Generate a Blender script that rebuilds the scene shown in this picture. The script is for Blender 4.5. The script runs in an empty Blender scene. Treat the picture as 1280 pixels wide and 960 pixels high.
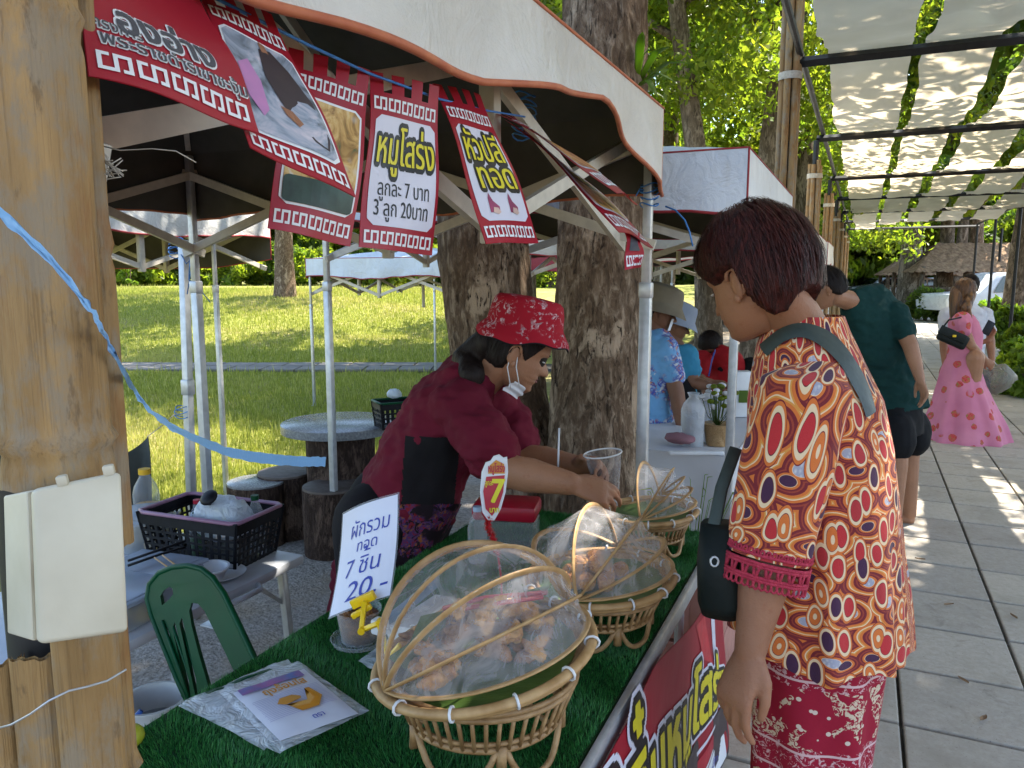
import bpy, bmesh, math, random
import numpy as np
from mathutils import Vector, Matrix, noise

random.seed(7); RNG = np.random.default_rng(7)
SC = bpy.context.scene
COL = SC.collection
V = Vector

# ------------------------------------------------------------------ camera, sky, sun, exposure
CAM_H = 1.55; PITCH = math.atan(134/960); YAW = math.radians(24.4); FPX = 960.0
cam = bpy.data.cameras.new('camera'); cam_o = bpy.data.objects.new('camera', cam); COL.objects.link(cam_o)
cam_o.location = (0, 0, CAM_H); cam_o.rotation_euler = (math.pi/2-PITCH, 0, YAW)
cam.sensor_width = 36; cam.lens = 36*FPX/1280; cam.clip_start = .05; cam.clip_end = 2000
SC.camera = cam_o
SUN_DIR = V((.568, .807, 0)).normalized()*math.cos(math.radians(57)) + V((0, 0, math.sin(math.radians(57))))
world = bpy.data.worlds.new('World'); SC.world = world; world.use_nodes = True
wn = world.node_tree.nodes; wl = world.node_tree.links
sky = wn.new('ShaderNodeTexSky'); sky.sky_type = 'NISHITA'; sky.sun_disc = False
sky.sun_elevation = math.radians(57); sky.sun_rotation = math.atan2(SUN_DIR.x, SUN_DIR.y)
wn['Background'].inputs['Strength'].default_value = .15
wl.new(sky.outputs['Color'], wn['Background'].inputs['Color'])
sun = bpy.data.lights.new('sun', 'SUN'); sun.energy = 4.6; sun.angle = math.radians(.5); sun.color = (1, .94, .84)
sun_o = bpy.data.objects.new('sun', sun); COL.objects.link(sun_o)
sun_o.rotation_euler = SUN_DIR.to_track_quat('Z', 'Y').to_euler(); sun_o.location = (8, 12, 20)
SC.view_settings.view_transform = 'Standard'; SC.view_settings.look = 'None'
SC.view_settings.exposure = 2.05; SC.view_settings.gamma = 1
SC.cycles.max_bounces = 7; SC.cycles.transparent_max_bounces = 14
SC.cycles.diffuse_bounces = 4; SC.cycles.glossy_bounces = 3; SC.cycles.transmission_bounces = 6
SC.cycles.caustics_reflective = False; SC.cycles.caustics_refractive = False
SC.cycles.use_denoising = True

# ------------------------------------------------------------------ pixels to directions (photo 1280 x 960)
def ray(px, py):
    X = (px-640)/FPX; Y = (480-py)/FPX
    f = math.cos(PITCH)+Y*math.sin(PITCH); z = -math.sin(PITCH)+Y*math.cos(PITCH)
    return V((X*math.cos(YAW)-f*math.sin(YAW), X*math.sin(YAW)+f*math.cos(YAW), z))
CAM = V((0, 0, CAM_H))
def D(px, py, t): return CAM+ray(px, py)*t                       # at depth t
def G(px, py, z=0.): r = ray(px, py); return CAM+r*((z-CAM_H)/r.z)   # on a level plane
def PX(px, py, x): r = ray(px, py); return CAM+r*(x/r.x)         # on the plane X = x
def PY(px, py, y): r = ray(px, py); return CAM+r*(y/r.y)
RIGHT = V((math.cos(YAW), math.sin(YAW), 0)); FWD = V((-math.sin(YAW), math.cos(YAW), 0)); UP = V((0, 0, 1))

# ------------------------------------------------------------------ objects
def tag(o, label=None, cat=None, group=None, kind=None):
    if label: o['label'] = label
    if cat: o['category'] = cat
    if group: o['group'] = group
    if kind: o['kind'] = kind
    return o
def thing(name, label, cat, loc=(0, 0, 0), group=None):
    o = bpy.data.objects.new(name, None); COL.objects.link(o); o.location = loc
    o.empty_display_size = .1
    return tag(o, label, cat, group)
def origin(p):
    o = V((0, 0, 0))
    while p is not None: o = o+p.location; p = p.parent
    return o
def link(name, me, parent=None, mat=None, loc=None, smooth=None):
    if mat is not None:
        for m in (mat if isinstance(mat, (list, tuple)) else [mat]): me.materials.append(m)
    o = bpy.data.objects.new(name, me); COL.objects.link(o)
    if parent is not None: o.parent = parent
    if loc is not None: o.location = loc
    if smooth is not None:
        me.polygons.foreach_set('use_smooth', [True]*len(me.polygons))
        if smooth < 3: me.set_sharp_from_angle(angle=smooth)
    return o
def copy_tree(o, parent=None):
    c = o.copy(); COL.objects.link(c); c.parent = parent
    for ch in list(o.children): copy_tree(ch, c)
    return c

def frame(y, up=UP):
    """rotation whose +Y is y and whose +Z is near up"""
    y = V(y).normalized(); x = y.cross(V(up)).normalized(); z = x.cross(y)
    return Matrix((x, y, z)).transposed()

class MB:
    def __init__(s): s.v = []; s.f = []; s.m = []; s.cm = 0
    def add(s, vs, fs):
        b = len(s.v); s.v.extend([tuple(p) for p in vs]); s.f.extend([tuple(i+b for i in f) for f in fs]); s.m.extend([s.cm]*len(fs))
        return s
    def box(s, c, size, R=None, bevel=0):
        hx, hy, hz = (k/2 for k in size); c = V(c)
        if bevel:
            bm = bmesh.new(); bmesh.ops.create_cube(bm, size=1)
            for q in bm.verts: q.co = (q.co.x*size[0], q.co.y*size[1], q.co.z*size[2])
            bmesh.ops.bevel(bm, geom=bm.edges[:], offset=bevel, segments=2, affect='EDGES', profile=.5)
            vs = [q.co.copy() for q in bm.verts]; bm.verts.index_update(); fs = [[q.index for q in f.verts] for f in bm.faces]; bm.free()
        else:
            vs = [V((x*hx, y*hy, z*hz)) for x in (-1, 1) for y in (-1, 1) for z in (-1, 1)]
            fs = [(0, 1, 3, 2), (4, 6, 7, 5), (0, 4, 5, 1), (2, 3, 7, 6), (0, 2, 6, 4), (1, 5, 7, 3)]
        if R is not None: vs = [R @ p for p in vs]
        return s.add([p+c for p in vs], fs)
    def bar(s, a, b, w, h, up=UP, bevel=0):
        a = V(a); b = V(b); d = b-a
        if abs(d.normalized().dot(V(up))) > .99: up = V((1, 0, 0))
        return s.box((a+b)/2, (w, d.length, h), frame(d, up), bevel)
    def tube(s, pts, r, n=8, closed=False, caps=True, flat=1., upv=None):
        pts = [V(p) for p in pts]; N = len(pts)
        rs = r if isinstance(r, (list, tuple)) else [r]*N
        vs = []; prev = None
        for i, p in enumerate(pts):
            if closed: t = pts[(i+1) % N]-pts[i-1]
            else: t = pts[min(i+1, N-1)]-pts[max(i-1, 0)]
            if t.length < 1e-9: t = V((0, 0, 1))
            t.normalize()
            if prev is None or upv is not None:
                a = V(upv) if upv is not None else (UP if abs(t.z) < .9 else V((1, 0, 0)))
            else: a = prev
            u = t.cross(a)
            if u.length < 1e-6: u = t.orthogonal()
            u.normalize(); w = u.cross(t).normalized(); prev = w
            for k in range(n):
                an = 2*math.pi*k/n; vs.append(p+u*(rs[i]*math.cos(an))+w*(rs[i]*flat*math.sin(an)))
        fs = []
        for i in range(N if closed else N-1):
            j = (i+1) % N
            for k in range(n): l = (k+1) % n; fs.append((i*n+k, i*n+l, j*n+l, j*n+k))
        if caps and not closed: fs.append(tuple(range(n-1, -1, -1))); fs.append(tuple((N-1)*n+k for k in range(n)))
        return s.add(vs, fs)
    def lathe(s, prof, c=(0, 0, 0), n=24, R=None, capb=False, capt=False, sx=1., sy=1.):
        vs = []; c = V(c)
        for (r, z) in prof:
            for k in range(n):
                a = 2*math.pi*k/n; p = V((r*sx*math.cos(a), r*sy*math.sin(a), z)); vs.append((R @ p if R is not None else p)+c)
        fs = [(i*n+k, i*n+(k+1) % n, (i+1)*n+(k+1) % n, (i+1)*n+k) for i in range(len(prof)-1) for k in range(n)]
        if capb: fs.append(tuple(range(n-1, -1, -1)))
        if capt: fs.append(tuple((len(prof)-1)*n+k for k in range(n)))
        return s.add(vs, fs)
    def grid(s, fn, nu, nv, closeu=False):
        vs = [fn(i/(nu if closeu else nu-1), j/(nv-1)) for j in range(nv) for i in range(nu)]
        fs = []
        for j in range(nv-1):
            for i in range(nu if closeu else nu-1):
                k = (i+1) % nu; fs.append((j*nu+i, j*nu+k, (j+1)*nu+k, (j+1)*nu+i))
        return s.add(vs, fs)
    def ell(s, c, r, R=None, n=16, m=10):
        c = V(c); vs = []
        for j in range(m+1):
            th = math.pi*j/m
            for k in range(n):
                a = 2*math.pi*k/n; p = V((r[0]*math.sin(th)*math.cos(a), r[1]*math.sin(th)*math.sin(a), r[2]*math.cos(th)))
                vs.append((R @ p if R is not None else p)+c)
        fs = [(j*n+k, (j+1)*n+k, (j+1)*n+(k+1) % n, j*n+(k+1) % n) for j in range(m) for k in range(n)]
        return s.add(vs, fs)
    def limb(s, pts, rs, n=14):
        """capsule chain: tube with rounded ends"""
        pts = [V(p) for p in pts]; s.tube(pts, list(rs), n)
        for p, r in zip(pts, rs): s.ell(p, (r, r, r), n=n, m=8)
        return s
    def loft(s, secs, n=28, pw=1.):
        """secs: (centre, u half axis, v half axis); capped"""
        vs = []
        for c, u, v in secs:
            for k in range(n):
                a = 2*math.pi*k/n; ca, sa = math.cos(a), math.sin(a)
                ca = math.copysign(abs(ca)**pw, ca); sa = math.copysign(abs(sa)**pw, sa)
                vs.append(V(c)+V(u)*ca+V(v)*sa)
        N = len(secs)
        fs = [(i*n+k, i*n+(k+1) % n, (i+1)*n+(k+1) % n, (i+1)*n+k) for i in range(N-1) for k in range(n)]
        fs.append(tuple(range(n-1, -1, -1))); fs.append(tuple((N-1)*n+k for k in range(n)))
        return s.add(vs, fs)
    def mesh(s, name, org=None):
        me = bpy.data.meshes.new(name)
        vs = s.v if org is None else [(p[0]-org[0], p[1]-org[1], p[2]-org[2]) for p in s.v]
        me.from_pydata(vs, [], s.f); me.update()
        if any(s.m): me.polygons.foreach_set('material_index', s.m)
        return me
    def build(s, name, mat, parent=None, smooth=.6, local=False):
        """vertices are world coordinates unless local"""
        if parent is None and not local:
            lo = np.array(s.v).min(0); hi = np.array(s.v).max(0); org = V(((lo[0]+hi[0])/2, (lo[1]+hi[1])/2, lo[2]))
            return link(name, s.mesh(name, org), None, mat, org, smooth)
        return link(name, s.mesh(name, None if local else origin(parent)), parent, mat, None, smooth)

def fix_normals(me):
    bm = bmesh.new(); bm.from_mesh(me); bmesh.ops.recalc_face_normals(bm, faces=bm.faces[:]); bm.to_mesh(me); bm.free()

def remesh(mb, voxel, it=4, fac=.5):
    me = mb.mesh('tmp'); fix_normals(me); o = bpy.data.objects.new('tmp', me); COL.objects.link(o)
    m = o.modifiers.new('r', 'REMESH'); m.mode = 'VOXEL'; m.voxel_size = voxel
    if it: k = o.modifiers.new('s', 'SMOOTH'); k.factor = fac; k.iterations = it
    dg = bpy.context.evaluated_depsgraph_get(); r = bpy.data.meshes.new_from_object(o.evaluated_get(dg))
    bpy.data.objects.remove(o); bpy.data.meshes.remove(me); r.materials.clear()
    return r
def me_np(me):
    a = np.empty(len(me.vertices)*3, 'f'); me.vertices.foreach_get('co', a); return a.reshape(-1, 3)
def me_set(me, a): me.vertices.foreach_set('co', np.ascontiguousarray(a, 'f').ravel()); me.update()
def me_normals(me):
    a = np.empty(len(me.vertices)*3, 'f'); me.vertex_normals.foreach_get('vector', a); return a.reshape(-1, 3)
def folds(me, amp, sc, seed=0.):
    a = me_np(me); n = me_normals(me)
    d = np.array([noise.noise(V((p[0]*sc[0]+seed, p[1]*sc[1], p[2]*sc[2])))+.5*noise.noise(V((p[0]*sc[0]*2.3, p[1]*sc[1]*2.3+seed, p[2]*sc[2]*2.3))) for p in a])
    me_set(me, a+n*(d*amp)[:, None])
def link_world(name, me, mat, parent, smooth=3.2):
    o = origin(parent); a = me_np(me); me_set(me, a-np.array(o, 'f')); return link(name, me, parent, mat, None, smooth)
def join_into(me, mb):
    """append MB geometry (world) to a mesh (world)"""
    bm = bmesh.new(); bm.from_mesh(me); t = mb.mesh('t'); bm.from_mesh(t); bm.to_mesh(me); bm.free(); bpy.data.meshes.remove(t); me.update(); return me
def quads(name, P, mat, parent=None, org=(0, 0, 0)):
    """P: (N,4,3) or (N,3,3) array of separate faces"""
    N, k, _ = P.shape; me = bpy.data.meshes.new(name)
    me.vertices.add(N*k); me.vertices.foreach_set('co', np.ascontiguousarray(P-np.array(org), 'f').ravel())
    me.loops.add(N*k); me.loops.foreach_set('vertex_index', np.arange(N*k, dtype='i'))
    me.polygons.add(N); me.polygons.foreach_set('loop_start', np.arange(0, N*k, k, dtype='i'))
    me.update(calc_edges=True)
    return me

# ------------------------------------------------------------------ materials
class NT:
    def __init__(s, name):
        m = bpy.data.materials.new(name); m.use_nodes = True; s.mat = m; s.n = m.node_tree.nodes; s.l = m.node_tree.links
        s.b = s.n['Principled BSDF']; s.out = s.n['Material Output']
    def new(s, t, **kw):
        k = s.n.new('ShaderNode'+t)
        for a, v in kw.items(): setattr(k, a, v)
        return k
    def lk(s, a, b): s.l.new(a, b); return s
    def val(s, sock, v):
        if hasattr(v, 'is_output') or isinstance(v, bpy.types.NodeSocket): s.l.new(v, sock)
        elif isinstance(v, (tuple, list)) and len(v) == 3 and sock.type == 'RGBA': sock.default_value = (*v, 1)
        else: sock.default_value = v
    def coord(s, kind='Object', stretch=(1, 1, 1), rot=(0, 0, 0)):
        if kind == 'World': c = s.new('NewGeometry').outputs['Position']
        elif kind.startswith('attr:'): a = s.new('Attribute'); a.attribute_name = kind[5:]; c = a.outputs['Vector']
        else: c = s.new('TexCoord').outputs[kind]
        mp = s.new('Mapping'); mp.inputs['Scale'].default_value = stretch; mp.inputs['Rotation'].default_value = rot; s.lk(c, mp.inputs['Vector']); return mp.outputs['Vector']
    def noise(s, vec, scale, detail=4, rough=.55, dist=0.):
        k = s.new('TexNoise'); s.lk(vec, k.inputs['Vector']); k.inputs['Scale'].default_value = scale; k.inputs['Detail'].default_value = detail
        k.inputs['Roughness'].default_value = rough; k.inputs['Distortion'].default_value = dist; return k.outputs['Fac']
    def voro(s, vec, scale, feature='F1', out='Distance', rand=1.):
        k = s.new('TexVoronoi'); k.feature = feature; s.lk(vec, k.inputs['Vector']); k.inputs['Scale'].default_value = scale; k.inputs['Randomness'].default_value = rand; return k.outputs[out]
    def ramp(s, fac, stops, interp='LINEAR'):
        k = s.new('ValToRGB'); k.color_ramp.interpolation = interp; e = k.color_ramp.elements
        while len(e) < len(stops): e.new(.5)
        for q, (p, c) in zip(e, stops): q.position = p; q.color = (*c, 1) if len(c) == 3 else c
        s.val(k.inputs['Fac'], fac); return k.outputs['Color']
    def mix(s, fac, a, b, mode='MIX'):
        k = s.new('Mix'); k.data_type = 'RGBA'; k.blend_type = mode
        s.val(k.inputs[0], fac); s.val(k.inputs[6], a); s.val(k.inputs[7], b); return k.outputs[2]
    def math(s, op, a, b=0., clamp=False):
        k = s.new('Math'); k.operation = op; k.use_clamp = clamp; s.val(k.inputs[0], a); s.val(k.inputs[1], b); return k.outputs[0]
    def step(s, x, lo, hi):
        k = s.new('MapRange'); k.interpolation_type = 'SMOOTHSTEP'; s.val(k.inputs['Value'], x); k.inputs['From Min'].default_value = lo; k.inputs['From Max'].default_value = hi; return k.outputs['Result']
    def bump(s, h, strength=.3, dist=.01):
        k = s.new('Bump'); k.inputs['Strength'].default_value = strength; k.inputs['Distance'].default_value = dist; s.lk(h, k.inputs['Height']); s.lk(k.outputs['Normal'], s.b.inputs['Normal']); return k
    def done(s, color=None, rough=.6, metal=0., spec=.4):
        if color is not None: s.val(s.b.inputs['Base Color'], color)
        s.val(s.b.inputs['Roughness'], rough); s.b.inputs['Metallic'].default_value = metal
        s.b.inputs['Specular IOR Level'].default_value = spec; return s.mat
    def translucent(s, fac, color):
        t = s.new('BsdfTranslucent'); s.val(t.inputs['Color'], color); mx = s.new('MixShader'); s.val(mx.inputs[0], fac)
        s.lk(s.b.outputs[0], mx.inputs[1]); s.lk(t.outputs[0], mx.inputs[2]); s.lk(mx.outputs[0], s.out.inputs['Surface']); s.last = mx.outputs[0]; return s
    def see_through(s, fac, tint=(1, 1, 1), base=None):
        t = s.new('BsdfTransparent'); s.val(t.inputs['Color'], tint); mx = s.new('MixShader'); s.val(mx.inputs[0], fac)
        s.lk(base or s.b.outputs[0], mx.inputs[1]); s.lk(t.outputs[0], mx.inputs[2]); s.lk(mx.outputs[0], s.out.inputs['Surface']); return s
def mat(name, c, c2=None, scale=14, rough=.6, bump=0., bscale=60, metal=0., spec=.4, stretch=(1, 1, 1), kind='Object', detail=4, lo=.35, hi=.68, dist=.004):
    t = NT(name)
    c2 = c2 or tuple(k*.78 for k in c)
    v = t.coord(kind, stretch); f = t.noise(v, scale, detail)
    col = t.ramp(f, [(lo, c2), (hi, c)])
    if bump: t.bump(t.noise(v, bscale, 5), bump, dist)
    rr = t.math('ADD', t.math('MULTIPLY', t.noise(v, scale*1.7, 3), .24), rough-.12)
    return t.done(col, rr, metal, spec)
def clear(name, tint=(.9, .92, .95), fac=.8, c=(.8, .82, .85), rough=.15, crinkle=0.):
    t = NT(name); t.done(tuple(k*.75 for k in c), rough, 0, .5); fac = fac+(1-fac)*.45
    if crinkle: t.bump(t.noise(t.coord(), crinkle, 3, .6, .8), .9, .02)
    lw = t.new('LayerWeight'); lw.inputs['Blend'].default_value = .35
    f = t.math('MULTIPLY', t.math('SUBTRACT', 1., lw.outputs['Facing']), fac*1.0, True)
    f = t.math('ADD', t.math('MULTIPLY', f, .55), fac*.45)
    t.see_through(f, tint); return t.mat

def skin_mat(name, c):
    t = NT(name); v = t.coord(); f = t.noise(v, 9, 5)
    col = t.ramp(f, [(.3, tuple(k*.8 for k in c)), (.7, c)])
    col = t.mix(t.math('MULTIPLY', t.step(t.noise(v, 45, 5, .7), .55, .72), .7), col, (c[0]*.78, c[1]*.66, c[2]*.6)); col = t.mix(t.math('MULTIPLY', t.step(t.voro(v, 70), .10, .04), .5), col, (c[0]*.45, c[1]*.38, c[2]*.35))
    t.bump(t.math('ADD', t.noise(v, 150, 5, .7), t.math('MULTIPLY', t.noise(v, 34, 4, .6), .9)), .38, .004)
    t.b.inputs['Subsurface Weight'].default_value = .08; t.b.inputs['Subsurface Radius'].default_value = (.02, .008, .004); t.b.inputs['Subsurface Scale'].default_value = .3
    return t.done(col, .52, 0, .35)

MAT = {}
MAT['white_metal'] = mat('white_metal', (.60, .58, .53), (.48, .46, .42), 30, .45, .06, 200)
MAT['grey_metal'] = mat('grey_metal', (.52, .53, .54), (.40, .41, .42), 24, .38, .05, 200, metal=.5)
MAT['black_metal'] = mat('black_metal', (.018, .018, .02), (.01, .01, .011), 20, .5)
MAT['black_plastic'] = mat('black_plastic', (.011, .011, .014), (.007, .007, .009), 20, .45, spec=.2)
MAT['white_plastic'] = mat('white_plastic', (.72, .73, .74), (.62, .63, .65), 10, .4)
MAT['yellow_plastic'] = mat('yellow_plastic', (.85, .58, .01), (.78, .48, .01), 30, .32)
MAT['green_plastic'] = mat('green_plastic', (.0, .056, .018), (.0, .040, .013), 8, .42, .03, 300, spec=.22)
MAT['red_plastic'] = mat('red_plastic', (.42, .01, .03), (.34, .008, .025), 12, .35)
MAT['blue_plastic'] = mat('blue_plastic', (.02, .1, .42), (.02, .08, .34), 30, .4)
MAT['rattan'] = mat('rattan', (.42, .26, .12), (.24, .13, .05), 40, .5, .3, 120)
MAT['bamboo_strip'] = mat('bamboo_strip', (.52, .33, .15), (.34, .19, .07), 25, .48, .2, 150)
MAT['dark_hair'] = mat('dark_hair', (.020, .012, .010), (.009, .006, .005), 60, .55, .5, 160, stretch=(3, 3, .4), spec=.18)
MAT['red_hair'] = mat('red_hair', (.075, .014, .010), (.018, .005, .004), 40, .5, .6, 150, stretch=(3, 3, .4), spec=.2)
MAT['brown_hair'] = mat('brown_hair', (.20, .09, .03), (.03, .015, .01), 12, .4, .5, 120, stretch=(3, 3, .4))
MAT['skin_tan'] = skin_mat('skin_tan', (.34, .155, .085))
MAT['skin_warm'] = skin_mat('skin_warm', (.37, .18, .10))
MAT['skin_brown'] = skin_mat('skin_brown', (.21, .095, .052))
MAT['lip'] = mat('lip', (.30, .09, .075), None, 40, .45)
MAT['eye_dark'] = mat('eye_dark', (.015, .01, .008), None, 20, .3)
MAT['eye_white'] = mat('eye_white', (.7, .66, .62), None, 20, .3)
MAT['mask_white'] = mat('mask_white', (.75, .77, .80), (.66, .68, .72), 40, .8, .2, 200)
# ------------------------------------------------------------------ setting materials
def gravel_mat():
    t = NT('gravel'); v = t.coord('World'); n1 = t.noise(v, 1.3, 5); n2 = t.noise(v, 38, 6, .7)
    c = t.ramp(n2, [(.3, (.13, .11, .095)), (.5, (.27, .24, .21)), (.72, (.44, .40, .36))])
    c = t.mix(t.step(n1, .42, .62), c, t.ramp(n2, [(.3, (.16, .12, .085)), (.7, (.36, .29, .21))]))
    d = t.voro(v, 70); t.bump(t.math('ADD', n2, t.math('MULTIPLY', d, .6)), .7, .012)
    return t.done(c, .9, 0, .2)
def lawn_mat():
    t = NT('lawn'); v = t.coord('World'); n1 = t.noise(v, .35, 5, .6); n2 = t.noise(v, 5, 6, .7); n3 = t.noise(t.coord('World', (1, 1, 1)), 60, 3)
    c = t.ramp(n2, [(.3, (.17, .19, .035)), (.52, (.28, .29, .065)), (.75, (.40, .38, .12))])
    c = t.mix(t.step(n1, .46, .60), c, t.ramp(n2, [(.3, (.18, .155, .05)), (.7, (.38, .33, .14))])); c = t.mix(t.math('MULTIPLY', t.step(t.noise(v, 1.4, 6, .7), .58, .70), .7), c, (.30, .24, .13))
    t.bump(t.math('ADD', n3, n2), .8, .05)
    return t.done(c, .85, 0, .15)
def tile_mat():
    t = NT('paving'); v = t.coord('World'); oi = t.new('ObjectInfo').outputs['Random']
    n1 = t.noise(v, 2.2, 6, .65); n2 = t.noise(v, 45, 5, .7); n3 = t.noise(v, 7, 5, .6, 1.)
    c = t.ramp(n2, [(.3, (.39, .345, .285)), (.7, (.50, .45, .385))])
    c = t.mix(t.step(n1, .45, .72), c, (.35, .31, .25))
    c = t.mix(t.math('MULTIPLY', t.step(n3, .56, .70), .45), c, (.24, .21, .17)); c = t.mix(t.math('MULTIPLY', t.step(t.noise(v, 120, 3, .6), .64, .72), .6), c, (.12, .10, .08))
    c = t.mix(1., c, t.ramp(oi, [(0, (.84, .84, .85)), (1, (1.06, 1.05, 1.02))]), 'MULTIPLY')
    t.bump(n2, .25, .003); return t.done(c, .82, 0, .25)
MAT['gravel'] = gravel_mat(); MAT['lawn'] = lawn_mat(); MAT['paving'] = tile_mat()
MAT['joint'] = mat('joint', (.07, .062, .05), (.04, .035, .03), 30, .95, .4, 90, kind='World')
MAT['kerb'] = mat('kerb', (.20, .178, .148), (.13, .116, .096), 5, .85, .3, 30, kind='World')
MAT['soil'] = mat('soil', (.16, .10, .06), (.08, .05, .03), 6, .95, .6, 30, kind='World')
MAT['pink_stone'] = mat('pink_stone', (.42, .21, .17), (.33, .15, .12), 9, .8, .2, 40)
def leaf_mat(name, a, b, tr=.5, trc=None):
    t = NT(name); oi = t.coord('World'); n = t.noise(oi, 1.1, 3); g = t.new('NewGeometry').outputs['Random Per Island']
    c = t.mix(t.step(n, .35, .65), a, b)
    c = t.mix(1., c, t.ramp(g, [(0, (.62, .66, .6)), (.6, (1, 1, 1)), (1, (1.45, 1.3, .9))]), 'MULTIPLY')
    t.done(c, .5, 0, .35)
    tc = t.mix(1., c, (2.6, 2.7, 1.3), 'MULTIPLY')
    t.translucent(tr, tc); return t.mat
MAT['leaf'] = leaf_mat('leaf', (.045, .085, .014), (.085, .12, .018), .5)
MAT['leaf_yellow'] = leaf_mat('leaf_yellow', (.10, .155, .018), (.14, .17, .02), .55)
MAT['leaf_dark'] = leaf_mat('leaf_dark', (.03, .06, .014), (.05, .085, .018), .4)
MAT['leaf_bright'] = leaf_mat('leaf_bright', (.09, .17, .02), (.14, .20, .025), .45)
def bark_mat(name, c, c2, sc=1.):
    t = NT(name); v = t.coord('Object', (1, 1, .38)); n1 = t.noise(v, 7*sc, 6, .65, .6); n2 = t.noise(v, 34*sc, 6, .7, .5); vo = t.voro(v, 26*sc, 'DISTANCE_TO_EDGE'); vo2 = t.voro(t.coord('Object', (1.6, 1.6, .35)), 14*sc, 'DISTANCE_TO_EDGE')
    col = t.ramp(n2, [(.32, tuple(k*.55 for k in c2)), (.5, c2), (.66, c)])
    col = t.mix(t.step(n1, .52, .62), col, tuple(min(1, k*1.35) for k in c))
    n4 = t.noise(t.coord('Object', (1, 1, .22)), 46*sc, 5, .7, 1.5)
    crack = t.math('MULTIPLY', t.step(n4, .56, .64), t.step(n1, .36, .60))
    col = t.mix(crack, col, (.03, .018, .011))
    h = t.math('SUBTRACT', t.math('ADD', n2, t.math('MULTIPLY', n1, .8)), t.math('MULTIPLY', crack, .7))
    t.bump(h, .9, .03); return t.done(col, .88, 0, .2)
MAT['bark'] = bark_mat('bark', (.33, .245, .17), (.155, .10, .062))
MAT['bark_far'] = bark_mat('bark_far', (.24, .19, .14), (.12, .09, .06), .5)
def bamboo_mat():
    t = NT('bamboo'); v = t.coord('World', (1, 1, .12)); n = t.noise(v, 34, 5, .6); n2 = t.noise(t.coord('World'), 5, 6, .6); n3 = t.noise(t.coord('World', (1, 1, .4)), 18, 5, .65)
    fib = t.noise(t.coord('World', (1, 1, .018)), 420, 3, .6); c = t.ramp(n, [(.3, (.22, .125, .045)), (.7, (.40, .245, .10))]); c = t.mix(t.math('MULTIPLY', t.step(fib, .52, .66), .55), c, (.17, .095, .035))
    c = t.mix(t.math('MULTIPLY', t.step(t.noise(t.coord('World', (1, 1, .5)), 22, 6, .7), .46, .62), .8), c, (.25, .20, .14)); c = t.mix(t.math('MULTIPLY', t.step(n3, .53, .66), .8), c, (.25, .12, .04)); c = t.mix(t.math('MULTIPLY', t.step(t.noise(t.coord('World', (1, 1, .3)), 60, 5, .7), .58, .70), .6), c, (.10, .06, .03))
    t.bump(t.math('ADD', t.math('ADD', n, n3), fib), .6, .003); return t.done(c, .62, 0, .3)
MAT['bamboo'] = bamboo_mat()
def shade_cloth_mat():
    t = NT('shade_cloth'); v = t.coord('World'); n = t.noise(v, 1.7, 5); w = t.noise(t.coord('World', (1, .2, 1)), 60, 2)
    c = t.ramp(n, [(.3, (.70, .62, .50)), (.7, (.84, .76, .63))]); t.bump(w, .2, .004); t.done(c, .9, 0, .1)
    t.translucent(.55, t.mix(1., c, (1.0, .93, .80), 'MULTIPLY')); return t.mat
MAT['shade_cloth'] = shade_cloth_mat()
def canopy_mat(name, a, b):
    t = NT(name); v = t.coord('World'); n = t.noise(v, 1.6, 6, .6, .4); n2 = t.noise(v, 26, 5, .7); st = t.noise(t.coord('World', (1, 1, .25)), 9, 4, .6, .8)
    c = t.ramp(n, [(.3, b), (.62, a)]); c = t.mix(t.math('MULTIPLY', t.step(st, .56, .78), .35), c, (.42, .38, .31)); t.bump(t.math('ADD', t.noise(v, 7, 5, .6, 1.), t.math('MULTIPLY', n2, .2)), .6, .03)
    return t.done(c, .5, 0, .4)
MAT['canopy'] = canopy_mat('canopy', (.68, .66, .62), (.47, .45, .41))
MAT['canopy_blue'] = canopy_mat('canopy_blue', (.66, .70, .75), (.52, .56, .62))
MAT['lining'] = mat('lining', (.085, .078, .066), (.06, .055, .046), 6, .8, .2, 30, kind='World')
MAT['trim'] = mat('trim', (.52, .17, .075), (.42, .11, .05), 20, .6)
MAT['trim_red'] = mat('trim_red', (.33, .03, .035), (.26, .02, .03), 20, .6)
MAT['truss'] = mat('truss', (.60, .55, .46), (.48, .44, .37), 20, .5)
MAT['thatch'] = mat('thatch', (.42, .27, .15), (.22, .13, .07), 9, .95, .8, 50, stretch=(1, 1, .3), dist=.03)

# ------------------------------------------------------------------ ground, lawn, paving
def ss(a, b, x): x = min(1, max(0, (x-a)/(b-a))); return x*x*(3-2*x)
m = MB(); m.grid(lambda u, v: V((-260+520*u, -120+520*v, -.02)), 14, 14)
tag(m.build('ground', MAT['soil'], None), kind='structure')
m = MB(); m.grid(lambda u, v: V((-4.1+5*u+.22*noise.noise(V((0, 12*v, u*3))), -4+34*v, .012*noise.noise(V((u*9, v*40, 0))))), 40, 120)
tag(m.build('stall_ground', MAT['gravel'], None), kind='structure')
def lawn_h(x, y):
    f = -x*math.sin(YAW)+y*math.cos(YAW)
    return .006+(1.05+.25*ss(-12, -2, x))*ss(14.2, 27, f)+.07*noise.noise(V((x*.16, y*.16, 3)))*ss(9, 16, f)+.02*noise.noise(V((x*.8, y*.8, 1)))*ss(4, 7, f)
def lawn_pt(u, v):
    x = -3.45-75*u**1.6+(.35*noise.noise(V((v*20, 2, 0))) if u == 0 else 0); y = -8+80*v; return V((x, y, lawn_h(x, y)-(.02 if u == 0 else 0)))
m = MB(); m.grid(lawn_pt, 130, 150); tag(m.build('lawn', MAT['lawn'], None, 3.2), kind='structure')
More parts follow.
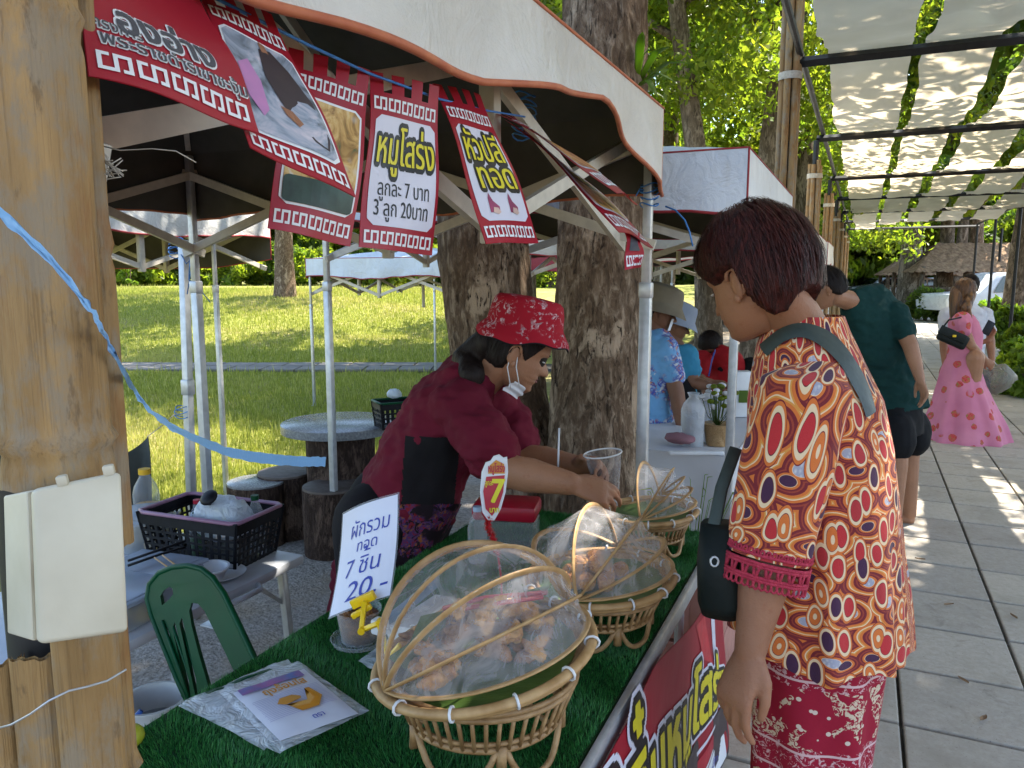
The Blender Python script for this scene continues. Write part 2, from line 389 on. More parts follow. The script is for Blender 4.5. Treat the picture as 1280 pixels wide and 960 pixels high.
# grass blades on the lawn: uncountable
N = 210000
f_ = 4.6+26*RNG.random(N)**1.35; r_ = (-.62+.60*RNG.random(N))*f_
bx = r_*math.cos(YAW)-f_*math.sin(YAW); by = r_*math.sin(YAW)+f_*math.cos(YAW)
k = (bx < -3.5); bx, by, f_ = bx[k], by[k], f_[k]; f_c = np.abs(f_-13.0) > .62; bx, by, f_ = bx[f_c], by[f_c], f_[f_c]
bz = np.array([lawn_h(a, b) for a, b in zip(bx, by)]); n_ = len(bx)
ang = RNG.random(n_)*math.tau; hh = (.02+.028*RNG.random(n_))*(1+.035*f_)*(1+1.6*(RNG.random(n_) > .93)); ww = .0022*(1+.22*f_)
P = np.zeros((n_, 3, 3)); dx, dy = np.cos(ang)*ww, np.sin(ang)*ww
P[:, 0] = np.stack([bx-dx, by-dy, bz-.004], 1); P[:, 1] = np.stack([bx+dx, by+dy, bz-.004], 1)
P[:, 2] = np.stack([bx+hh*.6*(RNG.random(n_)-.5), by+hh*.6*(RNG.random(n_)-.5), bz+hh], 1)
def grass_mat(name, a, b, c3):
    t = NT(name); v = t.coord('World'); g = t.new('NewGeometry').outputs['Random Per Island']; n = t.noise(v, .35, 5, .6)
    c = t.ramp(g, [(0, a), (.7, b), (1, c3)]); c = t.mix(t.math('MULTIPLY', t.step(n, .48, .68), .6), c, c3)
    t.done(c, .6, 0, .25); t.translucent(.35, t.mix(1., c, (1.8, 1.8, 1.1), 'MULTIPLY')); return t.mat
MAT['grass'] = grass_mat('grass', (.16, .19, .03), (.27, .29, .06), (.42, .39, .14))
tag(link('lawn_grass', quads('lawn_grass', P, None), None, MAT['grass']), 'short mown grass covering the lawn behind the stalls', 'grass', kind='stuff')
# pale footpath across the lawn, slab by slab
fp = tag(MB().grid(lambda u, v: (lambda r, f: V((r*math.cos(YAW)-f*math.sin(YAW), r*math.sin(YAW)+f*math.cos(YAW), .016)))(-16+17*u, 12.45+1.1*v), 30, 2).build('lawn_footpath', MAT['joint'], None), kind='structure')
fo = origin(fp); mb = MB(); mb.box((0, 0, 0), (.54, .50, .05), None, .012); slab_me = mb.mesh('slab'); slab_me.materials.append(MAT['kerb'])
for i in range(29):
    for j in range(2):
        r = -15.6+.56*i+(.2 if j else 0); f = 12.72+.54*j
        o = bpy.data.objects.new('slab', slab_me); COL.objects.link(o); o.parent = fp
        o.location = V((r*math.cos(YAW)-f*math.sin(YAW), r*math.sin(YAW)+f*math.cos(YAW), .027+.004*random.random()))-fo; o.rotation_euler = (0, 0, YAW+random.uniform(-.02, .02))
# paved walkway
pv = tag(MB().grid(lambda u, v: V((-.50+3.9*u, -3+60*v, .004)), 4, 10).build('walkway', MAT['joint'], None), kind='structure'); po = origin(pv)
T = .4335
mb = MB(); mb.box((0, 0, 0), (T-.012, T-.022, .04), None, .006); tile_me = mb.mesh('tile'); tile_me.materials.append(MAT['paving'])
cnt = 0; far = MB()
for j in range(-2, 110):
    for i in range(-1, 7):
        x = .205+T*(i+.5)-T; y = 1.05+T*(j+.5)
        if j < 33 and y > -.2:
            o = bpy.data.objects.new('paving_tile', tile_me); COL.objects.link(o); o.parent = pv
            o.location = V((x, y, .012+random.uniform(-.0012, .0012)))-po; o.rotation_euler = (random.uniform(-.002, .002), random.uniform(-.002, .002), random.uniform(-.003, .003)); cnt += 1
        elif y > 0: far.box((x, y, .012), (T-.008, T-.008, .04))
o = far.build('paving_tile_far', MAT['paving'], pv); o['kind'] = 'stuff'
# kerb along the right of the walkway and planting bed
kb = thing('garden_kerb', 'low concrete kerb along the planting bed right of the walkway', 'kerb', (3.05, 14, 0))
for i in range(44):
    MB().box((3.03, 1.5+1.0*i, .06), (.12, .985, .14), None, .012).build('kerb_stone', MAT['kerb'], kb)
m = MB(); m.grid(lambda u, v: V((3.1+30*u, -2+70*v, .05+.05*noise.noise(V((u*20, v*30, 0))))), 30, 60); tag(m.build('planting_bed', MAT['soil'], None), kind='structure')
# fallen leaves on the walkway
for i, (px, py) in enumerate([(1204, 852), (1186, 757), (1267, 772), (1229, 900), (1150, 700)]):
    p = G(px, py, .036); a = random.uniform(0, 6.28); mb = MB()
    mb.grid(lambda u, v: p+V((math.cos(a), math.sin(a), 0))*(.05*(u-.5))+V((-math.sin(a), math.cos(a), 0))*(.018*(v-.5)*(1-(2*u-1)**2+.05))+V((0, 0, .004+.01*abs(v-.5)+.01*(u-.5)**2)), 7, 5)
    tag(mb.build('dry_leaf', MAT['thatch'], None), ['dry curled leaf on the paving nearest the red trousers', 'small brown dry leaf on paving beside the patterned blouse', 'dry leaf on the paving at the right edge of the picture', 'brown dry leaf on the lowest row of paving at right', 'dry leaf on paving below the black shorts'][i], 'leaf', 'dry leaves on the paving')

# ------------------------------------------------------------------ trees
def leaf_faces(centres, radii, n, size, flat=.75, seed=0):
    g = np.random.default_rng(seed); C = np.array(centres); R = np.array(radii)
    w = R**2; idx = g.choice(len(C), n, p=w/w.sum())
    d = g.normal(size=(n, 3)); d /= np.linalg.norm(d, axis=1)[:, None]; rr = g.random(n)**.45
    p = C[idx]+d*(R[idx]*rr)[:, None]*np.array([1, 1, flat])
    a = g.normal(size=(n, 3)); a[:, 2] -= .5; a /= np.linalg.norm(a, axis=1)[:, None]
    b = np.cross(a, g.normal(size=(n, 3))); b /= np.linalg.norm(b, axis=1)[:, None]
    s = (size*(.6+.8*g.random(n)))[:, None]
    q = np.cross(a, b)
    return np.stack([p-a*s, p+b*s*.42+q*s*.12, p+a*s, p-b*s*.42+q*s*.12], 1)
def trunk_mb(path, radii, n=20, seg=26, rough=.05, seed=0, flare=0., fine=3.):
    """smooth path with bark-scale unevenness"""
    mb = MB(); P = [V(p) for p in path]; K = len(P)-1
    def at(t):
        t = min(max(t, 0), .99999)*K; i = int(t); f = t-i
        p0, p1, p2, p3 = P[max(i-1, 0)], P[i], P[i+1], P[min(i+2, K)]
        p = .5*((2*p1)+(p2-p0)*f+(2*p0-5*p1+4*p2-p3)*f*f+(3*p1-p0-3*p2+p3)*f**3)
        return p, radii[i]*(1-f)+radii[i+1]*f
    rings = []
    for j in range(seg+1):
        t = j/seg; p, r = at(t); q, _ = at(t+.01); q0, _ = at(t-.01); tn = (q-q0).normalized(); u = tn.cross(V((0, 1, .01))).normalized(); w = u.cross(tn)
        for k in range(n):
            a = math.tau*k/n; d = u*math.cos(a)+w*math.sin(a)
            rr = r*(1+rough*(noise.noise(V((d.x*1.6*fine+seed, d.y*1.6*fine, p.z*fine)))+.6*noise.noise(V((d.x*4*fine, d.y*4*fine+seed, p.z*fine*2.2)))))
            rr *= 1+flare*math.exp(-t*seg*.18)*(1+.35*math.cos(5*a+seed))
            rings.append(p+d*rr)
    fs = [(j*n+k, j*n+(k+1) % n, (j+1)*n+(k+1) % n, (j+1)*n+k) for j in range(seg) for k in range(n)]
    mb.add(rings, fs); return mb
CROWN = {}
def crown_mesh(key, R, H, n, size, mtl, clumps, seed):
    """crown around the origin, bottom at z=0"""
    if key in CROWN: return CROWN[key]
    g = random.Random(seed); c = []; r = []
    for i in range(clumps):
        a = g.uniform(0, math.tau); q = math.sqrt(g.random()); z = g.random()
        s = math.sin(math.pi*min(1, .18+.75*z))
        c.append((R*q*s*math.cos(a), R*q*s*math.sin(a), H*z)); r.append(R*g.uniform(.17, .34))
    me = quads(key, leaf_faces(c, r, n, size, .7, seed), None); me.materials.append(MAT[mtl]); me['c'] = 0
    CROWN[key] = me; CROWN[key+'_c'] = c; return me
def tree(name, label, base, h, r0, key, crown_z, lean=(0, 0), group=None, limbs=5, barkm='bark_far', rot=0., sc=1., seed=0, n=14, rough=.07):
    t = thing(name, label, 'tree', base, group); b = V(base); g = random.Random(seed)
    top = b+V((lean[0], lean[1], h)); path = [b-V((0, 0, .1)), b+V((lean[0]*.2+g.uniform(-.05, .05), lean[1]*.2, h*.3)), b+V((lean[0]*.6+g.uniform(-.1, .1), lean[1]*.6+g.uniform(-.1, .1), h*.65)), top]
    mb = trunk_mb(path, [r0*1.05, r0*.85, r0*.7, r0*.42], n, 22, rough, seed, .35)
    for i in range(limbs):
        z = g.uniform(.5, .98); a = g.uniform(0, math.tau); s = path[2].lerp(top, max(0, (z-.65)/.35)) if z > .65 else path[1].lerp(path[2], (z-.3)/.35)
        L = g.uniform(1.2, 2.6)*sc; e = s+V((math.cos(a)*L, math.sin(a)*L, L*g.uniform(.5, 1.1))); md = s.lerp(e, .5)+V((0, 0, -.15*L))
        mb.tube([s, md, e, e+V((math.cos(a+.4)*.6*L, math.sin(a+.4)*.6*L, .5*L))], [r0*.36, r0*.26, r0*.17, r0*.05], 8)
    mb.build('trunk', MAT[barkm], t, 3.2)
    o = link('crown', CROWN[key], t); o.location = V((lean[0], lean[1], crown_z)); o.rotation_euler = (0, 0, rot); o.scale = (sc, sc, sc)
    return t
crown_mesh('big', 4.2, 4.6, 13000, .105, 'leaf', 46, 1)
crown_mesh('bright', 3.4, 5.0, 12500, .085, 'leaf_yellow', 50, 2)
crown_mesh('mid', 3.6, 5.6, 10000, .14, 'leaf', 48, 3)
crown_mesh('far', 5.0, 8.5, 15000, .26, 'leaf_yellow', 60, 4)
crown_mesh('fard', 5.2, 8.0, 15000, .26, 'leaf', 60, 5)

# the twin trunks standing between the first two stall tents
t1 = thing('stall_tree', 'thick rough barked tree trunk directly behind the stallholder in the red hat', 'tree', (-1.20, 2.95, 0))
b1 = D(672, 700, 3.30); b1.z = 0
mb = trunk_mb([V((b1.x, b1.y, -.05)), D(664, 620, 3.3), D(628, 490, 3.3), D(606, 330, 3.3), D(600, 180, 3.3), D(590, -60, 3.35), D(560, -420, 3.5), D(520, -1000, 3.7)], [.24, .175, .185, .195, .18, .175, .16, .13], 72, 190, .055, 3, .0, 7.)
mb.build('trunk', MAT['bark'], t1, 3.2)
o = link('crown', CROWN['big'], t1); o.location = V((-2.3, 3.5, 6.3))-origin(t1); o.rotation_euler = (0, 0, 1.)
t2 = thing('stall_tree', 'tree trunk with peeling bark between the stallholder and the blue floral apron', 'tree', (-.95, 2.9, 0))
b2 = D(738, 660, 3.08); b2.z = 0
mb = trunk_mb([V((b2.x, b2.y, -.05)), D(738, 640, 3.08), D(742, 500, 3.08), D(750, 330, 3.08), D(756, 150, 3.1), D(757, -20, 3.1), D(770, -300, 3.2), D(800, -900, 3.4)], [.24, .185, .172, .172, .170, .168, .155, .12], 72, 190, .055, 9, .0, 7.)
tk2 = mb.build('trunk', MAT['bark'], t2, 3.2)
mb = MB()
for k in range(5):
    s = D(757, -200-140*k, 3.3); a = k*1.9; e = s+V((math.cos(a)*1.3, math.sin(a)*1.3, 1.2)); mb.tube([s, s.lerp(e, .5)-V((0, 0, .1)), e, e+V((math.cos(a), math.sin(a), .9))], [.09, .07, .05, .02], 8)
mb.build('limb', MAT['bark'], t2, 3.2)
o = link('crown', CROWN['big'], t2); o.location = V((.2, 4.3, 5.8))-origin(t2); o.rotation_euler = (0, 0, 2.6)
# long strap leaves growing on the second trunk
ep = thing('epiphyte_fern', 'long strap leaved fern growing on the trunk above the white canopy', 'fern', D(800, 112, 3.0))
for i, (x, y, w) in enumerate([(866, 80, .022), (838, 58, .02), (803, 40, .018), (812, 62, .016), (846, 105, .018), (822, 122, .014)]):
    a = D(796, 112, 3.02); e = D(x, y, 2.9-.06*(i % 3)); md = a.lerp(e, .55)+V((0, 0, .05)); mb = MB()
    mb.tube([a, a.lerp(md, .5)+V((0, 0, .01)), md, md.lerp(e, .6)+V((0, 0, .004)), e], [w*.4, w*.8, w, w*.7, .002], 6, flat=.12); mb.build('leaf', MAT['leaf_bright'], ep, 3.2)

# trees behind the stalls and over the walkway, seen above the tents and through the pergola
BG = [  # name/label, base, height, r0, crown key, crown z, lean
    ('leaning slender tree with a curved trunk behind the second white canopy', D(893, 346, 10.5), 7.0, .17, 'bright', 4.0, (-.9, -.3), .72),
    ('forked tree trunk beside the bamboo post above the second canopy', D(950, 346, 12.5), 8.0, .22, 'bright', 4.2, (.2, .2), .85),
    ('broad leaved tree behind the far stalls left of the bamboo posts', D(826, 346, 20), 8.5, .26, 'bright', 2.4, (.4, .2), 1.25),
    ('dense tree rising behind the white stall canopies', D(1000, 346, 17), 8., .24, 'bright', 3.2, (-.3, 0), 1.),
    ('tall tree seen between the two thick stall trunks', D(690, 346, 36), 8., .26, 'bright', 1.6, (0, 0), 1.),
    ('tree at the end of the stall row behind the shade cloth posts', D(1035, 346, 26), 8.5, .26, 'bright', 2.6, (0, .3), 1.1),
]
for i, (lb, b, h, r, key, cz, ln, sc) in enumerate(BG):
    tree('background_tree', lb, (b.x, b.y, 0), h, r, key, cz, ln, 'trees behind the stall row', 6, 'bark_far', i*1.1, sc, 20+i)
RT = [
    ('stout tree trunk at the right edge beside the leafy bed', G(1266, 420), 8, .29, 'mid', 5.6, (.2, .1), 1.15),
    ('straight tree trunk behind the pink dress on its left', G(1177, 392), 9, .30, 'mid', 5.4, (0, 0), 1.2),
    ('tall pale trunk above the hair of the pink dressed visitor', G(1212, 391), 9, .33, 'mid', 6.6, (0, 0), 1.2),
    ('slim tree trunk between two others behind the walkway', G(1197, 384), 9, .30, 'fard', 6.6, (0, .2), .8),
    ('dark tree trunk standing at the far end of the walkway', G(1137, 394), 7, .46, 'far', 4.2, (-.3, 0), .9),
    ('broad tree leaning over the shade cloth from the right', V((5.6, 9.5, 0)), 7, .28, 'big', 5.2, (-1.2, -.4), 1.15),
    ('tall tree beyond the right edge spreading over the walkway', V((5.4, 4.6, 0)), 7.5, .28, 'big', 5.6, (-1.3, .4), 1.1),
    ('shade tree further right behind the leafy bed', V((7.5, 14.5, 0)), 8, .3, 'mid', 3.2, (-.5, 0), 1.25),
    ('spreading tree over the pergola beyond the pink dress', V((5.0, 19, 0)), 8, .28, 'mid', 3.8, (-1.2, 0), 1.2),
]
for i, (lb, b, h, r, key, cz, ln, sc) in enumerate(RT):
    tree('walkway_tree', lb, (b.x, b.y, 0), h, r, key, cz, ln, 'trees along the walkway', 5, 'bark_far', i*.9, sc, 40+i)
FT = []
for i in range(16):
    px = 1010+19*i+random.uniform(-5, 5); t = random.uniform(46, 70); FT.append((D(px, 346, t), i))
for i in range(8): FT.append((D(690+38*i, 346, random.uniform(34, 52)), 16+i))
WORDS = ['leftmost', 'second', 'third', 'fourth', 'fifth', 'sixth', 'seventh', 'eighth', 'ninth', 'tenth', 'eleventh', 'twelfth', 'thirteenth', 'fourteenth', 'fifteenth', 'sixteenth']
for b, i in FT:
    lb = (WORDS[i]+' yellow green tree from the left closing the far end of the walkway') if i < 16 else (WORDS[i-16]+' far tree from the left behind the stall tents')
    tree('distant_tree', lb, (b.x, b.y, 0), 8, .26, 'far' if i % 3 else 'fard', 1.6 if i < 16 else .9, (0, 0), 'far trees past the walkway', 3, 'bark_far', i*.7, random.uniform(.8, 1.15), 60+i, 10)
for i in range(9):
    px = 100+72*i; b = D(px, 346, 47+4*(i % 3)); 
    tree('lawn_edge_tree', WORDS[i]+' tree from the left in the line behind the lawn', (b.x, b.y, .8), 7, .25, 'fard' if i % 2 else 'far', 1.2, (0, 0), 'trees behind the lawn', 3, 'bark_far', i*.7, .95, 90+i, 10)
b = D(357, 376, 24); tree('lawn_tree', 'lone tree trunk standing on the grass mound', (b.x, b.y, lawn_h(b.x, b.y)), 8, .26, 'mid', 5.2, (.2, 0), None, 5, 'bark', .4, 1.3, 130, 18, .09)
for i, (x, y) in enumerate([(-4.0, 14.0), (-7.0, 16.2)]):  # two mostly hidden trees added so their crowns shade the lawn
    tree('added_shade_tree', ['tree past the second tent whose crown shades the near lawn', 'tree behind the twin stall trunks shading the lawn footpath', 'tree past the tents casting dappled shade on the mound', 'tree whose crown shades the lawn near the footpath'][i], (x, y, 0), 8, .22, 'mid', 5.0, (0, 0), None, 5, 'bark_far', i, 1.1, 140+i, 14)
# hedge, topiary, shrubs
def bush(name, label, c, R, H, n, size, mtl, seed, cat='shrub', group=None, cone=False):
    t = thing(name, label, cat, c, group); g = random.Random(seed); cs = []; rs = []
    for i in range(26):
        a = g.uniform(0, 6.28); z = g.random(); q = math.sqrt(g.random())*(1.05-z if cone else math.sqrt(max(.05, 1-(z*.95)**2)))
        cs.append((R*q*math.cos(a)*.8, R*q*math.sin(a)*.8, .1*H+H*.85*z)); rs.append(R*(.16 if cone else .3))
    me = quads('foliage', leaf_faces(cs, rs, n, size, .8, seed), None); link('foliage', me, t, MAT[mtl])
    mb = MB()
    for i in range(4): a = i*1.6; mb.tube([(0, 0, -.05), (R*.2*math.cos(a), R*.2*math.sin(a), H*.4), (R*.4*math.cos(a), R*.4*math.sin(a), H*.75)], [.03*R+.008, .02*R+.006, .006], 6)
    mb.build('stem', MAT['bark_far'], t, 3.2, True); return t
b = D(163, 378, 34); bush('topiary_cone', 'bright green clipped cone topiary at the back of the lawn', (b.x, b.y, lawn_h(b.x, b.y)), .62, 1.75, 7000, .07, 'leaf_bright', 3, 'topiary', None, True)
for i in range(14):
    b = D(110+38*i, 352, 40+random.uniform(-1, 2)); bush('hedge_shrub', WORDS[i]+' shrub from the left in the pale hedge behind the lawn', (b.x, b.y, lawn_h(b.x, b.y)), 1.5, 1.9+.4*random.random(), 3000, .16, 'leaf_yellow' if i % 3 else 'leaf', 30+i, 'shrub', 'hedge behind the lawn')
for i, (px, py, R, H, mt) in enumerate([(1262, 432, .55, .8, 'leaf_bright'), (1240, 410, .6, .8, 'leaf_bright'), (1274, 452, .5, .55, 'leaf_yellow'), (1156, 402, .9, 1.1, 'leaf'), (1278, 470, .45, .5, 'leaf_bright'), (1225, 402, .7, .7, 'leaf'), (1285, 415, .8, 1.0, 'leaf'), (1290, 500, .5, .6, 'leaf_bright'), (1150, 396, .7, .6, 'leaf_yellow')]):
    b = G(px, py); bush('garden_shrub', ['leafy bright shrub at the foot of the right tree trunk', 'light green shrub beside the white parked pickup', 'low yellow green plant at the right edge by the kerb', 'round dark shrub left of the pink dressed visitor', 'low leafy plant nearest along the right kerb', 'green shrub just right of the pink dress', 'tall leafy shrub at the right edge of the picture', 'small leafy plant beyond the right edge of the bed', 'yellow green plant beside the far walkway end'][i], (b.x, b.y, .04), R, H, 2600, .085, mt, 60+i, 'shrub', 'shrubs in the right bed')
# ------------------------------------------------------------------ lettering: glyph outlines turned into rows of small quads
HROW = 1/46
_G = {}
def _polys(ch):
    c = bpy.data.curves.new('g', 'FONT'); c.body = ch; c.size = 1; o = bpy.data.objects.new('g', c); COL.objects.link(o)
    dg = bpy.context.evaluated_depsgraph_get(); dg.update(); cv = o.evaluated_get(dg).to_curve(dg); out = []
    for s in cv.splines:
        P = []
        if s.type == 'BEZIER':
            b = s.bezier_points; n = len(b)
            for i in range(n):
                p, q = b[i], b[(i+1) % n]; a0, a1, a2, a3 = p.co.to_2d(), p.handle_right.to_2d(), q.handle_left.to_2d(), q.co.to_2d()
                for k in range(6): t = k/6; P.append(a0*(1-t)**3+a1*3*t*(1-t)**2+a2*3*t*t*(1-t)+a3*t**3)
        else: P = [V(p.co[:2]) for p in s.points]
        out.append([(p.x, p.y) for p in P])
    o.to_curve_clear() if hasattr(o, 'to_curve_clear') else None
    bpy.data.objects.remove(o); bpy.data.curves.remove(c); return out
def _rows(polys):
    R = {}
    if not polys: return R
    ys = [p[1] for P in polys for p in P]
    for j in range(math.floor(min(ys)/HROW), math.ceil(max(ys)/HROW)+1):
        y = (j+.5)*HROW; X = []
        for P in polys:
            for i in range(len(P)):
                (x0, y0), (x1, y1) = P[i-1], P[i]
                if (y0 <= y) != (y1 <= y): X.append((x0+(y-y0)/(y1-y0)*(x1-x0), 1 if y1 > y0 else -1))
        X.sort(); w = 0; iv = []
        for x, d in X:
            if w == 0: a = x
            w += d
            if w == 0: iv.append((a, x))
        if iv: R[j] = iv
    return R
def glyph(ch):
    if ch not in _G:
        def xmax(s):
            q = _polys(s); return max(p[0] for P in q for p in P)
        rows = _rows(_polys(ch)) if ch != ' ' else {}
        _G[ch] = (rows, .26 if ch == ' ' else xmax(ch+'ก')-xmax('ก'))
    return _G[ch]
UPV = set('ัิีึื'); TONE = set('่้๊๋')
def text_rows(s, track=0.):
    R = {}; pen = 0.; prev = ''
    for ch in s:
        rows, adv = glyph(ch); dj = 0; dx = 0
        if ch in TONE and prev in UPV: dj = int(.26/HROW)
        for j, iv in rows.items(): R.setdefault(j+dj, []).extend([(a+pen, b+pen) for a, b in iv])
        pen += adv+(track if adv > .05 else 0); prev = ch
    return {j: _union(v) for j, v in R.items()}, pen
def _union(iv):
    iv = sorted(iv); out = []
    for a, b in iv:
        if out and a <= out[-1][1]+1e-6: out[-1] = (out[-1][0], max(b, out[-1][1]))
        else: out.append((a, b))
    return out
def dilate(R, r):
    k = int(r/HROW); out = {}
    for j, iv in R.items():
        for dj in range(-k, k+1):
            e = math.sqrt(max(0, r*r-(dj*HROW)**2)); out.setdefault(j+dj, []).extend([(a-e, b+e) for a, b in iv])
    return {j: _union(v) for j, v in out.items()}
def put_rows(mb, R, fn, maxw=.2):
    for j, iv in R.items():
        for a, b in iv:
            n = max(1, math.ceil((b-a)/maxw))
            for i in range(n):
                x0 = a+(b-a)*i/n; x1 = a+(b-a)*(i+1)/n; y0, y1 = j*HROW, (j+1)*HROW
                mb.add([fn(x0, y0), fn(x1, y0), fn(x1, y1), fn(x0, y1)], [(0, 1, 2, 3)])
def lettering(parent, surf, s, u0, v0, u1, vsize, layers, aspect, name='lettering', slant=0., maxw=.2, centre=True):
    """write s on surf(u,v,lift) between u0..u1, baseline v0, em height vsize (in v); aspect = width/height of the surface.
       layers: (dilation in em, material, lift)"""
    R, w = text_rows(s); su = vsize/aspect; k = min(1., (u1-u0)/(w*su)) if w else 1.
    off = u0+((u1-u0)-w*su*k)/2 if centre else u0
    for d, m_, lift in layers:
        mb = MB(); put_rows(mb, dilate(R, d) if d else R, lambda x, y: surf(off+(x+slant*y)*su*k, v0-y*vsize, lift), maxw); mb.build(name, m_, parent, 3.2)
INK = {}
for nm, c in dict(print_white=(.78, .78, .80), print_red=(.44, .016, .035), print_darkred=(.27, .008, .03), print_yellow=(.70, .60, .02), print_black=(.012, .012, .014), print_lilac=(.66, .65, .74), print_grey=(.07, .07, .085), print_blue=(.03, .05, .36), print_orange=(.6, .25, .02), print_dark=(.05, .035, .04)).items():
    INK[nm] = mat(nm, c, tuple(k*.9 for k in c), 6, .42, .05, 40)
def vinyl_mat():
    t = NT('vinyl_red'); n = t.noise(t.coord('World'), 7, 3); c = t.mix(n, (.36, .012, .03), (.48, .02, .04)); t.bump(n, .3, .01); t.done(c, .38, 0, .45); t.translucent(.25, (.5, .02, .04)); return t.mat
MAT['vinyl'] = vinyl_mat()

# ------------------------------------------------------------------ market tents
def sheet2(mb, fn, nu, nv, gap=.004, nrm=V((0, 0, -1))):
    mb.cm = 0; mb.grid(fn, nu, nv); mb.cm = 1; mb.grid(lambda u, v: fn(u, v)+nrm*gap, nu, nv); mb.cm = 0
def tent(name, label, x0, x1, y0, y1, eave, peak, val, z0=0., bottoms=None, wrap='canopy', trim='trim_red', group=None, lw=.034, detail=True, legs=(1, 1, 1, 1), seed=0, inset=.035, leg_in=(.03, .03)):
    t = thing(name, label, 'tent', ((x0+x1)/2, (y0+y1)/2, z0), group)
    cx, cy = (x0+x1)/2, (y0+y1)/2; cor = [V((x0, y0, 0)), V((x1, y0, 0)), V((x1, y1, 0)), V((x0, y1, 0))]
    for i, c in enumerate(cor):
        if not legs[i]: continue
        ins = V((math.copysign(leg_in[0], cx-c.x), math.copysign(leg_in[1], cy-c.y), 0)); p = c+ins; mb = MB()
        mb.box(p+V((0, 0, (z0+eave-.55)/2+.0)), (lw, lw, eave-.55-z0), None, .004); mb.box(p+V((0, 0, eave-.30)), (lw*.78, lw*.78, .56), None, .003)
        leg = mb.build('leg', MAT['grey_metal'], t, .5)
        MB().box(p+V((0, 0, z0+.004)), (.09, .09, .008), None, .002).build('foot_plate', MAT['grey_metal'], leg)
        MB().box(p+V((0, 0, eave-.56)), (lw*1.14, lw*1.14, .05), None, .004).build('height_clamp', MAT['grey_metal'], leg)
    if detail:
        zt, zb = eave-.09, eave-.42
        for i in range(4):
            a, b = cor[i], cor[(i+1) % 4]; inw = (V((cx, cy, 0))-(a+b)/2).normalized()*(inset if i == 1 else .035); a = a+inw; b = b+inw; md = (a+b)/2
            for (p, q) in ((a, md), (b, md)):
                for k, (h0, h1) in enumerate(((zt, zb), (zb, zt))):
                    off = inw.normalized()*(.018*k); MB().bar(V((p.x, p.y, h0))+off, V((q.x, q.y, h1))+off, .016, .032).build('truss_bar', MAT['truss'], t, .5)
            s = V((md.x, md.y, zt)); MB().bar(s, V((cx, cy, peak-.30)).lerp(s, .1), .016, .032).build('roof_strut', MAT['truss'], t, .5)
            MB().bar(V((cor[i].x, cor[i].y, eave-.02)).lerp(V((cx, cy, peak)), .03), V((cx, cy, peak-.06)), .02, .02).build('hip_bar', MAT['truss'], t, .5)
            MB().box((md.x, md.y, (zt+zb)/2), (.035, .035, zt-zb+.06), None, .004).build('slider', MAT['truss'], t, .5)
        MB().tube([(cx, cy, peak-.75), (cx, cy, peak-.03)], .02, 10).build('centre_pole', MAT['truss'], t, .6)
    pk = V((cx, cy, peak)); mb = MB()
    for i in range(4):
        a, b = cor[i]+V((0, 0, eave)), cor[(i+1) % 4]+V((0, 0, eave))
        def roof(u, v, a=a, b=b):
            p = a.lerp(b, u).lerp(pk, v); s = .055*math.sin(math.pi*v)*math.sin(math.pi*u); w = .008*noise.noise(V((p.x*5+seed, p.y*5, 0)))*math.sin(math.pi*v)
            return p+V((0, 0, -s+w))
        sheet2(mb, roof, 16, 12, .012)
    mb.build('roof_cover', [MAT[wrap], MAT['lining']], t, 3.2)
    nm = ['y0', 'x1', 'y1', 'x0']
    for i in range(4):
        a, b = cor[i], cor[(i+1) % 4]; out = ((a+b)/2-V((cx, cy, 0))).normalized(); bf = (bottoms or {}).get(nm[i])
        def vb(u):
            p = a.lerp(b, u)
            if bf: z = bf(p)
            else: z = eave-val+.018*math.sin(u*9+seed)+.01*noise.noise(V((u*14, seed, i)))
            return p, z
        def vs(u, v):
            p, z = vb(u); q = V((p.x, p.y, eave*(1-v)+z*v)); k = .022*v*noise.noise(V((u*7+seed, v*1.2, i*3.)))+.010*v*math.sin(u*26+i+seed)
            edge = min(1, u*16, (1-u)*16); return q+out*(.004+k*edge+.015*v*edge)
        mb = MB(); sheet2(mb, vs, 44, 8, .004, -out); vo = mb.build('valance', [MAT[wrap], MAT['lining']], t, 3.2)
        MB().tube([vs(k/50, 1.)+out*.002 for k in range(51)], .0065, 6).build('hem_piping', MAT[trim], vo, 3.2)
        MB().tube([V((vs(0, k/8))) for k in range(9)], .0045, 6).build('corner_piping', MAT[trim], vo, 3.2)
    # piping along the eave
    mb = MB()
    for i in range(4): a, b = cor[i], cor[(i+1) % 4]; mb.tube([a.lerp(b, k/6)+V((0, 0, eave+.003))+((a+b)/2-V((cx, cy, 0))).normalized()*.004 for k in range(7)], .004, 6)
    mb.build('eave_piping', MAT[trim if wrap != 'canopy' else trim], t, 3.2)
    return t
EV = 2.067; XF = -.602
# bottom hem of the first tent's front valance, read off the plane of the tent front
hem = [PX(px, py, XF) for px, py in [(300, 0), (400, 30), (480, 60), (599, 103), (685, 112), (741, 124), (770, 163), (800, 206), (826, 246)]]
hy = [p.y for p in hem]; hz = [p.z for p in hem]
def hemz(p): return float(np.interp(p.y, [.3]+hy, [hz[0]]+hz))
T1 = tent('market_tent', 'near white canopy tent with orange hem and red banners strung underneath', XF-2.0, XF, .42, 2.462, EV, 2.93, .27, 0, {'x1': hemz}, 'canopy', 'trim', 'white market tents', .035, True, (1, 1, 1, 1), 1, .10)
T2 = tent('market_tent', 'second white tent directly behind the head of the customer in the patterned blouse', -2.60, -.45, 3.28, 5.36, 2.06, 2.30, .235, 0, None, 'canopy_blue', 'trim_red', 'white market tents', .034, True, (1, 1, 1, 1), 2)
def ty(px): return PX(px, 300, -.45).y
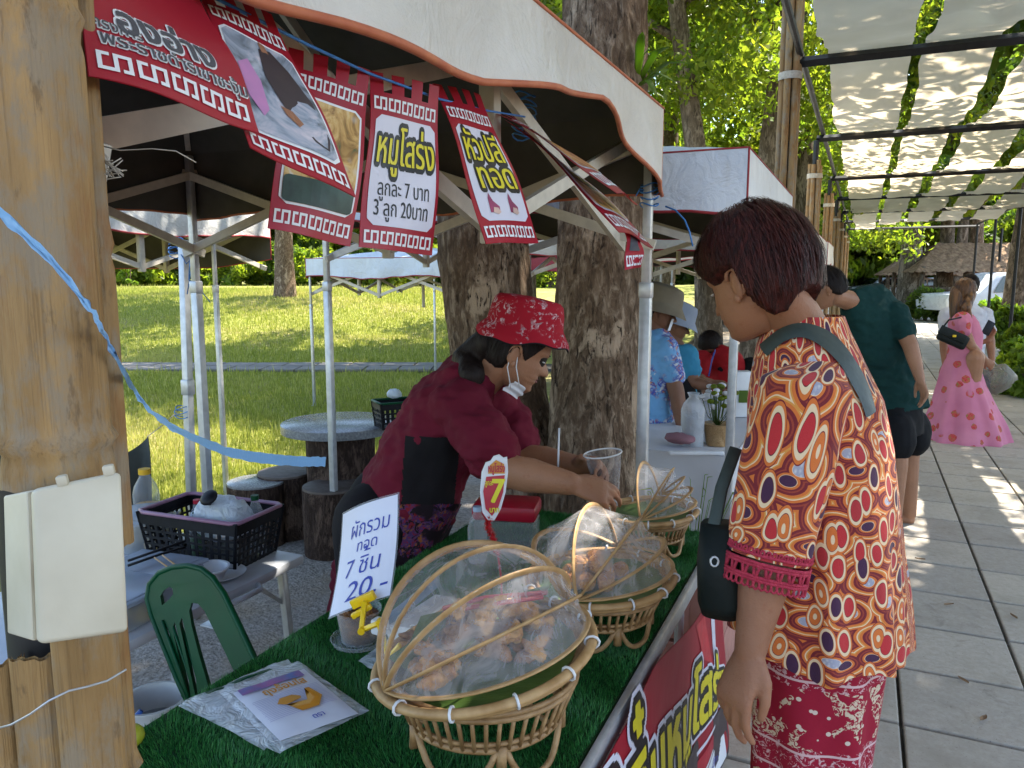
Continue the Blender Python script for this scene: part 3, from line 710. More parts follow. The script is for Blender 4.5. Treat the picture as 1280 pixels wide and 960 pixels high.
tent('market_tent', 'third white tent along the walkway beyond the leaning green shirt', -2.5, -.45, 5.75, 7.75, 1.98, 2.32, .25, 0, None, 'canopy', 'trim_red', 'white market tents', .034, True, (1, 1, 1, 1), 3)
tent('market_tent', 'fourth white tent along the walkway', -2.5, -.45, 8.3, 10.3, 1.98, 2.42, .27, 0, None, 'canopy', 'trim_red', 'white market tents', .034, False, (1, 1, 1, 1), 4)
tent('market_tent', 'fifth and farthest tent along the walkway', -2.5, -.45, 10.9, 12.9, 2.0, 2.5, .3, 0, None, 'canopy', 'trim_red', 'white market tents', .034, False, (1, 1, 1, 1), 5)
tent('market_tent', 'tent on the lawn at left seen under the near canopy', -6.05, -4.0, 2.3, 4.5, 2.03, 2.35, .21, 0, {'x0': lambda p: 1.64, 'y1': lambda p: 1.62+.10*max(0, p.x+4.6)}, 'canopy', 'trim_red', 'white market tents', .030, True, (1, 1, 1, 1), 6, .035, (.03, .52))
tent('market_tent', 'pale blue white tent on the lawn between the left pole and the thick trunk', -6.0, -4.0, 7.34, 9.34, 1.76, 1.92, .215, 0, None, 'canopy_blue', 'trim_red', 'white market tents', .030, True, (1, 1, 0, 0), 7)
tent('market_tent', 'far red topped tent behind the blue shirted stallholders', -6.2, -3.9, 10.6, 12.8, 1.9, 2.2, .25, 0, None, 'trim_red', 'trim_red', 'white market tents', .030, False, (1, 1, 1, 1), 9)
# loose second pole bound to the tent leg with blue string
pa, pb = D(236, 640, 3.45), D(229, 300, 3.35); pa.z = .0
lp = thing('loose_pole', 'spare aluminium pole bound to the left rear tent leg', 'pole', pa)
MB().bar(pa, pb, .034, .034, V((1, 0, 0)), .004).build('shaft', MAT['grey_metal'], lp, .5)
MB().bar(pa.lerp(pb, .62)-V((0, 0, .03)), pa.lerp(pb, .62)+V((0, 0, .04)), .044, .044, V((1, 0, 0)), .006).build('height_clamp', MAT['grey_metal'], lp, .5)
def string_tie(name, label, px, py, t, seed, n=5, tail=None):
    g = random.Random(seed); c = D(px, py, t); mb = MB(); s = thing(name, label, 'string', c)
    for k in range(n):
        r = .028+.006*g.random(); z = .02*(k-n/2); mb.tube([c+V((r*math.cos(a), r*math.sin(a), z+.006*math.sin(2*a+k))) for a in [i*.52 for i in range(12)]], .0022, 5, closed=True)
    mb.build('wraps', MAT['tie_blue'], s, 3.2)
    for q in (tail or []): MB().tube([c]+[D(*p) for p in q], .0022, 5).build('tail', MAT['tie_blue'], s, 3.2)
MAT['tie_blue'] = mat('tie_blue', (.05, .22, .55), (.03, .14, .42), 40, .5)
string_tie('blue_string', 'bright blue string wrapped round the top of the left poles', 220, 307, 3.38, 1, 5, [[(238, 315, 3.3), (236, 350, 3.3), (250, 362, 3.3), (263, 378, 3.3)], [(233, 330, 3.3), (241, 322, 3.3), (234, 368, 3.3)]])
string_tie('blue_string', 'pale blue string binding the left poles at mid height', 228, 512, 3.42, 2, 3)
string_tie('blue_string', 'blue string knotted at the corner truss near the white canopy hem', 655, 140, 1.95, 3, 6, [[(662, 155, 1.94), (650, 165, 1.94)]])
string_tie('blue_string', 'blue string knotted at the top of the right tent leg', 812, 240, 2.42, 4, 4, [[(800, 236, 2.4), (795, 245, 2.4)]])
mb = MB(); mb.tube([D(832, 258, 2.42), D(845, 263, 2.4), D(856, 275, 2.38), D(862, 290, 2.36), D(866, 308, 2.36)], .0028, 5); tag(mb.build('loose_twine', MAT['tie_blue'], None, 3.2), 'loose pale blue twine curling down from the right tent leg', 'string')

# ------------------------------------------------------------------ banner flags on a cord under the tent front
cord = [D(90, -95, .78), D(250, -12, .92), D(385, 56, 1.08), D(462, 92, 1.24), D(550, 124, 1.45), D(607, 138, 1.62), D(656, 146, 1.93)]
cord = [CAM+(p-CAM)*.86 for p in cord]
tag(MB().tube(cord, .002, 6).build('hanging_line', MAT['tie_blue'], None, 3.2), 'thin blue line carrying the red banners under the tent edge', 'line')
FRET = [((.10, .30), (.10, .12), (.30, .12)), ((.10, .12), (.10, .85)), ((.10, .85), (.52, .85)), ((.52, .85), (.52, .12)), ((.52, .12), (.90, .12)), ((.90, .12), (.90, .85)), ((.90, .85), (.74, .85))]
def flag(label, TL, TR, BR, BL, bulge=(0, 0), tabs=3):
    TL, TR, BR, BL = (D(p[0], p[1], p[2]*.86) for p in (TL, TR, BR, BL)); nrm = (TR-TL).cross(BL-TL).normalized()
    if nrm.dot(CAM-TL) < 0: nrm = -nrm
    def S(u, v, lift=0.):
        p = TL.lerp(TR, u).lerp(BL.lerp(BR, u), v)
        b = bulge[0]*math.sin(math.pi*v)*(1-.4*u)+bulge[1]*math.sin(math.pi*1.5*u+.5)*v+.003*math.sin(7*v+4*u)
        return p+nrm*(b+lift)
    asp = ((TR-TL).length+(BR-BL).length)/((BL-TL).length+(BR-TR).length)
    t = thing('banner_flag', label, 'banner', TL.lerp(TR, .5), 'red banners under the near tent')
    mb = MB(); mb.grid(lambda u, v: S(u, v), 18, 26); mb.grid(lambda u, v: S(u, v, -.0012), 18, 26); mb.build('sheet', MAT['vinyl'], t, 3.2)
    for k in range(tabs+1):
        w = .17; a = k*(1-w)/tabs; mb = MB(); mb.grid(lambda u, v: S(a+w*u, -.13*(1-v), -.0005), 4, 5); mb.build('hanging_tab', MAT['vinyl'], t, 3.2)
    return t, S, asp
def rect(parent, S, u0, v0, u1, v1, m_, lift, name, r=.05, asp=.7, fn=None):
    """rounded rectangle on a surface"""
    mb = MB(); NV = 18
    for j in range(NV):
        va, vb = v0+(v1-v0)*j/NV, v0+(v1-v0)*(j+1)/NV
        def ins(v):
            d = min(v-v0, v1-v); ra = r; 
            return 0 if d >= ra else (ra-math.sqrt(max(0, ra*ra-(ra-d)**2)))/asp
        ia, ib = ins(va), ins(vb)
        for i in range(8):
            q = [((i)/8, va, ia), ((i+1)/8, va, ia), ((i+1)/8, vb, ib), ((i)/8, vb, ib)]
            mb.add([S(u0+k_+(u1-u0-2*k_)*s_, v_, lift) for s_, v_, k_ in q], [(0, 1, 2, 3)])
    return mb.build(name, m_, parent, 3.2)
def fret(parent, S, v0, v1, n, asp, lift=.0011, m_=None, u0=.03, u1=.97):
    mb = MB(); th = .17
    for k in range(n):
        a = u0+(u1-u0)*k/n; w = (u1-u0)/n*.94
        for pl in FRET:
            for (p, q) in zip(pl[:-1], pl[1:]):
                x0, x1 = sorted((p[0], q[0])); y0, y1 = sorted((p[1], q[1])); x0 -= th*.36; x1 += th*.36; y0 -= th*.5; y1 += th*.5
                P = [(x0, y0), (x1, y0), (x1, y1), (x0, y1)]; mb.add([S(a+w*x, v0+(v1-v0)*y, lift) for x, y in P], [(0, 1, 2, 3)])
    mb.build('key_pattern', m_ or INK['print_white'], parent, 3.2)
def photo_mat(name, cols, sc, seed, dist=1.5):
    t = NT(name); v = t.coord('Object', (sc, sc, sc)); n = t.noise(v, 1., 4, .6, dist); w = t.voro(v, 1.6)
    c = t.ramp(n, [(i/(len(cols)-1)*.5+.25, k) for i, k in enumerate(cols)]); c = t.mix(t.math('MULTIPLY', t.step(w, .3, .0), .4), c, cols[-1]); return t.done(c, .4, 0, .4)
PH = {'food': photo_mat('photo_food', [(.05, .10, .04), (.30, .16, .04), (.55, .33, .10), (.66, .48, .20), (.6, .6, .6)], 24, 0),
      'tray': photo_mat('photo_tray', [(.04, .03, .03), (.10, .12, .14), (.30, .34, .42), (.55, .50, .55), (.6, .62, .66)], 16, 0), 'dish': photo_mat('photo_dish', [(.03, .10, .03), (.20, .04, .02), (.45, .16, .04), (.55, .30, .10), (.35, .4, .2)], 22, 0)}
# 1: project name banner, nearest the camera
f0, S, asp = flag('large red banner with white Thai lettering beside the bamboo post', (88, -95, .74), (254, 2, .90), (330, 161, .86), (107, 98, .66), (.006, .004))
L = lambda a, b, c: [(b, INK['print_white'], .0010), (a, INK[c], .0018)]
lettering(f0, S, 'องอ่าง', .02, .66, .93, .24, L(.035, .085, 'print_grey'), asp); lettering(f0, S, 'โครงการ', .0, .685, .30, .10, L(.01, .06, 'print_grey'), asp, centre=False)
lettering(f0, S, 'พระราชดำริเขาชะงุ้ม', .06, .78, .99, .125, L(.012, .065, 'print_grey'), asp); fret(f0, S, .83, .955, 5, asp)
# 2: banner with a cook's photograph
f1, S, asp = flag('slanting red banner printed with a dark photograph of a cook', (252, 0, .93), (352, 42, 1.02), (445, 247, .98), (313, 184, .85), (.004, -.004))
fret(f1, S, .03, .125, 5, asp); rect(f1, S, .05, .16, .95, .86, INK['print_white'], .0009, 'photo_border', .05, asp); rect(f1, S, .075, .175, .925, .845, PH['tray'], .0015, 'photograph', .04, asp)
mb = MB()
def poly(parent, S, pts, m_, lift, name):
    mb = MB(); c = (sum(p[0] for p in pts)/len(pts), sum(p[1] for p in pts)/len(pts)); vs = [S(*c, lift)]+[S(u, v, lift) for u, v in pts]
    mb.add(vs, [(0, i+1, (i+1) % len(pts)+1) for i in range(len(pts))]); return mb.build(name, m_, parent, 3.2)
poly(f1, S, [(.50, .22), (.66, .20), (.80, .30), (.88, .50), (.90, .72), (.84, .80), (.70, .78), (.52, .60), (.46, .40)], INK['print_dark'], .0020, 'printed_apron'); poly(f1, S, [(.52, .17), (.60, .18), (.63, .27), (.60, .33), (.54, .27)], MAT['skin_tan'], .0024, 'printed_arm')
poly(f1, S, [(.16, .40), (.30, .34), (.38, .46), (.34, .66), (.26, .72), (.18, .60)], mat('print_pink', (.55, .22, .45), (.4, .2, .4), 20, .4), .0022, 'printed_cloth'); poly(f1, S, [(.48, .60), (.58, .62), (.64, .69), (.58, .72), (.50, .66)], MAT['skin_tan'], .0024, 'printed_hand')
fret(f1, S, .885, .975, 5, asp)
# 3: food photograph banner, partly behind
f2, S, asp = flag('red banner with a photograph of fried food hanging behind the slanting one', (360, 82, 1.13), (461, 112, 1.24), (441, 307, 1.20), (333, 286, 1.08), (.005, .003))
fret(f2, S, .03, .12, 5, asp); rect(f2, S, .06, .16, .95, .84, INK['print_white'], .0009, 'photo_border', .05, asp); rect(f2, S, .085, .175, .925, .825, PH['food'], .0015, 'photograph', .04, asp); rect(f2, S, .085, .66, .925, .825, mat('print_leaf', (.03, .07, .045), (.015, .03, .02), 30, .4), .0021, 'printed_leaf', .03, asp); fret(f2, S, .875, .965, 5, asp)
# 4: price banner
f3, S, asp = flag('upright red banner with yellow lettering and prices for one and three pieces', (463, 112, 1.27), (549, 132, 1.42), (543, 319, 1.40), (447, 309, 1.24), (.004, .002))
fret(f3, S, .03, .125, 5, asp); rect(f3, S, .06, .15, .95, .855, INK['print_lilac'], .0009, 'white_panel', .05, asp)
Y3 = [(.115, INK['print_black'], .0014), (.02, INK['print_yellow'], .0024)]
lettering(f3, S, 'หมูโสร่ง', .09, .455, .93, .30, Y3, asp); lettering(f3, S, 'ลูกละ 7 บาท', .16, .66, .86, .145, [(.012, INK['print_black'], .0015)], asp); lettering(f3, S, '3 ลูก 20บาท', .12, .79, .86, .145, [(.012, INK['print_black'], .0015)], asp); fret(f3, S, .885, .975, 5, asp)
# 5: fried banana blossom banner
f4, S, asp = flag('tilted red banner with yellow lettering above two drawn banana blossoms', (550, 124, 1.46), (609, 138, 1.60), (676, 302, 1.52), (606, 306, 1.38), (.005, .002))
fret(f4, S, .05, .14, 5, asp); rect(f4, S, .06, .18, .94, .855, INK['print_lilac'], .0009, 'white_panel', .05, asp)
lettering(f4, S, 'หัวปลี', .10, .43, .90, .28, Y3, asp); lettering(f4, S, 'ทอด', .20, .63, .92, .27, Y3, asp)
for k in (0, 1):
    a = .22+.36*k; poly(f4, S, [(a, .80), (a+.03, .70), (a+.07, .66), (a+.10, .72), (a+.18, .76), (a+.16, .80)], mat('print_plum', (.33, .05, .13), (.22, .03, .09), 30, .4), .0016, 'printed_blossom'); poly(f4, S, [(a+.04, .80), (a+.07, .765), (a+.14, .77), (a+.17, .80), (a+.12, .815)], mat('print_cream', (.66, .46, .38), None, 30, .4), .0022, 'printed_flesh')
fret(f4, S, .885, .97, 5, asp)
# 6: two banners blown almost edge on
f5, S, asp = flag('banner with food pictures blown nearly edge on beside the right tent leg', (634, 148, 1.75), (662, 158, 1.92), (800, 252, 1.72), (770, 244, 1.52), (.006, .004))
fret(f5, S, .03, .12, 5, asp); rect(f5, S, .05, .16, .95, .70, INK['print_lilac'], .0009, 'photo_border', .05, asp); rect(f5, S, .08, .18, .92, .68, PH['dish'], .0015, 'photograph', .04, asp); fret(f5, S, .75, .93, 5, asp)
f6, S, asp = flag('lower wind blown banner with yellow print over the right trunk', (646, 160, 1.74), (690, 190, 1.86), (820, 307, 1.72), (772, 292, 1.55), (.008, .004), 2)
rect(f6, S, .06, .10, .94, .80, INK['print_lilac'], .0009, 'white_panel', .05, asp); rect(f6, S, .12, .50, .88, .78, PH['food'], .0015, 'photograph', .04, asp); lettering(f6, S, 'ทอด', .2, .48, .85, .22, Y3, asp); fret(f6, S, .84, .96, 5, asp)
f7, S, asp = flag('small folded banner end dangling in front of the right trunk', (781, 290, 1.62), (801, 296, 1.66), (804, 333, 1.64), (780, 338, 1.60), (.004, .002), 1)
rect(f7, S, .2, .05, .8, .5, INK['print_grey'], .001, 'photograph', .04, asp); fret(f7, S, .62, .95, 3, asp)

# ------------------------------------------------------------------ pergola with bamboo clad posts and shade cloth
MAT['rope'] = mat('rope', (.55, .50, .42), (.4, .35, .28), 60, .9)
PZ = 3.0; XP = -.545
pg = thing('shade_pergola', 'black steel pergola with bamboo clad posts over the walkway', 'pergola', (1.2, 9, 0))
def culm(mb, base, h, r, seed, half=False):
    g = random.Random(seed); pts = []; rs = []; z = 0; 
    while z < h:
        pts += [base+V((0, 0, z)), base+V((0, 0, z+.012)), base+V((0, 0, z+.02)), base+V((0, 0, z+.15))]; rs += [r, r*1.09, r*.98, r*.965]; z += .30*g.uniform(.85, 1.1)
    pts.append(base+V((0, 0, h))); rs.append(r); mb.tube(pts, rs, 12)
PY_ = [5.88, 9.12, 12.85, 16.2, 19.6, 23.0, 26.5]
for i, y in enumerate(PY_):
    ps = MB().tube([(XP, y, 0), (XP, y, PZ)], .03, 10).build('post', MAT['black_metal'], pg)
    for k in range(6):
        a = k*1.047+.3; mb = MB(); culm(mb, V((XP+.052*math.cos(a), y+.052*math.sin(a), .0)), 2.62+.1*random.random() if i else 3.6+.1*random.random(), .024, i*9+k); mb.build('bamboo_culm', MAT['bamboo'], ps, .8)
    MB().lathe([(.080, 0), (.080, .05)], (XP, y, 2.60 if i else 2.9), 20).build('binding_band', MAT['rope'], ps)
    MB().tube([(XP+.0, y+.02, PZ+.02), (3.0, y, PZ+.02)], .036, 4, upv=(.01, 0, 1)).build('cross_beam', MAT['black_metal'], pg, .5)
    MB().tube([(2.95, y, 0), (2.95, y, PZ)], .035, 10).build('post', MAT['black_metal'], pg)
for x in (XP+.06, 2.95): MB().tube([(x, .3, PZ+.075), (x, 27, PZ+.075)], .024, 8).build('long_rail', MAT['black_metal'], pg, .5)
for y in (2.4, -1.2): MB().tube([(XP, y, PZ+.02), (3.0, y, PZ+.02)], .036, 4, upv=(.01, 0, 1)).build('cross_beam', MAT['black_metal'], pg, .5)
STR = [(-.31, .20, 'leftmost shade cloth strip over the walkway, nearest the bamboo posts'), (.285, .715, 'second shade cloth strip from the bamboo posts over the walkway'), (.86, 1.36, 'third shade cloth strip from the bamboo posts over the walkway'), (1.52, 2.0, 'fourth shade cloth strip near the right side of the walkway'), (2.2, 2.75, 'outermost shade cloth strip beyond the right edge')]
bys = [-1.2, 2.4]+PY_
for i, (xa, xb, lb) in enumerate(STR):
    yend = 24.5-.8*i
    def cl(u, v):
        y = -2.6+(yend+2.6)*v; w = .020*math.sin(y*11+i*2+3*u)*(.5+.5*noise.noise(V((u*3, y*1.4, i))))+.03*noise.noise(V((u*2.5, y*1.8, i*7.)))
        k = max(b for b in bys if b <= y) if y > bys[0] else bys[0]-3; nx = min([b for b in bys if b > y] or [bys[-1]+3]); s = (y-k)/(nx-k); sag = .17*math.sin(math.pi*s)
        wx = .035*noise.noise(V((y*.9, i*3., 0)))+.02*noise.noise(V((y*3.1, i, u)))
        return V((xa+(xb-xa)*u+wx, y, PZ+.066-sag+w*min(1, math.sin(math.pi*s)*2)))
    mb = MB(); mb.grid(cl, 14, 420); tag(mb.build('shade_cloth', MAT['shade_cloth'], None, 3.2), lb, 'shade cloth', 'shade cloth strips over the walkway')

# near bamboo clad post with electrical box
np_ = thing('bamboo_post', 'weathered bamboo clad post close at the left edge', 'post', D(52, 480, .6)*1-V((0, 0, D(52, 480, .6).z)))
def ground_line(px, t, pxb=None):
    a = D(px, 480, t); return V((a.x, a.y, 0))
def half_culm(name, px, py0, py1, t, r, seed, nodes, jag=0.):
    """bamboo split lengthwise, a rounded strip facing the camera; px at the image mid line"""
    c = ground_line(px, t); za, zb = D(px, py1, t).z, D(px, py0, t).z; d = (V((0, 0, 0))-V((c.x, c.y, 0))).normalized(); s = V((-d.y, d.x, 0)); g = random.Random(seed)
    def fn(u, v):
        a = math.pi*(u-.5)*1.06; z = za+(zb-za)*v; rr = r
        for n_ in nodes: zz = D(px, n_, t).z; rr += .0045*math.exp(-((z-zz)/.005)**2)-.0022*math.exp(-((z-zz+.010)/.004)**2)+.0018*ss(zz, zz-.03, z)
        w = 1+.015*noise.noise(V((z*4, seed, 0)))
        zz = z+(jag*noise.noise(V((u*9, seed, 1))) if v in (0, 1) else 0)
        return c+s*(rr*math.sin(a)*w)+d*(rr*math.cos(a)*.75)+V((0, 0, zz))
    mb = MB(); mb.grid(fn, 22, 70); mb.grid(lambda u, v: fn(u, v)-d*.006*math.cos(math.pi*(u-.5))-s*.002*math.sin(math.pi*(u-.5)), 22, 70)
    return mb.build(name, MAT['bamboo'], np_, 3.2)
TP = .56
half_culm('bamboo_strip', 66, -330, 606, TP, .0325, 1, [552, 40, -200], .004)
half_culm('bamboo_strip', 128, -330, 690, TP+.07, .0135, 2, [300], .004)
half_culm('bamboo_strip', 22, 836, 1500, TP+.0, .0215, 3, [1100], .005); half_culm('bamboo_strip', 80, 792, 1500, TP-.005, .0225, 4, [1150], .006)
half_culm('bamboo_strip', 120, 770, 1500, TP+.04, .0100, 5, [1000], .004); half_culm('bamboo_strip', -34, 850, 1500, TP, .016, 7, [1000], .004)
half_culm('bamboo_strip', -2, -330, 700, TP+.05, .022, 6, [420], .004)
c = ground_line(58, TP+.055); MB().tube([c, c+V((0, 0, PZ))], .043, 20).build('steel_post', MAT['black_metal'], np_)
wr = []; 
for k in range(8): wr.append(D(-10+24*k, 912-11*k+5*math.sin(k*1.3), TP-.028+.006*abs(k-3)))
wt = tag(MB().tube(wr, .0008, 5).build('wire', MAT['grey_metal'], None, 3.2), 'thin wire tied round the split bamboo below the box', 'wire')
# electrical box
eb = thing('electrical_box', 'cream plastic electrical box fixed to the bamboo post', 'box', D(90, 800, .55))
MAT['cream_plastic'] = mat('cream_plastic', (.60, .55, .43), (.50, .45, .34), 12, .45, .08, 60); MAT['cream_dirty'] = mat('cream_dirty', (.42, .36, .25), (.24, .19, .12), 22, .7, .2, 80)
fr = [D(44, 612, .505), D(152, 590, .525), D(161, 789, .525), D(52, 805, .505)]; bk = [D(4, 620, .545), D(112, 600, .57), D(120, 780, .57), D(9, 792, .545)]
def prism(mb, A, B, bev=0.):
    bm = bmesh.new(); vs = [bm.verts.new(p) for p in A]+[bm.verts.new(p) for p in B]
    for f in ((0, 1, 2, 3), (7, 6, 5, 4), (0, 4, 5, 1), (1, 5, 6, 2), (2, 6, 7, 3), (3, 7, 4, 0)): bm.faces.new([vs[i] for i in f])
    bmesh.ops.recalc_face_normals(bm, faces=bm.faces[:])
    if bev: bmesh.ops.bevel(bm, geom=bm.edges[:], offset=bev, segments=3, affect='EDGES', profile=.5)
    bm.verts.index_update(); mb.add([v.co.copy() for v in bm.verts], [[v.index for v in f.verts] for f in bm.faces]); bm.free(); return mb
mid = [a.lerp(b, .16) for a, b in zip(fr, bk)]; mid2 = [a.lerp(b, .19) for a, b in zip(fr, bk)]; mid3 = [a.lerp(b, .26) for a, b in zip(fr, bk)]
cc = sum(fr, V((0, 0, 0)))/4
prism(MB(), [p.lerp(cc, -.012) for p in fr], [p.lerp(cc, -.012) for p in mid], .0036).build('lid', MAT['cream_plastic'], eb, .9)
prism(MB(), [p.lerp(cc, .02) for p in mid2], [p.lerp(cc, .02) for p in mid3], .0008).build('gasket', MAT['cream_dirty'], eb, .9); prism(MB(), mid3, bk, .0015).build('housing', MAT['cream_plastic'], eb, .9)
for px, py in ((136, 588), (78, 601)): MB().bar(D(px-7, py+1, .512), D(px+7, py-2, .514), .006, .007, UP, .0012).build('hinge', MAT['cream_plastic'], eb)
MB().lathe([(.0, 0), (.0011, 0), (.0011, .0012)], D(13, 645, .54), 8).build('screw', MAT['grey_metal'], eb)
# frayed rope end
rp = thing('frayed_rope', 'frayed pale string end sticking out behind the bamboo post', 'string', D(135, 215, .66)); 
g = random.Random(5)
for k in range(26):
    a = D(112+g.uniform(-2, 4), 172+g.uniform(0, 50), .63); e = D(g.uniform(132, 160), g.uniform(196, 222), .62+g.uniform(-.02, .02)); mb = MB(); mb.tube([a, a.lerp(e, .5)+V((0, 0, g.uniform(-.008, .010))), e], .0005, 4); mb.build('strand', MAT['rope'], rp, 3.2)
MB().tube([D(118, 180, .63), D(150, 188, .62), D(190, 186, .62), D(220, 189, .61), D(245, 203, .61)], .0005, 4).build('strand', MAT['rope'], rp, 3.2)
MB().tube([D(118, 235, .63), D(126, 242, .62), D(124, 250, .62), D(118, 247, .62)], .0006, 4).build('strand', MAT['rope'], rp, 3.2)
# blue plastic tape
tp = [(-40, 232, .42), (0, 266, .44), (60, 322, .47), (108, 380, .49), (132, 420, .55), (158, 470, .62), (195, 520, 1.05), (240, 546, 1.75), (290, 566, 2.6), (340, 574, 3.2), (385, 577, 3.7), (407, 577, 3.95)]
P = [D(*p) for p in tp]
def catmull(P, n):
    out = []; K = len(P)-1
    for k in range(n+1):
        t = min(k/n*K, K-1e-6); i = int(t); f = t-i; p0, p1, p2, p3 = P[max(i-1, 0)], P[i], P[i+1], P[min(i+2, K)]
        out.append(.5*((2*p1)+(p2-p0)*f+(2*p0-5*p1+4*p2-p3)*f*f+(3*p1-p0-3*p2+p3)*f**3))
    return out
C_ = catmull(P, 120); mb = MB()
def tape(u, v):
    k = int(round(v*120)); p = C_[k]; w = .0034+.022*ss(.5, .9, v); r = .2+.45*noise.noise(V((v*6, 0, 0))); d = UP*math.cos(r)+RIGHT*math.sin(r)*.5
    return p+d*(w*(u-.5)*2)+FWD*(.006*noise.noise(V((v*40, u*3, 0)))*(.12+2*v))+UP*(.004*noise.noise(V((v*50, u*2, 4)))*(.12+2*v))
mb.grid(tape, 7, 121)
t = NT('blue_tape'); n = t.noise(t.coord('World'), 30, 3, .6, 1.); t.bump(n, .5, .01); t.done((.20, .42, .74), .3, 0, .5); t.translucent(.4, (.35, .6, .9)); MAT['blue_tape'] = t.mat
tag(mb.build('blue_tape', MAT['blue_tape'], None, 3.2), 'long twisted blue plastic tape stretched from the post to a tent leg', 'tape')
# ------------------------------------------------------------------ stall table with turf, front banner
from mathutils.geometry import tessellate_polygon
TZ = .78; TX0, TX1, TY0, TY1 = -1.088, -.362, .57, 2.30
st = thing('stall_table', 'long folding stall table under the green turf', 'table', ((TX0+TX1)/2, (TY0+TY1)/2, 0))
MB().box(((TX0+TX1)/2, (TY0+TY1)/2, TZ-.031), (TX1-TX0-.02, TY1-TY0-.02, .03), None, .006).build('table_top', MAT['white_plastic'], st)
for x in (TX0+.08, TX1-.08):
    for y in (TY0+.12, TY1-.12): MB().tube([(x, y, 0), (x, y, TZ-.046)], .014, 10).build('leg', MAT['grey_metal'], st)
MB().box((TX1+.004, (TY0+TY1)/2, TZ-.018), (.016, TY1-TY0+.01, .040), None, .004).build('edge_rail', MAT['grey_metal'], st)
tm = thing('turf_mat', 'green artificial turf mat covering the stall table', 'turf', ((TX0+TX1)/2, (TY0+TY1)/2, TZ-.014))
MAT['turf_back'] = mat('turf_back', (.006, .045, .010), (.004, .03, .007), 30, .9)
MB().box(((TX0+TX1)/2-.004, (TY0+TY1)/2, TZ-.009), (TX1-TX0-.008, TY1-TY0, .010)).build('backing', MAT['turf_back'], tm)
MB().box((TX0-.003, (TY0+TY1)/2, TZ-.07), (.008, TY1-TY0, .13)).build('backing_fold', MAT['turf_back'], tm)
N = 190000; bx = TX0+(TX1-.010-TX0)*RNG.random(N); by = TY0+(TY1-TY0)*RNG.random(N); a = RNG.random(N)*6.283; h = .006+.007*RNG.random(N)
P = np.zeros((N, 3, 3)); w = .00085; lx = .006*(RNG.random(N)-.5)+.003*np.sin(bx*40)*np.cos(by*33); ly = .006*(RNG.random(N)-.5)+.004*np.sin(by*25+bx*9)
P[:, 0] = np.stack([bx-np.cos(a)*w, by-np.sin(a)*w, np.full(N, TZ-.005)], 1); P[:, 1] = np.stack([bx+np.cos(a)*w, by+np.sin(a)*w, np.full(N, TZ-.005)], 1); P[:, 2] = np.stack([bx+lx, by+ly, TZ-.004+h], 1)
t = NT('turf_blade'); g = t.new('NewGeometry').outputs['Random Per Island']; c = t.ramp(g, [(0, (.014, .10, .02)), (.6, (.028, .18, .036)), (1, (.09, .30, .07))]); t.done(c, .42, 0, .4); MAT['turf_blade'] = t.mat
o = link('turf_blades', quads('turf_blades', P, None, None, tuple(origin(tm))), tm, MAT['turf_blade']); o['kind'] = 'stuff'
# front banner
def ztop(y): return float(np.interp(y, [.6, 1.45, 2.0, 2.32], [.768, .768, .672, .50]))
BA0, BA1 = .60, 2.32
def SB(u, v, lift=0.):
    y = BA0+(BA1-BA0)*u; zt = ztop(y); z = zt*(1-v)+.05*v
    b = .010+.018*v+.010*noise.noise(V((u*5, v*2, 2)))+.006*math.sin(u*31+v*3)*v
    return V((TX1+.016+b+lift, y+.10*v*u, z))
fb = thing('front_banner', 'red vinyl banner with big yellow Thai lettering hung on the table front', 'banner', (TX1+.02, 1.4, .05))
mb = MB(); mb.grid(lambda u, v: SB(u, v), 90, 30); mb.grid(lambda u, v: SB(u, v, -.0015), 90, 30); mb.build('sheet', MAT['vinyl'], fb, 3.2)
SB2 = lambda u, v, lift=0.: SB(u, v+.34*(u-.28), lift)
rect(fb, SB2, .02, .40, .985, .80, INK['print_dark'], .0010, 'dark_panel', .04, 2.4); rect(fb, SB2, .60, .455, .985, .475, INK['print_lilac'], .0018, 'pale_stripe', .01, 2.4)
rect(fb, SB2, .05, .455, .55, .472, INK['print_lilac'], .0018, 'pale_stripe', .01, 2.4); rect(fb, SB2, .74, .50, .86, .58, INK['print_red'], .0018, 'red_patch', .01, 2.4); rect(fb, SB2, .74, .585, .86, .60, INK['print_white'], .0018, 'white_stripe', .005, 2.4); rect(fb, SB2, .75, .61, .95, .78, INK['print_white'], .0018, 'white_panel', .01, 2.4)
lettering(fb, SB2, 'เบอร์โทร', .76, .70, .94, .07, [(.02, INK['print_blue'], .0026)], 2.4)
poly(fb, SB, [(.72, .02), (.80, .03), (.84, .28), (.78, .22)], mat('print_bright', (.58, .03, .045), None, 20, .4), .0010, 'bright_red_panel'); poly(fb, SB, [(.86, .03), (.90, .02), (.885, .24), (.87, .30), (.855, .22)], INK['print_lilac'], .0012, 'pale_panel')
lettering(fb, SB2, 'เจ๊ติ๋มหมูโสร่ง', .215, .345, .985, .36, [(.15, INK['print_lilac'], .0022), (.10, INK['print_black'], .0030), (.035, INK['print_yellow'], .0038)], 2.4)
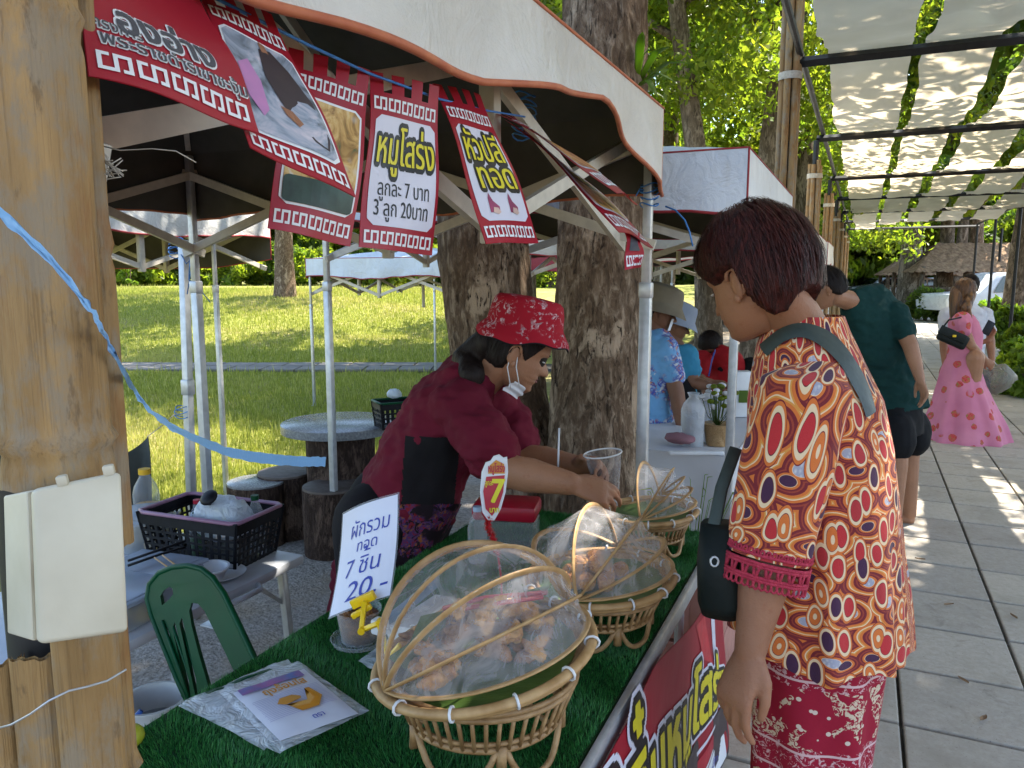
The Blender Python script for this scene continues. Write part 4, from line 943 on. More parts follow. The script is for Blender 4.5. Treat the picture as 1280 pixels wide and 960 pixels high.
# pink stone planter at the foot of the trees
pl = thing('stone_planter', 'low pink stone planter beyond the end of the stall table', 'planter', (-.62, 2.62, 0))
for k in range(3):
    for j in range(3): MB().box((-.40, 2.43+.145*j+(.07 if k % 2 else 0), .095+.19*k), (.10, .140, .182), None, .008).build('stone_block', MAT['pink_stone'], pl)
for k in range(3):
    for j in range(3): MB().box((-.51-.135*j, 2.41, .095+.19*k), (.13, .10, .182), None, .008).build('stone_block', MAT['pink_stone'], pl)
MB().box((-.62, 2.63, .50), (.36, .36, .04)).build('soil', MAT['soil'], pl)
def grassy(name, label, c, n, L, spread, mtl, seed, wid=.006):
    t = thing(name, label, 'plant', c); g = random.Random(seed)
    for k in range(n):
        a = g.uniform(0, 6.28); l = L*g.uniform(.6, 1.1); s = V((math.cos(a), math.sin(a), 0))*spread*g.uniform(.3, 1.3); b = V(c)+s*.25; mb = MB()
        mb.tube([b, b+s*.35+V((0, 0, l*.55)), b+s*.75+V((0, 0, l*.9)), b+s*1.15+V((0, 0, l*.88))], [wid*.5, wid, wid*.8, .0006], 5, flat=.18); mb.build('leaf', MAT[mtl], t, 3.2)
grassy('grass_tuft', 'yellow green leafy plant rising beside the far basket', (-.47, 2.50, .52), 46, .36, .15, 'leaf_bright', 3); grassy('grass_tuft', 'small pale leaves peeping over the pink stone', (-.36, 2.40, .555), 12, .07, .09, 'leaf_yellow', 4, .012)

# ------------------------------------------------------------------ baskets with folding net covers
def net_mat():
    t = NT('net'); n = t.step(t.noise(t.coord('World', (1, 1, .6)), 17, 5, .65, 1.6), .30, .72); t.done((.9, .88, .92), .8, 0, .2)  # whiter, denser streaks imitate bright highlights on gathered net folds
    t.translucent(.45, (.9, .88, .92)); t.see_through(t.math('SUBTRACT', .90, t.math('MULTIPLY', n, .28)), (1, 1, 1), t.last); return t.mat
MAT['net'] = net_mat()
MAT['woven'] = (lambda t: (t.bump(t.math('ADD', t.math('SINE', t.math('MULTIPLY', t.noise(t.coord('Object', (1, 1, 1)), 3, 1), 90)), t.noise(t.coord('Object', (40, 40, 160)), 6, 2)), .6, .003), t.done(t.ramp(t.noise(t.coord('Object', (60, 60, 220)), 2.2, 4), [(.3, (.23, .13, .05)), (.7, (.48, .31, .15))]), .6))[1])(NT('woven'))
MAT['banana_leaf'] = mat('banana_leaf', (.085, .145, .03), (.05, .10, .02), 6, .45, .3, 40, stretch=(1, 6, 1))
MAT['fried'] = mat('fried', (.60, .31, .065), (.32, .12, .02), 40, .6, .9, 130, dist=.006); MAT['fried_dark'] = mat('fried_dark', (.33, .14, .035), (.13, .045, .01), 40, .6, .9, 130, dist=.006)
def basket(idx, label, C, R, zr, tilt, ang, side, thetas, h0=.0, squash=1.):
    """C: centre on the table; zr rim height above table; ang: direction of the first hinge; side=+1/-1 which way ribs fan"""
    b = thing('rattan_basket', label, 'basket', (C.x, C.y, TZ+.004), 'rattan baskets on the stall table'); z0 = TZ+.006
    ring = lambda r, z, n=48: [V((C.x+r*math.cos(k*math.tau/n), C.y+r*math.sin(k*math.tau/n), z)) for k in range(n)]
    st_ = MB(); za, zb = z0+zr*.42, z0+zr*.80
    for r, z, q in ((.70*R, za, .0055), (.72*R, za+.012, .004), (.84*R, zb, .005), (.85*R, zb+.010, .0045)): st_.tube(ring(r, z), q, 7, closed=True)
    band = st_.build('hoop', MAT['rattan'], b, 3.2)
    for k in range(46):
        a = math.tau*k/46; MB().tube([(C.x+.71*R*math.cos(a), C.y+.71*R*math.sin(a), za), (C.x+.845*R*math.cos(a), C.y+.845*R*math.sin(a), zb)], .0034, 6).build('upright', MAT['rattan'], band, 3.2)
    nl = 5
    for k in range(nl):
        a0 = math.tau*k/nl+.35; pts = []
        for j in range(15):
            s = j/14; a = a0+math.tau/nl*(.04+.92*s); d = 1-abs(2*s-1)**3.2; pts.append(V((C.x+.70*R*(1-.05*d)*math.cos(a), C.y+.70*R*(1-.05*d)*math.sin(a), za-(za-z0-.0045)*d)))
        MB().tube(pts, .0052, 8).build('loop_foot', MAT['rattan'], b, 3.2)
        MB().tube(ring(.006, 0, 10) if 0 else [V((C.x+.70*R*math.cos(a0), C.y+.70*R*math.sin(a0), za-.03)), V((C.x+.70*R*math.cos(a0), C.y+.70*R*math.sin(a0), za+.006))], .0085, 8).build('binding', MAT['rattan'], b, 3.2)
    Tm = Matrix.Translation(V((C.x, C.y, z0+zr))) @ tilt.to_4x4(); tx = lambda p: Tm @ V(p)
    mb = MB(); mb.grid(lambda u, v: tx((R*(.02+.94*v)*math.cos(u*math.tau), R*(.02+.94*v)*math.sin(u*math.tau), -zr*.22+zr*.20*max(0, v-.6)**1.2*3)), 48, 14, True)
    tray = mb.build('tray', MAT['woven'], b, 3.2)
    mb = MB(); mb.tube([tx((R*math.cos(k*math.tau/64), R*math.sin(k*math.tau/64), 0)) for k in range(64)], .0085, 10, closed=True, flat=.8); mb.build('rim', MAT['bamboo_strip'], tray, 3.2)
    mb = MB(); mb.tube([tx((R*.95*math.cos(k*math.tau/64), R*.95*math.sin(k*math.tau/64), -.010)) for k in range(64)], .006, 8, closed=True); mb.build('inner_rim', MAT['bamboo_strip'], tray, 3.2)
    for k in range(12):
        a = k*math.tau/12+.2; p = [tx(((R+.0115*math.cos(q))*math.cos(a), (R+.0115*math.cos(q))*math.sin(a), .010*math.sin(q))) for q in [i*.63 for i in range(10)]]; MB().tube(p, .0022, 5, closed=True).build('white_tie', MAT['white_plastic'], tray, 3.2)
    ax = V((math.cos(ang), math.sin(ang), 0)); pr = V((-ax.y, ax.x, 0))*side
    def arc(th, ph, k=1.): th = math.radians(th); return tx(ax*(R*.97*math.cos(ph))+(pr*math.cos(th)+UP*math.sin(th)*squash)*(R*.98*k*math.sin(ph))+V((0, 0, .012)))
    cov = MB()
    for i in range(len(thetas)-1):
        ta, tb = thetas[i], thetas[i+1]
        cov.grid(lambda u, v: arc(ta+(tb-ta)*v, math.pi*u, 1-.10*math.sin(math.pi*v)+.012*noise.noise(V((u*6, v*2, i+idx*5.)))), 30, 9)
    net = cov.build('net', MAT['net'], b, 3.2)
    for i, th in enumerate(thetas):
        rib = MB().tube([arc(th, math.pi*k/32) for k in range(33)], .0066, 8, flat=.42, upv=None).build('rib', MAT['bamboo_strip'], b, 3.2)
        mb = MB(); pts = []
        for k in range(150): ph = math.pi*(.02+.96*k/149); q = k*.62; p = arc(th, ph); o_ = arc(th, ph, 1.05)-p; o_.normalize(); pts.append(p+o_*(.0052*math.sin(q))+ax*(.0052*math.cos(q)))
        mb.tube(pts, .0007, 4); mb.build('lashing', MAT['rope'], rib, 3.2)
    return tx
up_tilt = Matrix.Rotation(math.radians(7), 3, FWD.cross(UP).cross(UP) if False else FWD)
C1 = G(606, 934, TZ); C2 = G(748, 792, TZ); C3 = G(812, 690, TZ)
C1 = V((C1.x, C1.y, 0)); C2 = V((C2.x, C2.y, 0)); C3 = V((C3.x, C3.y, 0))
def toang(C, px, py, t): p = D(px, py, t); return math.atan2(p.y-C.y, p.x-C.x)
bt1 = basket(1, 'front rattan basket of golden fried pieces under an open net hood', C1, .178, .165, Matrix.Rotation(math.radians(-11), 3, FWD), toang(C1, 505, 925, 1.18), 1, [6, 30, 56, 84, 112], 0, .90)
bt2 = basket(2, 'middle rattan basket holding round fried balls under a net hood', C2, .158, .125, Matrix.Rotation(math.radians(-4), 3, FWD), toang(C2, 706, 800, 1.45), 1, [4, 26, 55, 98, 150], 0, .9)
bt3 = basket(3, 'small far basket with folded net fan beside the white tablecloth', C3, .125, .115, Matrix.Rotation(math.radians(-3), 3, FWD), toang(C3, 780, 725, 1.9), 1, [6, 24, 42, 60, 100])
def blob(mb, c, r, seed, stretch=(1, 1, 1), rough=.35, R=None):
    a = len(mb.v); mb.ell(c, r, R, 18, 12)
    for i in range(a, len(mb.v)):
        p = V(mb.v[i]); d = p-V(c); mb.v[i] = tuple(V(c)+d*(1+rough*noise.noise(d*(1.1/max(r))+V((seed*3.1, 0, 0)))+rough*.5*noise.noise(d*(3/max(r))+V((seed, 5, 0)))+rough*.28*noise.noise(d*(7.5/max(r))+V((seed, 5, 2)))))
g = random.Random(11)
def leaf_sheet(name, label, tx, pts, z, mtl='banana_leaf'):
    mb = MB(); c = (sum(p[0] for p in pts)/len(pts), sum(p[1] for p in pts)/len(pts)); n = len(pts); rings = 5
    vs = []
    for j in range(rings+1):
        for p in pts: s = j/rings; vs.append(tx((c[0]+(p[0]-c[0])*s, c[1]+(p[1]-c[1])*s, z+.010*s*s+.003*math.sin(p[0]*90+j))))
    fs = [(j*n+k, j*n+(k+1) % n, (j+1)*n+(k+1) % n, (j+1)*n+k) for j in range(rings) for k in range(n)]; mb.add(vs, fs); tag(mb.build(name, MAT[mtl], None, 3.2), label, 'leaf', 'banana leaves lining the baskets')
circ = lambda r, n=20, sx=1., sy=1.: [(r*math.cos(k*math.tau/n)*sx, r*math.sin(k*math.tau/n)*sy) for k in range(n)]
leaf_sheet('banana_leaf', 'banana leaf lining the front basket under the fried pieces', bt1, circ(.15), -.022); leaf_sheet('banana_leaf', 'banana leaf lining the middle basket under the round balls', bt2, circ(.135), -.018); leaf_sheet('banana_leaf', 'banana leaf lining the small far basket', bt3, circ(.105), -.016)
for k in range(64):
    a = g.uniform(0, 6.28); q = math.sqrt(g.random())*.118; z = .012+.075*(1-q/.135)*g.random(); mb = MB(); blob(mb, bt1((q*math.cos(a)-.01, q*math.sin(a), z)), (g.uniform(.016, .030), g.uniform(.009, .016), g.uniform(.008, .013)), k, rough=.75, R=Matrix.Rotation(g.uniform(0, 3), 3, 'Z') @ Matrix.Rotation(g.uniform(-.7, .7), 3, 'X'))
    tag(mb.build('fried_piece', MAT['fried'] if k % 3 else MAT['fried_dark'], None, 3.2), 'golden fried vegetable piece in the front basket', 'fried food', 'fried pieces in the front basket')
k = 0
for (x, y, z) in [(-.045, -.05, 0), (-.01, -.055, 0), (.03, -.045, 0), (-.06, -.012, 0), (-.022, -.015, 0), (.018, -.01, 0), (-.04, .025, 0), (.0, .028, 0), (.04, .022, 0), (-.03, -.03, .028), (.005, -.025, .030), (-.012, .008, .028)]:
    mb = MB(); c = bt2((x, y, z+.008)); blob(mb, c, (.0185, .0185, .018), k, rough=.14)
    for q in range(7):
        R_ = Matrix.Rotation(g.uniform(0, 3), 3, V((g.uniform(-1, 1), g.uniform(-1, 1), g.uniform(-1, 1))).normalized()); mb.tube([c+R_ @ V((.0192*math.cos(i*.45), .0192*math.sin(i*.45), .002*math.sin(i*2))) for i in range(14)], .0013, 5, closed=True)
    k += 1; tag(mb.build('fried_ball', MAT['fried'], None, 3.2), 'noodle wrapped fried meat ball in the middle basket', 'fried food', 'fried balls in the middle basket')
# folded banana leaf corners and a paper sheet sticking out of the front basket
for i, pts in enumerate([[(484, 822, 1.19), (512, 803, 1.21), (526, 770, 1.26), (560, 762, 1.30), (548, 830, 1.24), (515, 842, 1.20)], [(640, 742, 1.36), (700, 728, 1.42), (712, 742, 1.42), (650, 765, 1.36)]]):
    q = [D(*p) for p in pts]; c = sum(q, V((0, 0, 0)))/len(q); mb = MB(); mb.add([c+V((0, 0, .012))]+q, [(0, k+1, (k+1) % len(q)+1) for k in range(len(q))]); tag(mb.build('banana_leaf', MAT['banana_leaf'], None, 3.2), ['folded banana leaf corner sticking out by the yellow clip', 'banana leaf fold at the back of the front basket'][i], 'leaf', 'banana leaves lining the baskets')
# red tongs lying in the basket
tg = thing('serving_tongs', 'red handled serving tongs lying in the front basket', 'tongs', bt1((.02, .05, .04)))
for s in (-1, 1): MB().tube([bt1((-.09, .03+.012*s, .05)), bt1((-.02, .05+.016*s, .058)), bt1((.09, .075+.008*s, .06))], .006, 8, flat=.6).build('arm', MAT['red_plastic'], tg, 3.2)

# ------------------------------------------------------------------ small things on the stall table
def plate(mb, outer, holes, depth, thick, back=None):
    """flat piece cut along an outline given in photo pixels, laid on a tilted plane and given thickness"""
    loops = [outer]+holes; flat_ = [V((x, y, 0)) for L_ in loops for x, y in L_]; tris = tessellate_polygon([[V((x, y, 0)) for x, y in L_] for L_ in loops])
    A = [D(p.x, p.y, depth(p.x, p.y)) for p in flat_]; nrm = (A[1]-A[0]).cross(A[2]-A[0])
    nrm = -FWD if back is None else back
    n = len(A); vs = [p+nrm*thick/2 for p in A]+[p-nrm*thick/2 for p in A]; fs = [tuple(t_) for t_ in tris]+[tuple(i+n for i in reversed(t_)) for t_ in tris]; o = 0
    for L_ in loops:
        m_ = len(L_)
        for k in range(m_): fs.append((o+k, o+(k+1) % m_, n+o+(k+1) % m_, n+o+k))
        o += m_
    b = len(mb.v); mb.add(vs, fs); return mb
# handwritten price card in a yellow clip
cd = thing('price_card', 'white laminated card handwritten in blue held up by the yellow clip', 'sign', D(455, 770, 1.42))
TLc, TRc, BRc, BLc = D(429, 643, 1.50), D(497, 618, 1.46), D(487, 744, 1.40), D(412, 771, 1.44); cn = (TRc-TLc).cross(BLc-TLc).normalized(); cn = cn if cn.dot(CAM-TLc) > 0 else -cn
def SCd(u, v, lift=0.): p = TLc.lerp(TRc, u).lerp(BLc.lerp(BRc, u), v); return p+cn*(.012*math.sin(math.pi*u)*(1-.3*v)-.008*math.sin(math.pi*v)+lift)
lam = clear('laminate', (.95, .96, 1), .55, (.7, .72, .78), .2); mb = MB(); mb.grid(lambda u, v: SCd(u*1.05-.025, v*1.04-.02, -.0004), 14, 16); mb.build('laminate_edge', lam, cd, 3.2)
mb = MB(); mb.grid(lambda u, v: SCd(u, v), 14, 16); mb.grid(lambda u, v: SCd(u, v, -.0009), 14, 16); mb.build('card', mat('card_white', (.70, .71, .80), (.64, .65, .76), 6, .35), cd, 3.2)
pen = [(.0, INK['print_blue'], .0010)]; ac = .55
lettering(cd, SCd, 'ผักรวม', .20, .30, .90, .215, pen, ac, slant=.12); lettering(cd, SCd, 'ทอด', .34, .45, .72, .155, pen, ac, slant=.1); lettering(cd, SCd, '7 ชิ้น', .16, .68, .80, .24, pen, ac, slant=.1); lettering(cd, SCd, '20.-', .24, .92, .95, .26, pen, ac, slant=.12)
yc = thing('yellow_clip', 'jointed yellow plastic clip gripping the price card and the basket rim', 'clip', D(495, 835, 1.22))
a, b_ = D(440, 756, 1.40), D(468, 743, 1.39); MB().bar(a, b_, .012, .017, UP, .002).build('jaw', MAT['yellow_plastic'], yc); a, b_ = D(440, 771, 1.385), D(464, 757, 1.385); MB().bar(a, b_, .010, .010, UP, .002).build('jaw', MAT['yellow_plastic'], yc)
for p, q, w in [((456, 752, 1.385), (452, 786, 1.36), .011), ((452, 788, 1.36), (476, 778, 1.33), .009), ((474, 780, 1.325), (486, 822, 1.27), .012), ((484, 824, 1.265), (500, 806, 1.25), .009)]: MB().bar(D(*p), D(*q), w, w*.8, RIGHT, .002).build('arm', MAT['yellow_plastic'], yc)
for p in [(452, 788, 1.355), (475, 778, 1.325), (456, 755, 1.385)]:
    MB().tube([D(*p)-FWD*.006, D(*p)+FWD*.006], .0065, 12).build('joint', MAT['yellow_plastic'], yc)
# cup of sauce
sc_ = G(449, 803, TZ); sc_.z = TZ+.006; cu = thing('sauce_tub', 'round clear tub of brown chilli sauce below the price card', 'tub', sc_)
tub_clear = clear('tub_clear', (.95, .96, .97), .75, (.75, .76, .78), .12)
MB().lathe([(.036, 0), (.046, .066), (.049, .068), (.049, .072)], sc_, 36, None, True).build('tub', tub_clear, cu, .8); MB().lathe([(0, .004), (.034, .004), (.0435, .056), (.0, .060)], sc_, 30).build('sauce', mat('sauce', (.24, .105, .035), (.10, .035, .012), 60, .45, .8, 110, dist=.006), cu, 3.2)
for k in range(20):
    a = g.uniform(0, 6.28); q = math.sqrt(g.random())*.036; mb = MB(); blob(mb, sc_+V((q*math.cos(a), q*math.sin(a), .060)), (.008, .006, .004), k, rough=.5); mb.build('crumb', MAT['fried_dark'], cu, 3.2)
MB().lathe([(0, 0), (.055, 0), (.060, .010), (.058, .011)], sc_+V((0, 0, -.002)), 30).build('saucer', tub_clear, cu, .8)
# price tag with 7
pt = thing('price_tag', 'small red and white tag with yellow figure seven on a tinsel stem', 'sign', D(613, 655, 1.62)); TT = 1.62
out = [(603, 640), (600, 615), (602, 590), (607, 578), (613, 576), (617, 570), (624, 568), (629, 572), (634, 571), (635, 590), (632, 615), (626, 636), (618, 650), (610, 650)]
plate(MB(), out, [], lambda x, y: TT, .004).build('tag_board', MAT['white_plastic'], pt, .5); plate(MB(), [(607, 636), (604, 614), (608, 596), (631, 594), (629, 615), (623, 634), (615, 645)], [], lambda x, y: TT-.004, .0012).build('red_field', INK['print_red'], pt, .5); plate(MB(), [(610, 592), (612, 582), (620, 575), (630, 580), (631, 592)], [], lambda x, y: TT-.004, .0014).build('yellow_field', INK['print_orange'], pt, .5)
STg = lambda u, v, lift=0.: D(602+32*u, 570+80*v, TT-.006-lift)
lettering(pt, STg, '7', .30, .72, .80, .52, [(.04, INK['print_yellow'], .0005)], .4, slant=.15); lettering(pt, STg, 'หมูโสร่ง', .24, .25, .92, .17, [(.03, INK['print_red'], .0008)], .4); lettering(pt, STg, 'ลูกละ', .12, .46, .46, .12, [(.02, INK['print_yellow'], .0005)], .4); lettering(pt, STg, 'บาท', .3, .88, .7, .12, [(.03, INK['print_yellow'], .0005)], .4)
stem = [D(612, 648, TT), D(610, 658, TT), D(616, 672, TT-.02), D(622, 690, TT-.05), D(626, 720, TT-.09), D(628, 760, TT-.13)]; ts = MB().tube(stem, .0022, 6).build('stem', MAT['red_plastic'], pt, 3.2); CS = catmull(stem[:4], 70); mb = MB()
for p in CS:
    for k in range(9): d = V((g.uniform(-1, 1), g.uniform(-1, 1), g.uniform(-1, 1))).normalized(); q = p+d*g.uniform(.006, .012); s = d.orthogonal()*.0012; mb.add([p-s, p+s, q], [(0, 1, 2)])
mb.build('tinsel', mat('tinsel', (.60, .02, .025), (.35, .01, .01), 60, .3), ts, 3.2)
# packs of clear bags with a printed sheet
film = clear('film', (.97, .98, 1), .42, (1.05, 1.07, 1.1), .10, 26)
bg = thing('bag_pack', 'pack of clear plastic bags with blue and yellow print lying on the turf', 'packet', G(345, 885, TZ))
def lay(pts, z, nu=14, nv=14, amp=.004, seed=0.):
    q = [G(x, y, TZ+.012+z) for x, y in pts]
    return lambda u, v, lift=0.: q[0].lerp(q[1], u).lerp(q[3].lerp(q[2], u), v)+V((0, 0, amp*noise.noise(V((u*4+seed, v*4, seed)))+.006*(math.sin(math.pi*u)*math.sin(math.pi*v))**.4+lift))
for i, (pts, z) in enumerate([([(226, 878), (360, 824), (400, 862), (330, 938)], .0), ([(222, 882), (345, 828), (440, 880), (350, 942)], .005), ([(270, 862), (372, 826), (462, 888), (352, 940)], .010)]):
    mb = MB(); mb.grid(lay(pts, z, seed=i*3.), 22, 22); mb.build('clear_bag', film, bg, 3.2)
L3 = lay([(290, 866), (380, 836), (448, 892), (350, 926)], .014, amp=.002); sh = MB().grid(lambda u, v: L3(u, v), 12, 12).build('printed_sheet', mat('sheet_white', (.66, .66, .72), (.58, .58, .66), 8, .5), bg, 3.2)
LS = lambda u, v, lift=0.: L3(u, v, .002+lift)
rect(sh, LS, .05, .03, .90, .16, mat('sheet_blue', (.10, .14, .34), (.3, .1, .25), 30, .5), .0006, 'blue_strip', .01, 1.); lettering(sh, LS, 'ถุงร้อนใส', .25, .30, .85, .16, [(.03, INK['print_orange'], .0008)], 1.)
for k in range(16): rect(sh, LS, .05+.02*random.random(), .35+.025*k, .93, .356+.025*k, SLINE if 'SLINE' in globals() else mat('sheet_line', (.42, .40, .58), None, 20, .5), .0005, 'printed_line', .001, 1.)
poly(sh, LS, [(.28, .52), (.36, .44), (.52, .44), (.60, .50), (.58, .54), (.48, .56), (.36, .58)], INK['print_orange'], .0012, 'printed_emblem'); poly(sh, LS, [(.36, .58), (.44, .66), (.60, .68), (.72, .60), (.72, .40), (.78, .40), (.82, .60), (.68, .74), (.46, .74)], INK['print_orange'], .0012, 'printed_emblem')
lettering(sh, LS, 'ตรา', .4, .90, .75, .10, [(.02, INK['print_blue'], .0010)], 1.)
L4 = lay([(250, 868), (340, 834), (356, 846), (266, 884)], .008); rect(bg, L4, .05, .1, .95, .35, MAT['green_plastic'], .001, 'green_print', .02, 2.)
cb = tag(MB().grid(lay([(448, 826), (500, 788), (540, 810), (480, 846)], .004, seed=9.), 14, 14).build('clear_bag', film, None, 3.2), 'crumpled clear bag beside the yellow clip', 'bag')
# blue grey sealer arm and papers behind the front basket
ts_ = thing('bag_sealer', 'blue grey bag sealer lying behind the front basket', 'tool', D(510, 770, 1.55)); MB().bar(D(478, 782, 1.50), D(545, 728, 1.72), .016, .020, UP, .004).build('sealing_arm', mat('steel_blue', (.17, .27, .38), (.12, .2, .3), 20, .4), ts_); MB().bar(D(498, 792, 1.50), D(556, 752, 1.72), .05, .03, UP, .006).build('body', MAT['white_plastic'], ts_); MB().bar(D(470, 786, 1.49), D(480, 780, 1.51), .03, .03, UP, .004).build('hinge_block', MAT['white_plastic'], ts_)
# red lidded container, water bottle, stacked lids
rc = G(634, 688, TZ); rc.z = TZ; bx_ = thing('food_container', 'clear food container with dark red lid behind the price tag', 'container', rc); RZ = Matrix.Rotation(.25, 3, 'Z')
MB().box(rc+V((0, 0, .055)), (.17, .12, .095), RZ, .01).build('body', tub_clear, bx_); MB().box(rc+V((0, 0, .125)), (.18, .13, .045), RZ, .012).build('lid', MAT['red_plastic'], bx_)
def bottle(label, c, r, h, cap, liquid=None, group=None, name='water_bottle'):
    t = thing(name, label, 'bottle', c, group); pr = [(r*.85, 0), (r, .01), (r, h*.25), (r*.95, h*.28), (r, h*.31), (r, h*.62), (r*.85, h*.74), (r*.42, h*.88), (r*.40, h*.93)]
    MB().lathe(pr, c, 24, None, True).build('body', tub_clear, t, 3.2); MB().lathe([(r*.47, h*.92), (r*.47, h*1.0), (0, h*1.0)], c, 18, None, True).build('cap', cap, t, .6)
    if liquid: MB().lathe([(0, .004), (r*.92, .008), (r*.92, h*.45), (0, h*.45)], c, 20).build('liquid', liquid, t, .8)
    return t
p = G(597, 705, TZ); p.z = TZ+.006; bottle('clear bottle with pale cap behind the front basket', p, .026, .155, mat('cap_blue', (.42, .55, .7), None, 20, .4))
p = G(706, 712, TZ); p.z = TZ+.006; sl = thing('lid_stack', 'stack of clear plastic lids behind the middle basket', 'lids', p)
for k in range(12): MB().lathe([(0, 0), (.046, 0), (.049, .004), (.049, .006)], p+V((.001*math.sin(k*2), 0, .009*k)), 28).build('lid', tub_clear, sl, .8)
# bamboo skewer upright
sk = G(697, 700, TZ); tag(MB().tube([D(697, 600, 2.02), D(699, 535, 2.02)], .0028, 8).build('white_straw', MAT['white_plastic'], None, 3.2), 'thin white straw standing in front of the trunk', 'straw')

# ------------------------------------------------------------------ side table and what stands on it
SZ = .62; sx0, sx1, sy0, sy1 = -2.30, -1.672, .80, 1.985
sd = thing('side_table', 'pale grey folding side table behind the green chair', 'table', ((sx0+sx1)/2, (sy0+sy1)/2, 0))
MAT['side_top'] = mat('side_top', (.55, .57, .60), (.46, .48, .52), 9, .42, .05, 80)
MB().box(((sx0+sx1)/2, (sy0+sy1)/2, SZ-.018), (sx1-sx0, sy1-sy0, .034), None, .010).build('table_top', MAT['side_top'], sd)
for x in (sx0+.06, sx1-.05):
    for y in (sy0+.1, sy1-.06): MB().bar((x, y, SZ-.03), (x+(.03 if x > -2 else -.03), y+.02, 0), .026, .026, V((0, 1, 0)), .004).build('leg', MAT['grey_metal'], sd)
MB().bar((sx1-.05, sy1-.06, SZ-.16), (sx1-.05, sy1-.2, SZ-.04), .012, .012, V((1, 0, 0))).build('brace', MAT['grey_metal'], sd)
MB().tube([(sx1+.002, 1.60, SZ-.022), (sx1+.028, 1.62, SZ-.026), (sx1+.030, 1.74, SZ-.026), (sx1+.002, 1.76, SZ-.022)], .009, 8).build('carry_handle', MAT['side_top'], sd, 3.2)
def crate(name, label, c, w, d, h, yaw, body, rim, nx, nz, ny, taper=.86):
    """plastic basket with slotted walls built bar by bar"""
    t = thing(name, label, 'basket', c); R = Matrix.Rotation(yaw, 3, 'Z'); c = V(c); P_ = lambda x, y, z: c+R @ V((x*(taper+(1-taper)*z/h), y*(taper+(1-taper)*z/h), z))
    MB().box(c+V((0, 0, .004)), (w*taper, d*taper, .008), R).build('base', body, t)
    for (s, axis, n) in ((1, 0, nx), (-1, 0, nx), (1, 1, ny), (-1, 1, ny)):
        mb = MB(); L_ = w if axis == 0 else d; o_ = (d if axis == 0 else w)/2*s
        pt_ = (lambda q, z: P_(q, o_, z)) if axis == 0 else (lambda q, z: P_(o_, q, z)); up = R @ (V((0, s, 0)) if axis == 0 else V((s, 0, 0)))
        for k in range(n+1): q = -L_/2+L_*k/n; mb.bar(pt_(q, 0), pt_(q, h), L_/n*.36, .003, up)
        for k in range(nz+1): z = h*.05+(h*.72)*k/nz; mb.bar(pt_(-L_/2, z), pt_(L_/2, z), .0031, h/nz*.22, UP)
        mb.bar(pt_(-L_/2, h*.89), pt_(L_/2, h*.89), .0034, h*.22, UP); mb.build('side_wall', body, t, .4)
    mb = MB(); q = [P_(-w/2, -d/2, h), P_(w/2, -d/2, h), P_(w/2, d/2, h), P_(-w/2, d/2, h)]; ring = []
    for k in range(4):
        a, b_ = q[k], q[(k+1) % 4]; ring += [a.lerp(b_, .06), a.lerp(b_, .5), a.lerp(b_, .94)]
    mb.tube(ring, .0085, 8, closed=True, flat=.8); mb.build('rim', rim, t, 3.2); return t
MAT['mauve'] = mat('mauve_plastic', (.30, .15, .22), (.24, .12, .18), 20, .4)
ck = V((-1.945, 1.850, SZ)); crate('plastic_basket', 'black slotted basket with mauve rim full of bottles on the side table', ck, .40, .235, .165, math.radians(4), MAT['black_plastic'], MAT['mauve'], 12, 5, 10)
bl = V((-1.80, 1.90, SZ+.012)); bottle('bottle with green cap standing in the black basket', bl, .028, .20, MAT['green_plastic'], None, None)
bottle('dark sauce bottle lying among things in the black basket', V((-2.03, 1.87, SZ+.012)), .026, .165, MAT['red_plastic'], mat('soy', (.05, .02, .01), None, 20, .3), None, 'sauce_bottle'); bottle('green bottle inside the black basket', V((-1.96, 1.80, SZ+.012)), .026, .15, MAT['green_plastic'], mat('green_liquid', (.04, .16, .03), None, 20, .3), None, 'sauce_bottle')
bag_white = clear('bag_white', (.95, .97, 1), .0, (.95, 1.0, 1.05), .3, 24)
mb = MB(); blob(mb, V((-1.88, 1.86, SZ+.135)), (.11, .075, .065), 3, rough=.5); tag(mb.build('plastic_bag', bag_white, None, 3.2), 'crumpled white plastic bag on top of the black basket', 'bag')
la = thing('black_ladle', 'black plastic ladle leaning out of the basket', 'ladle', V((-2.02, 1.80, SZ+.05))); MB().tube([V((-2.02, 1.80, SZ+.04)), D(258, 640, 2.52), D(264, 626, 2.5)], .006, 8).build('handle', MAT['black_plastic'], la, 3.2); mb = MB(); mb.ell(D(261, 622, 2.5), (.030, .030, .014), Matrix.Rotation(.7, 3, 'X')); mb.build('bowl', MAT['black_plastic'], la, 3.2)
milky = clear('milky', (.9, .93, .97), .35, (.66, .72, .78), .25)
def tub(label, c, sx, sy, h, lidm, content=None, yaw=0., round_=False):
    t = thing('food_tub', label, 'tub', c); R = Matrix.Rotation(yaw, 3, 'Z'); c = V(c)
    if round_: MB().lathe([(sx*.42, 0), (sx*.5, h*.85), (sx*.53, h*.86)], c, 32, None, True).build('body', milky, t, .8); MB().lathe([(sx*.54, h*.84), (sx*.55, h*.93), (sx*.48, h*.95), (sx*.46, h*1.0), (0, h*1.01)], c, 32).build('lid', lidm, t, .8)
    else: MB().box(c+V((0, 0, h*.42)), (sx*.93, sy*.93, h*.84), R, .012).build('body', milky, t); MB().box(c+V((0, 0, h*.90)), (sx, sy, h*.16), R, .006).build('lid', lidm, t); MB().box(c+V((0, 0, h*.985)), (sx*.86, sy*.84, h*.08), R, .004).build('lid_panel', lidm, t)
    if content:
        mb = MB()
        for k in range(12): blob(mb, c+R @ V((random.uniform(-.3, .3)*sx, random.uniform(-.3, .3)*sy, h*random.uniform(.15, .4))), (.035, .03, .022), k, rough=.5)
        mb.build('contents', content, t, 3.2)
